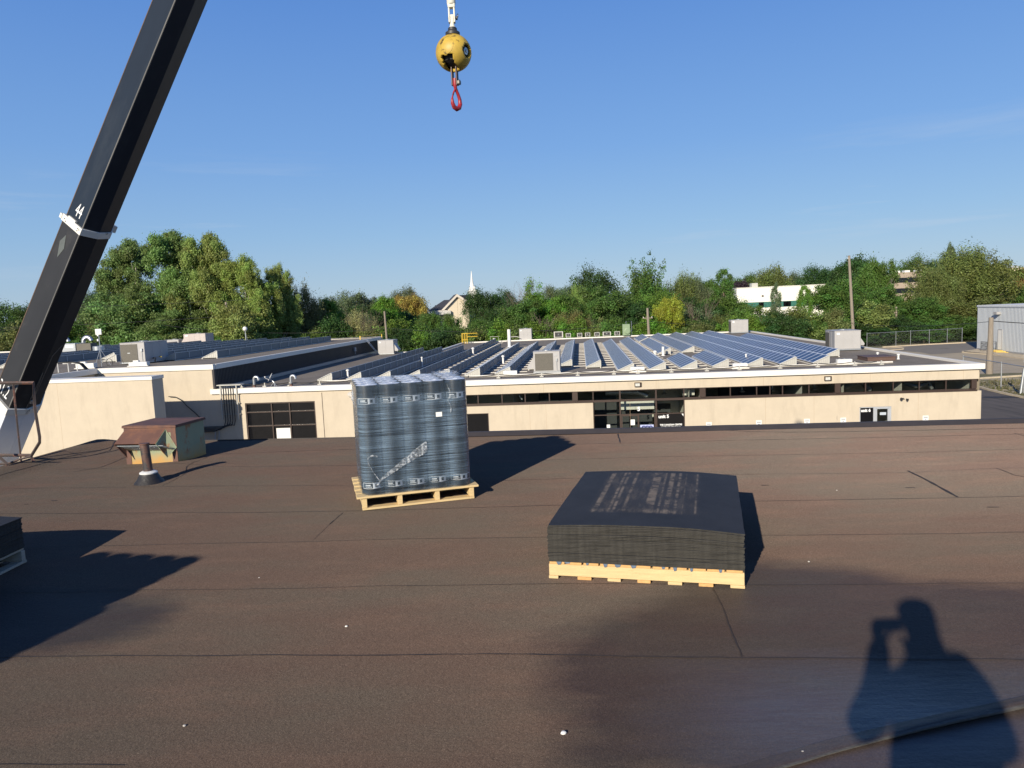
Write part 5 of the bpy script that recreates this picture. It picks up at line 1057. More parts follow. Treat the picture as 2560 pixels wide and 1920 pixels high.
# condensers on the back edge
for i,(x,y,wx,hx) in enumerate(((955,705,80,52),(1040,700,44,32),(1138,698,44,32),(1207,693,44,30),(1288,692,44,32),(1373,688,70,33),(1463,684,46,32))):
    p=wallpt(1120+x/3.456,640+y/3.456,53.4); k=(lw(p.x,p.y,p.z)-CP).length/FP/3.456; w_,h_=wx*k,hx*k
    t=thing('small_condenser',['widest white condenser at the left end of the row on the back roof edge','second white condenser from the left on the back roof edge','third white condenser from the left on the back roof edge','middle white condenser of the row on the back roof edge','fifth white condenser from the left on the back roof edge','broad low white condenser, second from the right on the back edge','rightmost small white condenser beside the green cabinet'][i],'condenser',lw(p.x-w_/2,p.y,ZR),-FA,'small condensers on the back roof edge')
    z0=p.z-ZR
    b=MB(); b.box(0,w_,.05,.45,z0,z0+h_); b.build('case',M['endplate'],t,bevel=.015,seg=1)
    b=MB(); b.box(w_*.12,w_*.88,.035,.052,z0+h_*.12,z0+h_*.88); b.build('fan_opening',M['darkrub'],t)
    b=MB(); cx_=w_*.5; rr_=min(w_,h_)*.3
    for a in range(0,360,30): b.tube([(cx_,.03,z0+h_/2),(cx_+rr_*math.cos(R(a)),.03,z0+h_/2+rr_*math.sin(R(a)))],.006,4)
    b.build('fan_guard',M['galv'],t)
    b=MB()
    for xx in (.05,w_-.1): b.box(xx,xx+.05,.1,.15,0,z0); b.box(xx,xx+.05,.35,.4,0,z0)
    b.build('stand',M['galv'],t)
p=wallpt(1120+1540/3.456,640+682/3.456,53.0)
t=thing('electrical_cabinet','tall grey green cabinet with round cover and frame at the back roof edge','cabinet',lw(p.x-.45,p.y,ZR),-FA); b=MB(); b.box(0,.95,0,.5,.2,p.z-ZR+1.4); b.build('case',M['green'],t,bevel=.02); b=MB(); b.lathe([(.4,0),(.4,.12),(.3,.15)],20,(0,0,0),0,Matrix.Translation((.6,-.02,p.z-ZR+.5))@Matrix.Rotation(R(90),4,'X')); b.build('round_cover',M['green'],t); b=MB(); b.tube([(.5,.6,0),(.5,.6,p.z-ZR+1.75),(1.2,.6,p.z-ZR+1.75),(1.2,.6,0)],.04,4); b.build('frame',M['galv'],t)
t=thing('gas_regulator','small pale regulator and bent gas pipe at the back left roof edge','pipe',lw(-34.4,52.0,ZR),-FA); b=MB(); b.tube([(-.5,0,0),(-.5,0,.75),(.6,0,.75),(.6,0,0)],.03,5); b.lathe([(.14,.3),(.2,.42),(.14,.55)],12); b.tube([(0,0,0),(0,0,.3)],.06,6); b.build('pipe',M['endplate'],t)
t=thing('bent_pipe','pale bent pipe looping on the back roof edge left of the pale grey unit','pipe',lw(-31.9,52.6,ZR),-FA); b=MB(); b.tube([(-.9,0,0),(-.7,0,.45),(-.3,0,.6),(.4,0,.62),(.8,0,.5)],.05,6); b.build('pipe',M['endplate'],t,smooth=True)
# cable rack on the facade
t=thing('cable_ladder_rack','pale vertical cable rack with black cables bending down the cream wall','rack',lw(0,0,0),-FA)
for s in (-45.9,-44.85): b=MB(); b.box(s,s+.06,-.22,-.14,-4.6,-2.45); b.build('rack_rail',M['endplate'],t)
b=MB()
for z in (-2.47,-3.0,-3.6,-4.3): b.box(-46.0,-44.7,-.15,-.09,z,z+.05)
b.box(-46.1,-44.5,-.22,.3,-2.44,-2.38); b.build('rack_rung',M['endplate'],t)
for k in range(5):
    s=-45.7+.16*k; b=MB(); b.tube([(s,.9,-2.5),(s,0,-2.42),(s,-.17,-2.5),(s,-.18,-4.7),(s-.1,-.18,-5.0),(s-.35,-.18,-5.22+.08*k),(s-.8,-.18,-5.35+.08*k),(-48.6,-.18,-5.4+.08*k)],.027,6); b.build('cable',M['wire'],t,smooth=True)
b=MB(); b.tube([(-46.9,-.1,-3.15),(-46.3+-.1,-.12,-3.25),(-45.9-2.3+.1+1.6,-.14,-3.7),(-46.0,-.14,-4.1)],.03,6); pts=[wallpt(1113/2.677+x/2.677,560+y/2.677,-.12) for x,y in ((15,1155),(60,1158),(110,1185),(135,1215),(190,1262),(240,1310))]
b=MB(); b.tube(pts,.03,6); b.build('wall_cable',M['wire'],t)
b=MB(); pts=[wallpt(x/2.677,560+y/2.677,-.1) for x,y in ((1400,1380),(1430,1365),(1442,1380),(1440,1455))]; b.tube(pts,.05,6); b.tube([p+Vector((.25,0,-.1)) for p in pts],.04,6); b.build('drain_pipe',M['hvac'],t)
# ================================================================ ground, lots, kerbs
def flat(name,poly,z,m,kind='structure'):
    b=MB(); b.quad([(p[0],p[1],z) for p in poly]); o=b.build(name,m); tag(o,kind=kind); return o
Z6=lambda x,y:(2200+x/4.88,740+y/4.88)
ZD=lambda x,y:(1920+x/3.456,580+y/3.456)
M['grass']=mat('rough_grass',(.09,.10,.04),.95,var=.4,scale=.6,col2=(.17,.14,.08),cthr=(.45,.65),cscale=.12,bump=.3,bscale=6)
M['asphalt']=mat('worn_asphalt',(.095,.082,.075),.9,var=.15,scale=.5,col2=(.06,.053,.05),cthr=(.5,.62),cscale=.5,cstretch=(3,.3,1))
M['asphalt2']=mat('grey_asphalt',(.21,.19,.165),.9,var=.12,scale=.4,col2=(.14,.125,.11),cthr=(.55,.7),cscale=.4)
M['concrete']=mat('old_concrete_lot',(.40,.34,.25),.9,var=.12,scale=.25,col2=(.27,.23,.17),cthr=(.5,.72),cscale=.3,cstretch=(1,3,1))
M['kerb']=mat('kerb_concrete',(.50,.42,.30),.9,var=.15,scale=2)
M['dirt']=mat('dry_dirt',(.40,.33,.22),.95,var=.25,scale=1.2,col2=(.13,.13,.05),cthr=(.47,.6),cscale=.55,bump=.5,bscale=8)
M['weeds']=mat('weedy_verge',(.16,.14,.07),.95,var=.4,scale=3,col2=(.07,.08,.03),cthr=(.45,.6),cscale=1.2,bump=.5,bscale=8)
M['stones']=mat('pale_stones',(.5,.42,.3),.9,var=.5,scale=2.5,bump=.8,bscale=4)
b=MB(); N_=24
for i in range(N_):
    for j in range(N_):
        x=-900+1900*i/N_; y=-60+1560*j/N_; dx=1900/N_; dy=1560/N_; hz=lambda x,y: G+0*x
        b.quad([(x,y,hz(x,y)),(x+dx,y,hz(x+dx,y)),(x+dx,y+dy,hz(x+dx,y+dy)),(x,y+dy,hz(x,y+dy))])
o=b.build('ground',M['grass']); tag(o,kind='structure')
kc=[onz(*Z6(x,y),G) for x,y in ((1150,1105),(1200,1118),(1330,1155),(1500,1196),(1640,1226),(1757,1250),(2100,1330))]
kl=[lw(*loc(p)[:2],0) for p in kc]
k_end=kc[-1]+(kc[-1]-kc[-2]).normalized()*60
flat('asphalt_lot',[lw(-110,0),lw(-110,-60)]+[k_end]+list(reversed(kc))+[lw(.0,24),lw(0,0)],G+.02,M['asphalt'])
# dirt strip right of the kerb, weedy verge, concrete lot, rear asphalt
flat('dirt_strip',kc+[k_end,k_end+Vector((60,0,0)),onz(*Z6(2600,960),G),onz(*Z6(1900,985),G),onz(*Z6(1220,1015),G),onz(*Z6(1000,1020),G)],G+.03,M['dirt'])
flat('verge',[onz(*Z6(x,y),G) for x,y in ((1000,1020),(1220,1012),(1757,978),(2400,950),(2400,915),(1757,940),(1230,955),(1000,960))],G+.04,M['weeds'])
lot=[onz(*Z6(x,y),G) for x,y in ((1000,960),(1230,955),(1757,940),(2500,915),(2500,700),(1757,600),(1180,568),(600,595),(95,625),(-200,640),(-400,800))]
flat('concrete_lot',lot,G+.025,M['concrete'])
flat('rear_asphalt',[onz(*Z6(x,y),G) for x,y in ((290,650),(160,665),(500,690),(620,715),(1010,694),(1180,668),(1180,572),(600,598),(95,628))],G+.04,M['asphalt2'])
flat('stone_bed',[onz(*Z6(x,y),G) for x,y in ((1015,682),(1180,656),(1300,668),(1757,735),(2200,800),(2200,830),(1757,772),(1400,722),(1200,700))],G+.10,M['stones'])
def kerb(pts,w_=.16,h=.15,name='kerb',lab_=None):
    b=MB()
    for a,c in zip(pts,pts[1:]):
        d=(c-a); L_=d.length; an=math.atan2(d.y,d.x); b.box(-.03,L_+.03,-w_/2,w_/2,0,h,0,Matrix.Translation((a.x,a.y,G))@Matrix.Rotation(an,4,'Z'))
    o=b.build(name,M['kerb']); tag(o,kind='structure'); return o
kerb(kc+[k_end],.22,.16); kerb([onz(*Z6(x,y),G) for x,y in ((1100,1022),(1220,1012),(1757,978),(2400,950))],.3)
kerb([onz(*Z6(x,y),G) for x,y in ((40,630),(95,626),(600,596),(1178,569),(1400,560))],.25,.18); kerb([onz(*Z6(x,y),G) for x,y in ((130,668),(280,656),(290,640),(95,628))],.2)
kerb([onz(*Z6(x,y),G) for x,y in ((1015,682),(1010,694),(1400,725),(1757,774),(2200,832))],.25,.14)
# blue grey metal shed
P0=onz(*Z6(1180,652),G); P1=onz(*Z6(1757,716),G); sdv=(P1-P0); sdv.z=0; sdv.normalize(); sang=math.atan2(sdv.y,sdv.x)
def splane(u,v):
    n=Vector((-sdv.y,sdv.x,0)); d=ray(u,v); k=((P0-CP).dot(n))/d.dot(n); p=CP+d*k; q_=p-P0; return q_.dot(sdv),p.z-G
sh=thing('metal_shed','pale blue grey ribbed metal shed at the right edge of the picture','building',P0,sang)
_,hsh=splane(*Z6(1192,116)); LS=60
b=MB(); n=200
for i in range(n):
    x=i*.3; b.quad([(x,0,0),(x+.2,0,0),(x+.2,0,hsh-.25),(x,0,hsh-.25)]); b.quad([(x+.2,0,0),(x+.23,.05,0),(x+.23,.05,hsh-.25),(x+.2,0,hsh-.25)]); b.quad([(x+.23,.05,0),(x+.27,.05,0),(x+.27,.05,hsh-.25),(x+.23,.05,hsh-.25)]); b.quad([(x+.27,.05,0),(x+.3,0,0),(x+.3,0,hsh-.25),(x+.27,.05,hsh-.25)])
b.quad([(0,0,0),(0,0,hsh-.25),(0,40,hsh-.25),(0,40,0)])
b.build('wall',mat('blue_grey_siding',(.44,.47,.50),.5,var=.04,scale=.6),sh)
b=MB(); b.box(-.1,LS,-.08,40,hsh-.25,hsh-.02); b.build('roof_edge',mat('shed_trim',(.52,.55,.58),.45),sh,bevel=.03,seg=1)
b=MB(); b.box(-.08,LS,-.06,40,hsh-.018,hsh+.05); b.build('roof',M['white'],sh)
b=MB(); b.box(0,LS,-.06,-.01,0,.22); b.build('plinth',mat('shed_plinth',(.3,.3,.3),.8),sh)
dx0,dz0=splane(*Z6(1437,650)); dx1,dz1=splane(*Z6(1497,418))
b=MB(); b.box(dx0,dx0+.12,-.06,-.01,dz0,dz1); b.box(dx1-.12,dx1,-.06,-.01,dz0,dz1); b.box(dx0,dx1,-.06,-.01,dz1,dz1+.12); b.build('door_frame',M['hvac'],sh)
b=MB(); b.box(dx0+.12,dx1-.12,-.05,-.012,dz0,dz1); b.build('door',M['white'],sh)
lx,lz=splane(*Z6(1457,215)); b=MB(); b.prism([(lx-.45,-.6),(lx+.45,-.6),(lx+.35,-.01),(lx-.35,-.01)],lz-.1,lz+.25); b.build('wall_lamp',M['hvac'],sh,bevel=.03)
t=thing('door_steps','yellow painted concrete steps with black railing at the shed door','steps',P0+sdv*dx0,sang)
M['yconc']=mat('yellow_step_paint',(.66,.47,.12),.8,var=.15,scale=3)
b=MB(); ww=dx1-dx0; b.box(-.2,ww+.4,-1.3,-.1,0,dz0-.05); b.box(-.2,ww+1.0,-1.3,-.1,0,dz0*.66); b.box(-.2,ww+1.6,-1.3,-.1,0,dz0*.33); b.build('steps',M['yconc'],t)
b=MB()
for x,y in ((-.2,-1.25),(-.2,-.1),(-1.8,-1.25),(-1.8,-.2)): b.tube([(x,y,0 if x<-1 else dz0),(x,y,dz0+1.0)],.035,4)
for z in (dz0+1.0,dz0+.15): b.tube([(-.2,-.1,z),(-.2,-1.25,z),(-1.8,-1.25,z)],.03,4)
for i in range(6): b.tube([(-.2-.26*i,-1.25,dz0+.15),(-.2-.26*(i+1),-1.25,dz0+1.0)],.02,4); b.tube([(-.2-.26*(i+1),-1.25,dz0+.15),(-.2-.26*i,-1.25,dz0+1.0)],.02,4)
b.build('railing',M['wire'],t)
# poles, wires, fences
def pole(top,base_uv=None,y=None,label='',r=.15,nm='utility_pole',arm=None,m='wood',steel=False):
    if y is None: base=onz(*base_uv,G); y=base.y
    tp=aty(*top,y); base=Vector((aty(*base_uv,y).x,y,G)) if base_uv else Vector((tp.x,y,G))
    if base_uv:
        pb=aty(*base_uv,y); k=(pb.z-G)/(tp.z-pb.z) if abs(tp.z-pb.z)>.01 else 0; base=Vector((pb.x-(tp.x-pb.x)*k,y,G))
    t=thing(nm,label,'pole',base,0); b=MB(); rel=tp-base
    b.tube([(0,0,0),rel*.5,rel],[r*1.2,r,r*.8],10); b.build('shaft',M[m],t,smooth=True)
    if arm:
        b=MB()
        for z_,l_ in arm: b.box(-l_,l_,-.06,.06,rel.z-z_-.06,rel.z-z_+.06)
        b.build('crossarm',M['wood'],t,at=(rel.x,0,0))
        b=MB()
        for z_,l_ in arm:
            for sx_ in (-.85,.85): b.lathe([(.05,0),(.06,.06),(.03,.14)],8,(rel.x+sx_*l_,0,rel.z-z_+.06))
        b.build('insulator',M['white'],t)
    return tp,t
pA,_=pole((961,778),(967,850),105,'short weathered utility pole behind the pale grey unit beyond the black ribbed wall',.16)
pB,_=pole((1618.5,770),(1622,835),104,'wooden utility pole with short crossarm in front of the yellow green tree',.2,arm=[(1.4,.7)])
pC,_=pole((2122.6,639),(2133,835),112,'tall bare wooden utility pole rising above the treeline right of centre',.22,arm=[(.5,.18)])
pD,_=pole((565,755),(567,812),104,'short wooden pole showing in front of the tall yellow green trees',.2)
pE,_=pole((2241,767),(2241,800),128,'short pole top peeping out of the bushes above the fence',.18)
tpP,_=pole((2200+1357/4.88,740+262/4.88),(2200+1333/4.88,740+955/4.88),None,'thick wooden utility pole standing on the verge before the metal shed',.27,arm=None)
tS,pS=pole((2212/2.572+1700,830/2.572+600),(2188/2.572+1700,1000/2.572+600),None,'pale leaning steel post at the right picture edge',.10,'steel_post',m='galv')
b=MB(); b.box(-.16,.16,-.16,-.11,2.7,3.9); b.build('meter_box',M['white'],pS,at=(.3,0,0))
def wire(pts,r,lab_,sag=.5):
    b=MB(); P=[]
    for a,c in zip(pts,pts[1:]):
        n=14
        for k in range(n): f=k/n; q_=a.lerp(c,f); P.append(q_+Vector((0,0,-sag*4*f*(1-f))))
    P.append(pts[-1]); b.tube(P,r,4); o=b.build('overhead_wire',M['wire']); tag(o,lab_,'wire'); return o
wire([aty(-150,776,100),aty(640,748,103)],.025,'highest thin overhead wire crossing the left trees',.2); wire([aty(-150,822,100),aty(566,790,104)],.03,'middle overhead wire crossing the left trees',.3); wire([aty(-150,834,99),aty(120,812,102)],.03,'lowest of the overhead wires left of the crane boom',.2)
wire([aty(400,812,104),aty(965,821,105),aty(1618,805,104)],.03,'dark wire strung low across the bushes behind the lower roof',.9); wire([aty(1618,803,104),aty(2128,812,112)],.03,'dark wire strung from the crossarm pole to the tall pole',.6)
wire([aty(2128,807,112),tpP+Vector((0,0,-.4))],.025,'wire running from the tall pole to the thick pole by the shed',.5); wire([tpP+Vector((0,0,-.35)),tpP+Vector((20,-6,-1.0))],.04,'twisted wires leaving the thick pole to the right',.5)
def chain_mat():
    m=bpy.data.materials.new('chain_link'); m.use_nodes=True; t=m.node_tree; N=t.nodes.new; k=t.links.new; pb=t.nodes['Principled BSDF']; o=t.nodes['Material Output']; pb.inputs['Base Color'].default_value=(.42,.44,.44,1); pb.inputs['Metallic'].default_value=.5; pb.inputs['Roughness'].default_value=.5
    tcn=N('ShaderNodeTexCoord'); mp_=N('ShaderNodeMapping'); mp_.inputs['Rotation'].default_value=(0,R(45),0); k(tcn.outputs['Object'],mp_.inputs[0]); sp=N('ShaderNodeSeparateXYZ'); k(mp_.outputs[0],sp.inputs[0]); outs=[]
    for c in (0,2):
        a=N('ShaderNodeMath'); a.operation='MULTIPLY'; k(sp.outputs[c],a.inputs[0]); a.inputs[1].default_value=14; f=N('ShaderNodeMath'); f.operation='FRACT'; k(a.outputs[0],f.inputs[0]); g=N('ShaderNodeMath'); g.operation='LESS_THAN'; k(f.outputs[0],g.inputs[0]); g.inputs[1].default_value=.025; outs.append(g.outputs[0])
    x=N('ShaderNodeMath'); x.operation='MAXIMUM'; k(outs[0],x.inputs[0]); k(outs[1],x.inputs[1]); tr=N('ShaderNodeBsdfTransparent'); ms=N('ShaderNodeMixShader'); k(x.outputs[0],ms.inputs[0]); k(tr.outputs[0],ms.inputs[1]); k(pb.outputs[0],ms.inputs[2]); k(ms.outputs[0],o.inputs[0]); return m
M['chain']=chain_mat()
def fence(pts,hh,label):
    a,c=pts[0],pts[-1]; d=c-a; L_=d.length; an=math.atan2(d.y,d.x); t=thing('chain_link_fence',label,'fence',a,an); n=len(pts)-1
    b=MB(); b.quad([(0,0,.05),(L_,0,.05),(L_,0,hh),(0,0,hh)]); b.build('mesh_panel',M['chain'],t)
    b=MB(); b.tube([(0,0,hh),(L_,0,hh)],.035,5); b.build('top_rail',M['galv'],t)
    for p in pts: x=(p-a).dot(d.normalized()); b=MB(); b.tube([(x,0,0),(x,0,hh+.1)],.05,6); b.build('post',M['galv'],t,smooth=True)
fence([onz(*Z6(x,y),G) for x,y in ((-160,640),(80,612),(308,605),(540,592),(770,580),(1000,572))],2.35,'chain link fence along the bushes at the far side of the rear lot')
fence([onz(*Z6(x,y),G) for x,y in ((1010,1030),(1372,1145),(1690,1212),(2000,1270))],2.3,'chain link fence on the dirt strip beside the asphalt drive at right')
t=thing('street_debris','dark cloth like patch lying on the drive at the right','debris',onz(*Z6(1520,1228),G+.03),0); b=MB(); b.quad([(x,y,0.005) for x,y in ((-2.2,-.1),(-1,.45),(1.2,-.1),(2.6,-.9),(.8,-.8),(-1,-.6))]); b.build('patch',mat('oil_patch',(.03,.028,.03),.7),t)
# ================================================================ far buildings
t=thing('church','cream gabled church with dark roofs and slender white steeple among the trees','church',Vector((aty(1141,800,250).x,250,G+0)),R(8))
def fx(u,v,y=250,o=t): p=aty(u,v,y); return p.x-o.location.x,p.z-o.location.z
pk=fx(1141.6,735); le=fx(1107,772); ri=fx(1172,755); le2=fx(1072,771)
b=MB(); P=[(le[0],0),(ri[0],0),(ri[0],ri[1]-.6),(pk[0],pk[1]-.9),(le[0],le[1]-.6)]
b.v+=[(x,0,z) for x,z in P]+[(x,16,z) for x,z in P]; b.f+=[(0,1,2,3,4),(9,8,7,6,5)]+[(i,(i+1)%5,(i+1)%5+5,i+5) for i in range(5)]; b.m+=[0]*7
b.box(le2[0]+.8,le[0],1,14,0,le[1]-2.2); b.build('wall',mat('church_stucco',(.62,.53,.40),.9,var=.03),t)
b=MB(); mid=fx(1146,745)
b.quad([(pk[0],-.05,0),(pk[0]+.12,-.05,0),(pk[0]+.12,-.05,pk[1]-1.2),(pk[0],-.05,pk[1]-1)]); b.build('wall_fold',mat('church_stucco_fold',(.5,.43,.33),.9),t)
b=MB()
def slope(x0,z0,x1,z1,y0,y1,th,m=0): b.quad([(x0,y0,z0),(x1,y0,z1),(x1,y1,z1),(x0,y1,z0)],m); b.quad([(x0,y0,z0-th),(x1,y0,z1-th),(x1,y0,z1),(x0,y0,z0)],1)
slope(le[0]-.8,le[1]-.7,pk[0],pk[1],-1,16,.9); slope(pk[0],pk[1],ri[0]+.8,ri[1]-.4,-1,16,.9); b.quad([(pk[0]+.5,2,pk[1]-.4),(pk[0]+10,10,pk[1]-.2),(ri[0]+9,12,ri[1]-2),(ri[0],2,ri[1]-.4)],0)
rz=fx(1123,752); b.quad([(le2[0],-1,le[1]-.5),(le[0]+1.2,-1,le[1]-.5),(rz[0]+2.5,13,rz[1]+.5),(rz[0]-1,13,rz[1]+.5)]); b.quad([(le2[0],-1,le[1]-.9),(le[0]+1.2,-1,le[1]-.9),(le[0]+1.2,-1,le[1]-.5),(le2[0],-1,le[1]-.5)],1); b.quad([(le2[0],-1,le[1]-.5),(le2[0],14,le[1]-.5),(rz[0]-1,13,rz[1]+.5)]); b.build('roof',[mat('dark_shingle',(.055,.055,.065),.85),mat('roof_fascia',(.6,.54,.46),.7)],t)
b=MB(); a0=fx(1080,777); b.box(a0[0],le[0]+2.5,-1.5,0.9,a0[1]-1.4,a0[1]-.1); b.build('porch_wall',mat('porch_white',(.55,.53,.5),.8),t)
b=MB()
for u,v in ((1131,757),(1163,756)): x,z=fx(u,v); b.box(x-.35,x+.35,-.06,-.01,z-.5,z+.5)
b.build('window',M['hvac'],t)
st=fx(1186,735); tp=fx(1184.5,674); b=MB(); w0=2.6; b.box(st[0]-w0/2,st[0]+w0/2,6,6+w0,0,fx(1186,727)[1]); b.box(st[0]-1.5,st[0]+1.5,5.8,8.8,fx(1186,727)[1],fx(1186,725)[1]); b.box(st[0]-.95,st[0]+.95,6.3,8.2,fx(1186,725)[1],fx(1186,715)[1]); b.build('tower',M['white'],t)
b=MB(); b.lathe([(.85,fx(1186,715)[1]),(.5,fx(1186,705)[1]),(.07,tp[1])],8,(st[0],7.2,0)); b.build('steeple',M['white'],t)
def farbuild(label,u0,u1,v0,v1,vb_,y,name,m,bands=(),dep=18,extra=None,roofb=None):
    a=aty(u0,v0,y); c=aty(u1,v1,y); an=math.atan2(0,c.x-a.x); wd=c.x-a.x; t=thing(name,label,'building',Vector((a.x,y,G)),R(-4)); h0=a.z-G; h1=c.z-G
    b=MB(); b.v+=[(0,0,0),(wd,0,0),(wd,0,(h0+h1)/2),(0,0,(h0+h1)/2),(0,dep,0),(wd,dep,0),(wd,dep,(h0+h1)/2),(0,dep,(h0+h1)/2)]; b.f+=[(0,1,2,3),(1,5,6,2),(5,4,7,6),(4,0,3,7),(3,2,6,7)]; b.m+=[0]*5; b.build('wall',m,t)
    hm=(h0+h1)/2; k=y/FP*1.0
    for d0,d1,mm,nm in bands: b=MB(); b.box(.2,wd-.2,-.06,-.01,hm-d1*k,hm-d0*k); b.build(nm,mm,t)
    b=MB(); b.box(-.1,wd+.1,-.12,dep,hm,hm+.12); b.build('roof_edge',m if roofb is None else roofb,t)
    return t,hm,wd
t,hm,wd=farbuild('white office building with green glass window band among the trees right of centre',1842,2056,719,714,770,172,'office_building',mat('white_render',(.80,.78,.70),.8,var=.02),[(36,50,M['greenglass'],'window_band')])
b=MB(); 
for f in (.06,.25,.53,.56): b.box(wd*f,wd*f+1.1,-.09,-.065,hm-49*172/FP,hm-37*172/FP)
b.build('dark_window',M['darkglass'],t); b=MB(); b.box(4.4,5.8,4,6,hm,hm+1.1); b.build('roof_box',M['endplate'],t); b=MB(); b.box(5.6,6.0,-.2,-.01,hm-2.1,hm-1.8); b.build('wall_lamp',M['brown'],t)
t,hm,wd=farbuild('brown office building with dark window bands half hidden by trees at right',2236,2330,681,681,740,235,'office_building',mat('tan_precast',(.36,.29,.22),.85),[(12,24,M['darkglass'],'window_band'),(38,50,M['darkglass'],'window_band')])
b=MB(); 
for x in (1.5,4.5,8): b.box(x,x+1.6,3,5,hm+.1,hm+.8)
b.build('roof_box',M['white'],t)
farbuild('low brown roofed house glimpsed between trees left of the brown office',2143,2182,703,702,760,215,'house',mat('house_tan',(.42,.38,.32),.85),[(0,7,M['hatch'],'roof_band'),(10,16,M['glass'],'window_band')])
t,hm,wd=farbuild('cream office building behind trees at the right edge',2500,2600,671,669,720,250,'office_building',mat('cream_far',(.66,.54,.40),.85)); b=MB(); b.box(1,7,2,5,hm,hm+.9); b.build('roof_box',M['alu'],t)
farbuild('low white house wall glimpsed among trees right of the tall pole',2135,2170,752,752,790,190,'house',M['white'],[(14,22,M['darkglass'],'window_band')])
t=thing('parked_van','red and white van parked behind the bushes above the fence','van',Vector((aty(2262,800,150).x,150,G)),R(5)); b=MB(); b.box(-2.6,2.6,0,2,.5,1.5); b.build('body',mat('red_van_paint',(.5,.06,.04),.4),t,bevel=.1); b=MB(); b.box(-1.6,2.4,.05,1.95,1.5,2.4); b.build('cab',M['white'],t,bevel=.15); b=MB()
for x in (-1.7,1.7): b.lathe([(.4,0),(.4,.25)],14,(0,0,0),0,Matrix.Translation((x,.1,.42))@Matrix.Rotation(R(90),4,'X'))
b.build('wheels',M['darkrub'],t)
# ================================================================ trees
def leaf_mat():
    m=bpy.data.materials.new('leaves'); m.use_nodes=True; t=m.node_tree; N=t.nodes.new; k=t.links.new; b=t.nodes['Principled BSDF']; o=t.nodes['Material Output']
    oi=N('ShaderNodeObjectInfo'); a=N('ShaderNodeAttribute'); a.attribute_name='tint'
    r=N('ShaderNodeMapRange'); r.inputs[3].default_value=.62; r.inputs[4].default_value=1.45; k(a.outputs['Fac'],r.inputs[0])
    s=N('ShaderNodeVectorMath'); s.operation='SCALE'; k(oi.outputs['Color'],s.inputs[0]); k(r.outputs[0],s.inputs['Scale'])
    a2=N('ShaderNodeAttribute'); a2.attribute_name='clump'; hs_=N('ShaderNodeHueSaturation'); r2=N('ShaderNodeMapRange'); r2.inputs[3].default_value=.475; r2.inputs[4].default_value=.52; k(a2.outputs['Fac'],r2.inputs[0]); k(r2.outputs[0],hs_.inputs['Hue'])
    r3=N('ShaderNodeMapRange'); r3.inputs[3].default_value=.72; r3.inputs[4].default_value=1.32; k(a2.outputs['Fac'],r3.inputs[0]); k(r3.outputs[0],hs_.inputs['Value']); k(s.outputs[0],hs_.inputs['Color'])
    k(hs_.outputs[0],b.inputs['Base Color']); b.inputs['Roughness'].default_value=.5; b.inputs['Specular IOR Level'].default_value=.3
    tl=N('ShaderNodeBsdfTranslucent'); k(hs_.outputs[0],tl.inputs[0]); ms=N('ShaderNodeMixShader'); ms.inputs[0].default_value=.42; k(b.outputs[0],ms.inputs[1]); k(tl.outputs[0],ms.inputs[2]); k(ms.outputs[0],o.inputs[0]); return m
M['leaf']=leaf_mat(); M['bark']=mat('grey_brown_bark',(.16,.125,.095),.9,var=.25,scale=3); M['palebark']=mat('pale_bark',(.50,.47,.40),.8,var=.2,scale=3)
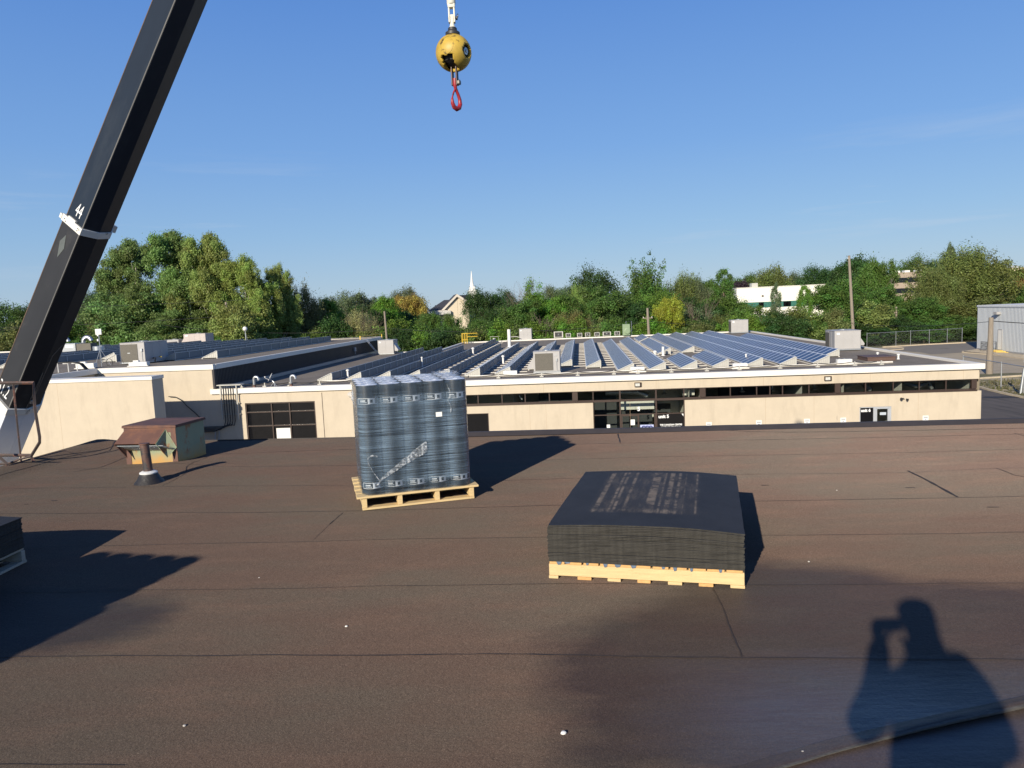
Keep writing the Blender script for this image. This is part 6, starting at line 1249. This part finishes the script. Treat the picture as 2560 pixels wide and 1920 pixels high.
def crown_mesh(name,seed,kind,Ht=10.0):
    rg=np.random.default_rng(seed); C=[]   # clump: centre, radii, n leaves, leaf size
    def ell(n,c,r,rc,nl,lo=.55,flat=.8,zmin=None):
        for _ in range(n):
            d=rg.normal(size=3); d/=np.linalg.norm(d); d[2]=d[2] if d[2]>-.75 else -d[2]*.6; rad=lo+(1-lo)*rg.random()**.6
            p=np.array(c)+d*np.array(r)*rad; f=rg.uniform(.65,1.35); C.append((p,np.array([rc*f,rc*f,rc*f*flat]),int(nl*f*f)))
    ls=.028
    if kind=='broad': ell(95,(0,0,.60),(.40,.40,.34),.095,120); ell(30,(0,0,.55),(.2,.2,.2),.12,60); ell(26,(0,0,.28),(.36,.36,.16),.09,90)
    elif kind=='lumpy':
        for _ in range(9):
            a=rg.uniform(0,6.28); q=rg.uniform(.08,.27); z=rg.uniform(.42,.82)-q*.5; ell(17,(q*math.cos(a),q*math.sin(a),z),(.17,.17,.15),.068,110)
        ell(18,(0,0,.25),(.33,.33,.16),.08,90)
    elif kind=='cotton':
        for z,q,r_ in ((.93,.05,.08),(.86,.16,.10),(.84,.2,.09),(.74,.1,.15),(.72,.25,.12),(.70,.28,.12),(.60,.28,.14),(.56,.1,.18),(.5,.3,.14),(.45,.28,.14),(.38,.15,.16),(.33,.3,.12),(.28,.2,.12),(.62,.33,.09),(.22,.1,.14),(.5,.36,.08)):
            a=rg.uniform(0,6.28); ell(30,(q*math.cos(a),q*math.sin(a),z),(r_*1.15,r_*1.15,r_*1.2),.042,150,.2)
        ell(50,(0,0,.45),(.30,.30,.36),.06,150,.2); ls=.0185
    elif kind=='spiky':
        for _ in range(75):
            a=rg.uniform(0,6.28); e=rg.uniform(.35,1.45); L_=rg.uniform(.35,.62) if e<1.1 else rg.uniform(.5,.72); d=np.array([math.cos(a)*math.cos(e),math.sin(a)*math.cos(e),math.sin(e)]); nst=6
            for k in range(nst):
                f=.3+.7*k/(nst-1); p=np.array([0,0,.24])+d*L_*f+np.array([0,0,-.04*f]); r_=.075*(1.2-f*.8); C.append((p+rg.normal(size=3)*.01,np.array([r_,r_,r_*1.2]),int(70*(1.25-f))))
        ell(90,(0,0,.38),(.36,.36,.34),.09,110,.3); ls=.025
    elif kind=='shrub': ell(85,(0,0,.42),(.42,.42,.46),.10,120,.5); ell(30,(0,0,.2),(.42,.42,.2),.10,100); ls=.042
    elif kind=='column':
        for _ in range(110):
            z=.06+.92*rg.random()**.9; rr_=.46*(1-z)**.62*(.75+.25*math.sin(z*9)); a=rg.uniform(0,6.28); q=rr_*(.4+.6*rg.random()**.5); r_=.075*(1.2-z*.6); C.append((np.array([q*math.cos(a),q*math.sin(a),z]),np.array([r_,r_,r_*.9]),90))
        ls=.026
    elif kind=='feather':
        for _ in range(120):
            d=rg.normal(size=3); d/=np.linalg.norm(d); d[2]=abs(d[2])*1.0-.25; p=np.array([0,0,.5])+d*np.array([.40,.40,.44])*(.5+.5*rg.random()); r_=rg.uniform(.05,.09); C.append((p,np.array([r_*.8,r_*.8,r_*1.6]),130))
        ell(50,(0,0,.4),(.33,.33,.36),.10,110,.3); ls=.026
    elif kind=='snag':
        for _ in range(34):
            z=rg.uniform(.1,.97); q=.12+.10*math.sin(z*7+1); a=rg.uniform(0,6.28); C.append((np.array([q*math.cos(a)*rg.random(),q*math.sin(a)*rg.random(),z]),np.array([.07,.07,.07]),95))
        ls=.026
    V=[];T=[];K=[]; ls*=.8
    for (p,r_,n) in C:
        n=int(n*1.55)
        d=rg.normal(size=(n,3)); d/=np.linalg.norm(d,axis=1)[:,None]; q=p+d*r_*(rg.random((n,1))**.45)*(1+1.0*(rg.random((n,1))<.28)*rg.random((n,1)))
        nn=d*.7+np.array([0,0,.45])+rg.normal(size=(n,3))*.55; nn/=np.linalg.norm(nn,axis=1)[:,None]
        u=np.cross(nn,rg.normal(size=(n,3))); u/=np.linalg.norm(u,axis=1)[:,None]; w=np.cross(nn,u); s=ls*rg.uniform(.55,1.25,(n,1)); asp=.62 if kind!='feather' else .42
        V.append(np.stack([q-u*s*.5,q+w*s*.5*asp,q+u*s*.5,q-w*s*.5*asp],1)); T.append(np.clip(rg.normal(.5,.22,n),0,1)); K.append(np.full(n,rg.random()))
    V=np.concatenate(V).reshape(-1,3); zt=np.percentile(V[:,2],99.7); rt=np.percentile(np.abs(V[:,:2]),98.0); V=V*np.array([.5/rt,.5/rt,1/zt])*Ht; C=[(c[0]*np.array([.5/rt,.5/rt,1/zt]),) for c in C]; V[:,2]=np.maximum(V[:,2],.02); T=np.concatenate(T); K=np.concatenate(K); nf=len(T)
    me=bpy.data.meshes.new(name); me.vertices.add(len(V)); me.vertices.foreach_set('co',V.astype(np.float32).ravel()); me.loops.add(nf*4); me.loops.foreach_set('vertex_index',np.arange(nf*4,dtype=np.int32))
    me.polygons.add(nf); me.polygons.foreach_set('loop_start',np.arange(0,nf*4,4,dtype=np.int32)); me.update(calc_edges=True)
    for nm,A_ in (('tint',T),('clump',K)): at_=me.attributes.new(nm,'FLOAT','FACE'); at_.data.foreach_set('value',A_.astype(np.float32))
    me.materials.append(M['leaf']); me.validate(); return me,[c[0]*Ht for c in C]
def trunk_mesh(name,seed,kind,cl,Ht=10.0,m='bark',k=14):
    rng=random.Random(seed); b=MB(); top={'cotton':.85,'broad':.6,'lumpy':.6,'spiky':.55,'shrub':.3,'column':.9,'feather':.5,'snag':.9}[kind]*Ht; r0=(.022 if kind!='shrub' else .012)*Ht
    pts=[Vector((.01*Ht*math.sin(i*1.3+seed),.01*Ht*math.cos(i*1.7),top*i/6)) for i in range(7)]; b.tube(pts,[r0*(1-.75*i/6) for i in range(7)],8)
    for c in rng.sample(cl,min(k,len(cl))):
        c=Vector(c); z0=max(.08*Ht,min(c.z*.55,top*.8)); s=Vector((0,0,z0)); mid=s.lerp(c,.5)+Vector((0,0,.03*Ht)); e=s.lerp(c,.85); b.tube([s,mid,e],[r0*.3,r0*.18,r0*.05],5)
    return b.mesh(name,[M[m]],smooth=True)
PRO={}
for kind,ns in (('broad',3),('lumpy',3),('cotton',3),('spiky',1),('shrub',3),('column',1),('feather',2),('snag',1)):
    for i in range(ns):
        cm,cl=crown_mesh('crown',100+17*i+len(kind),kind); tm=trunk_mesh('trunk',i+3,kind,cl,m='palebark' if kind=='cotton' else 'bark',k=22 if kind=='cotton' else 12); PRO[(kind,i)]=(cm,tm)
GR={'dark':(.026,.050,.016),'mid':(.050,.088,.022),'bright':(.070,.125,.022),'yell':(.15,.165,.025),'olive':(.085,.10,.035),'ygreen':(.125,.155,.05),'cott':(.085,.120,.045),'brown':(.115,.105,.045),'gold':(.19,.135,.04),'grey':(.070,.088,.050),'tan':(.19,.165,.085),'purple':(.03,.02,.028),'autumn':(.17,.10,.04)}
tn=[0]
def tree(u,vt,hw,y,kind,col,label,name='tree',group=None,var=None,vs_=0.0):
    tn[0]+=1; rng=random.Random(tn[0]*13+5); p=aty(u,vt,y); Hh=p.z-G; base=Vector((p.x,y,G)); wd=2*hw*y/FP; nv={'broad':3,'lumpy':3,'cotton':3,'shrub':3,'feather':2}.get(kind,1); i=rng.randrange(nv) if var is None else var
    cm,tm=PRO[(kind,i)]; nat=1.0
    sc=Hh/10; sw=wd/10/nat
    t=thing(name,label,'tree' if name!='bush' else 'bush',base,rng.uniform(0,6.28),group); t.scale=(sw,sw,sc)
    c=link('crown',cm,t); c.color=tuple(x*k_*rng.uniform(.94,1.06) for x,k_ in zip(GR[col],(2.15,2.25,1.9)))+(1,); link('trunk',tm,t); return t
# left group
TL=[(20,757,70,150,'broad','mid','mid green round tree at the far left edge'),(80,760,55,148,'lumpy','dark','dark green tree just left of the crane boom'),
(218,722,32,150,'feather','grey','thin pale grey tree top peeping out right of the crane boom'),(243,727,45,140,'lumpy','dark','dark tree between the crane boom and the tall left trees'),
(262,778,62,120,'feather','olive','soft olive tree below the tall left trees beside the boom'),(335,606,88,118,'cotton','cott','tall grey green cottonwood, leftmost of the tall left clump'),
(415,586,105,116,'cotton','cott','tallest broad cottonwood in the middle of the left clump'),(516,592,82,113,'cotton','ygreen','tall yellow green cottonwood right of the tallest one'),
(607,648,72,110,'cotton','ygreen','yellow green cottonwood with bare pale twigs showing'),(688,668,46,113,'cotton','ygreen','slim yellow green tree at the right end of the tall clump'),
(470,700,110,111,'cotton','cott','lower leafy cottonwood filling the foot of the tall left clump'),(330,730,95,113,'lumpy','cott','bushy green tree under the leftmost cottonwood'),
(150,800,70,112,'shrub','mid','rounded green tree behind the crane boom foot'),(30,815,70,108,'shrub','olive','low olive tree at the far left edge'),(600,760,80,106,'lumpy','ygreen','low yellow green tree before the tall left clump'),
(752,712,52,120,'feather','brown','brownish green tree right of the tall left clump'),(700,745,60,118,'lumpy','brown','brownish tree in front of the slim yellow tree'),(812,748,36,124,'lumpy','bright','bright green tree right of the brownish tree'),
(852,732,58,175,'broad','grey','grey green rounded tree in the left middle distance'),(905,734,42,180,'lumpy','grey','grey green tree with pale dead twigs before it'),(896,778,48,112,'feather','tan','tan feathery shrub tree with bare curved branches'),
(842,792,52,110,'shrub','dark','dark bushy tree left of the tan feathery one'),(953,742,40,135,'lumpy','bright','vine covered bright green tree left of the golden tree'),(1012,718,46,235,'broad','grey','tall grey tree rising behind the golden tree'),
(1016,738,45,170,'lumpy','gold','golden orange tree left of the church'),(980,800,60,112,'shrub','bright','bright green bush tree below the golden tree'),(1070,782,34,140,'lumpy','mid','green tree just below and left of the church'),
(1045,815,60,110,'shrub','mid','rounded green tree left of the dark low one by the yellow cage'),(1126,786,30,135,'shrub','mid','small rounded green tree in front of the church wall'),(1125,822,62,108,'shrub','dark','dark green low tree behind the yellow cage'),
(1201,722,44,172,'broad','dark','very dark tree in front of the steeple foot'),(1254,724,42,176,'broad','dark','very dark tree right of the steeple'),(1205,800,58,112,'lumpy','mid','mid green tree below the steeple'),
(1300,752,52,122,'lumpy','mid','green leafy tree below the bare twigs'),(1324,694,24,130,'snag','bright','narrow vine wrapped tree poking above the treeline'),(1358,732,46,126,'lumpy','bright','bright green rounded tree right of the narrow vine tree'),
(1404,738,46,128,'lumpy','mid','mid green tree in the middle of the hedgerow'),(1385,715,40,260,'broad','grey','distant grey green tree in the middle of the skyline'),(1424,716,46,245,'broad','grey','distant grey tree left of the big dark oak'),
(1426,778,52,112,'feather','brown','brownish feathery bush tree behind the small condensers'),(1482,668,60,150,'broad','dark','big dark round oak standing above the hedgerow'),(1445,712,30,140,'feather','ygreen','pale green feathery tree left of the big dark oak'),
(1512,720,62,124,'lumpy','mid','broad green tree below the big dark oak'),(1560,745,56,122,'lumpy','dark','dark green tree between the oak and the spiky tree'),(1612,656,68,134,'spiky','mid','tall spiky topped tree right of the big dark oak'),
(1640,728,54,124,'broad','bright','vine hung bright green tree below the spiky one'),(1704,684,56,140,'feather','olive','olive feathery tree right of the spiky tree'),(1740,695,44,138,'feather','grey','greyish feathery tree with pale bare branches'),
(1672,744,38,108,'lumpy','yell','bright yellow green tree behind the crossarm pole'),(1740,770,54,114,'shrub','grey','greyish green bush tree right of the yellow green tree'),(1795,785,50,112,'feather','olive','olive bush tree left of the white office building'),
(1808,674,50,136,'column','mid','conical green tree left of the white office building'),(1762,700,50,150,'lumpy','mid','green tree behind the conical one'),(1860,686,52,262,'broad','mid','distant green tree behind the white office building'),
(1850,702,28,238,'lumpy','purple','dark purple leaved tree behind the white office building'),(1930,664,48,232,'broad','olive','tall olive green tree above the white office building'),(1990,680,42,245,'broad','grey','grey green tree above the middle of the white office roof'),
(2044,664,46,226,'broad','dark','dark tree above the right end of the white office building'),(2086,672,42,230,'broad','dark','dark tree right of the white office building skyline'),(1938,709,26,112,'column','grey','narrow pointed poplar in front of the white office building'),
(2012,714,36,118,'column','bright','pale pointed tree near the right end of the white office building'),(2000,770,54,108,'shrub','olive','olive bush between the pointed trees and the large roof unit'),(1870,765,50,112,'lumpy','mid','green tree covering the left foot of the white office building'),
(1935,770,36,110,'column','grey','pale silvery bush tree below the narrow poplar'),(2096,700,60,126,'lumpy','mid','green tree left of the tall bare pole'),(2134,644,52,165,'lumpy','dark','dark tree behind the top of the tall bare pole'),
(2160,650,46,170,'lumpy','mid','green tree right of the tall bare pole top'),(2196,652,40,152,'lumpy','mid','full green tree between the two far brown buildings'),(2286,639,46,252,'broad','mid','round topped distant green tree above the brown office'),
(2336,650,34,240,'broad','dark','small distant tree right of the round topped one'),(2172,756,70,128,'shrub','ygreen','yellow green spreading tree behind the fence'),(2200,720,46,134,'lumpy','mid','green tree hiding the foot of the far brown buildings'),
(2402,620,104,142,'feather','olive','very large olive tree dominating the right side'),(2348,666,52,134,'feather','olive','olive tree leaning left of the very large one'),(2455,640,70,146,'lumpy','olive','tall olive tree right of the very large one'),
(2372,617,32,150,'cotton','grey','thin open tree top at the crest of the large right tree'),(2462,668,46,148,'lumpy','mid','green tree left of the cream building at the right edge'),(2300,745,60,128,'lumpy','mid','green tree above the middle of the fence'),
(2440,745,75,130,'lumpy','olive','olive tree behind the left corner of the metal shed'),(2380,790,60,126,'shrub','mid','green bush tree above the right end of the fence'),(2545,716,52,150,'lumpy','mid','green tree behind the metal shed roof'),
(2560,672,20,168,'lumpy','autumn','reddish brown tree top at the right edge'),(2258,735,34,150,'shrub','mid','green tree hiding the lower floors of the brown office building'),(2250,790,52,125,'shrub','dark','dark bush tree above the left part of the fence'),(2110,800,52,126,'shrub','dark','dark bush tree behind the large roof unit'),
(2060,810,50,112,'shrub','mid','green bush beyond the back right corner of the lower roof'),(2180,815,50,122,'shrub','dark','dark undergrowth bush left of the fence'),(2310,820,55,123,'shrub','mid','green undergrowth bush behind the fence'),(2430,810,60,124,'shrub','dark','dark undergrowth bush between fence and shed')]
for a in TL: tree(*a,name='bush' if 'bush' in a[6].split() and 'tree' not in a[6].split() else 'tree')
# undergrowth between the trees: bushes of one kind that nothing tells apart
rng=random.Random(99)
for i in range(52):
    u=-20+i*41+rng.uniform(-14,14); v=767-.043*(u-1280)+rng.uniform(35,60)
    tree(u,v,rng.uniform(34,55),rng.uniform(104.5,110),'shrub',rng.choice(['mid','mid','dark','olive','bright']),'green bush in the unbroken hedge of undergrowth behind the far roofs','bush','undergrowth bushes behind the far roofs')
for i in range(40):
    u=-40+i*56+rng.uniform(-18,18); v=767-.043*(u-1280)-rng.uniform(-6,20)
    if 1060<u<1215: v+=26; 
    if 1830<u<2070 or 2225<u<2300: v+=65
    if 1045<u<1205 or 2215<u<2300: continue
    yy=rng.uniform(128,150) if not (1060<u<1215) else 150
    tree(u,v,rng.uniform(40,58),yy,rng.choice(['lumpy','broad']),rng.choice(['mid','dark','grey','mid']),'middle green tree filling the band of woodland behind the hedgerow','tree','woodland trees behind the hedgerow')
# bare dead trees
def bare(u,vt,y,hw,label,seed,m='bark'):
    p=aty(u,vt,y); Hh=p.z-G; t=thing('dead_tree',label,'tree',Vector((p.x,y,G)),0); rng=random.Random(seed); b=MB(); sw=hw*y/FP
    def br(s,d,L_,r,dep):
        e=s+d*L_; md=s.lerp(e,.5)+Vector((rng.uniform(-1,1),rng.uniform(-1,1),0))*L_*.06; b.tube([s,md,e],[r,r*.8,r*.55],4)
        if dep>0:
            for _ in range(rng.choice([2,3,3])): nd=(d+Vector((rng.uniform(-.6,.6),rng.uniform(-.6,.6),rng.uniform(-.1,.4)))).normalized(); br(e if rng.random()<.6 else md,nd,L_*rng.uniform(.6,.8),r*.6,dep-1)
    for k in range(5): d=Vector((rng.uniform(-.22,.22)*sw/3,rng.uniform(-.3,.3),1)).normalized(); br(Vector((rng.uniform(-.3,.3),0,0)),d,Hh*.36,.07,4)
    b.build('branches',M[m],t)
bare(1297,690,131,12,'leafless twiggy tree left of the narrow vine wrapped tree',3); bare(1352,778,106,20,'pale leafless shrub tree behind the solar rows in the centre',5); bare(905,760,111,22,'bare branches of a dying tree above the tan feathery one',8); bare(1745,735,110,25,'pale bare curved branches beside the yellow green tree',11)
# far-off wood on the horizon
def far_wood():
    rg=np.random.default_rng(5); V=[];T=[];K=[]
    for i in range(330):
        y=rg.uniform(300,620); u=rg.uniform(-300,2860); hz=767-.043*(u-1280); up=rg.uniform(4,20)+(22 if u>1750 else 0)*min(1,max(0,(u-1750)/300))
        if 1030<u<1230: up=min(up,13); y=max(y,330)
        p=aty(u,hz-up,y); Hh=p.z-G; r_=rg.uniform(7,11)*y/450; n=420
        d=rg.normal(size=(n,3)); d/=np.linalg.norm(d,axis=1)[:,None]; lob=1+.16*np.sin(d[:,0:1]*5+i)+.14*np.sin(d[:,2:3]*6+i*2)
        q=np.array([p.x,y,p.z-r_*.9])+d*np.array([r_,r_,r_*.9])*lob*(rg.random((n,1))**.25); q[n//2:,2]-=rg.random(n-n//2)*max(0,(Hh-2*r_)); q[:,2]=np.maximum(q[:,2],G+.2)
        nn=d*.8+np.array([0,0,.4])+rg.normal(size=(n,3))*.4; nn/=np.linalg.norm(nn,axis=1)[:,None]; w_=np.cross(nn,rg.normal(size=(n,3))); w_/=np.linalg.norm(w_,axis=1)[:,None]; w2=np.cross(nn,w_); s=rg.uniform(.7,1.5,(n,1))*y/400
        V.append(np.stack([q-w_*s*.6,q+w2*s*.45,q+w_*s*.6,q-w2*s*.45],1)); T.append(np.clip(rg.normal(.5,.2,n),0,1)); K.append(np.full(n,rg.random()))
    V=np.concatenate(V).reshape(-1,3); T=np.concatenate(T); K=np.concatenate(K); nf=len(T); me=bpy.data.meshes.new('distant_wood'); me.vertices.add(len(V)); me.vertices.foreach_set('co',V.astype(np.float32).ravel()); me.loops.add(nf*4); me.loops.foreach_set('vertex_index',np.arange(nf*4,dtype=np.int32)); me.polygons.add(nf); me.polygons.foreach_set('loop_start',np.arange(0,nf*4,4,dtype=np.int32)); me.update(calc_edges=True)
    for nm,A_ in (('tint',T),('clump',K)): at_=me.attributes.new(nm,'FLOAT','FACE'); at_.data.foreach_set('value',A_.astype(np.float32))
    me.materials.append(M['leaf']); me.validate(); o=link('distant_wood',me); o.color=(.07,.10,.055,1); tag(o,'far off belt of dark green woodland along the whole horizon','woodland',kind='stuff')
far_wood()
# weeds on the dirt strip
rng=random.Random(31); b=MB()
for i in range(700):
    x=rng.uniform(1200,1757); yv=rng.uniform(1030,1240); f=(x-1200)/557
    if yv>1110+f*130: continue
    p=onz(*Z6(x,yv),G+.03); h=rng.uniform(.06,.28)*(1.3 if noise.noise(p*.4)>0 else .4)
    for k in range(3): a=rng.uniform(0,6.28); d=Vector((math.cos(a),math.sin(a),0))*rng.uniform(.05,.16); s_=Vector((-d.y,d.x,0))*.5; b.quad([p-s_,p+s_,p+d+Vector((0,0,h))])
o=b.build('weeds',M['weeds']); tag(o,'patchy dry weeds on the dirt strip by the right hand fence','weeds',kind='stuff')
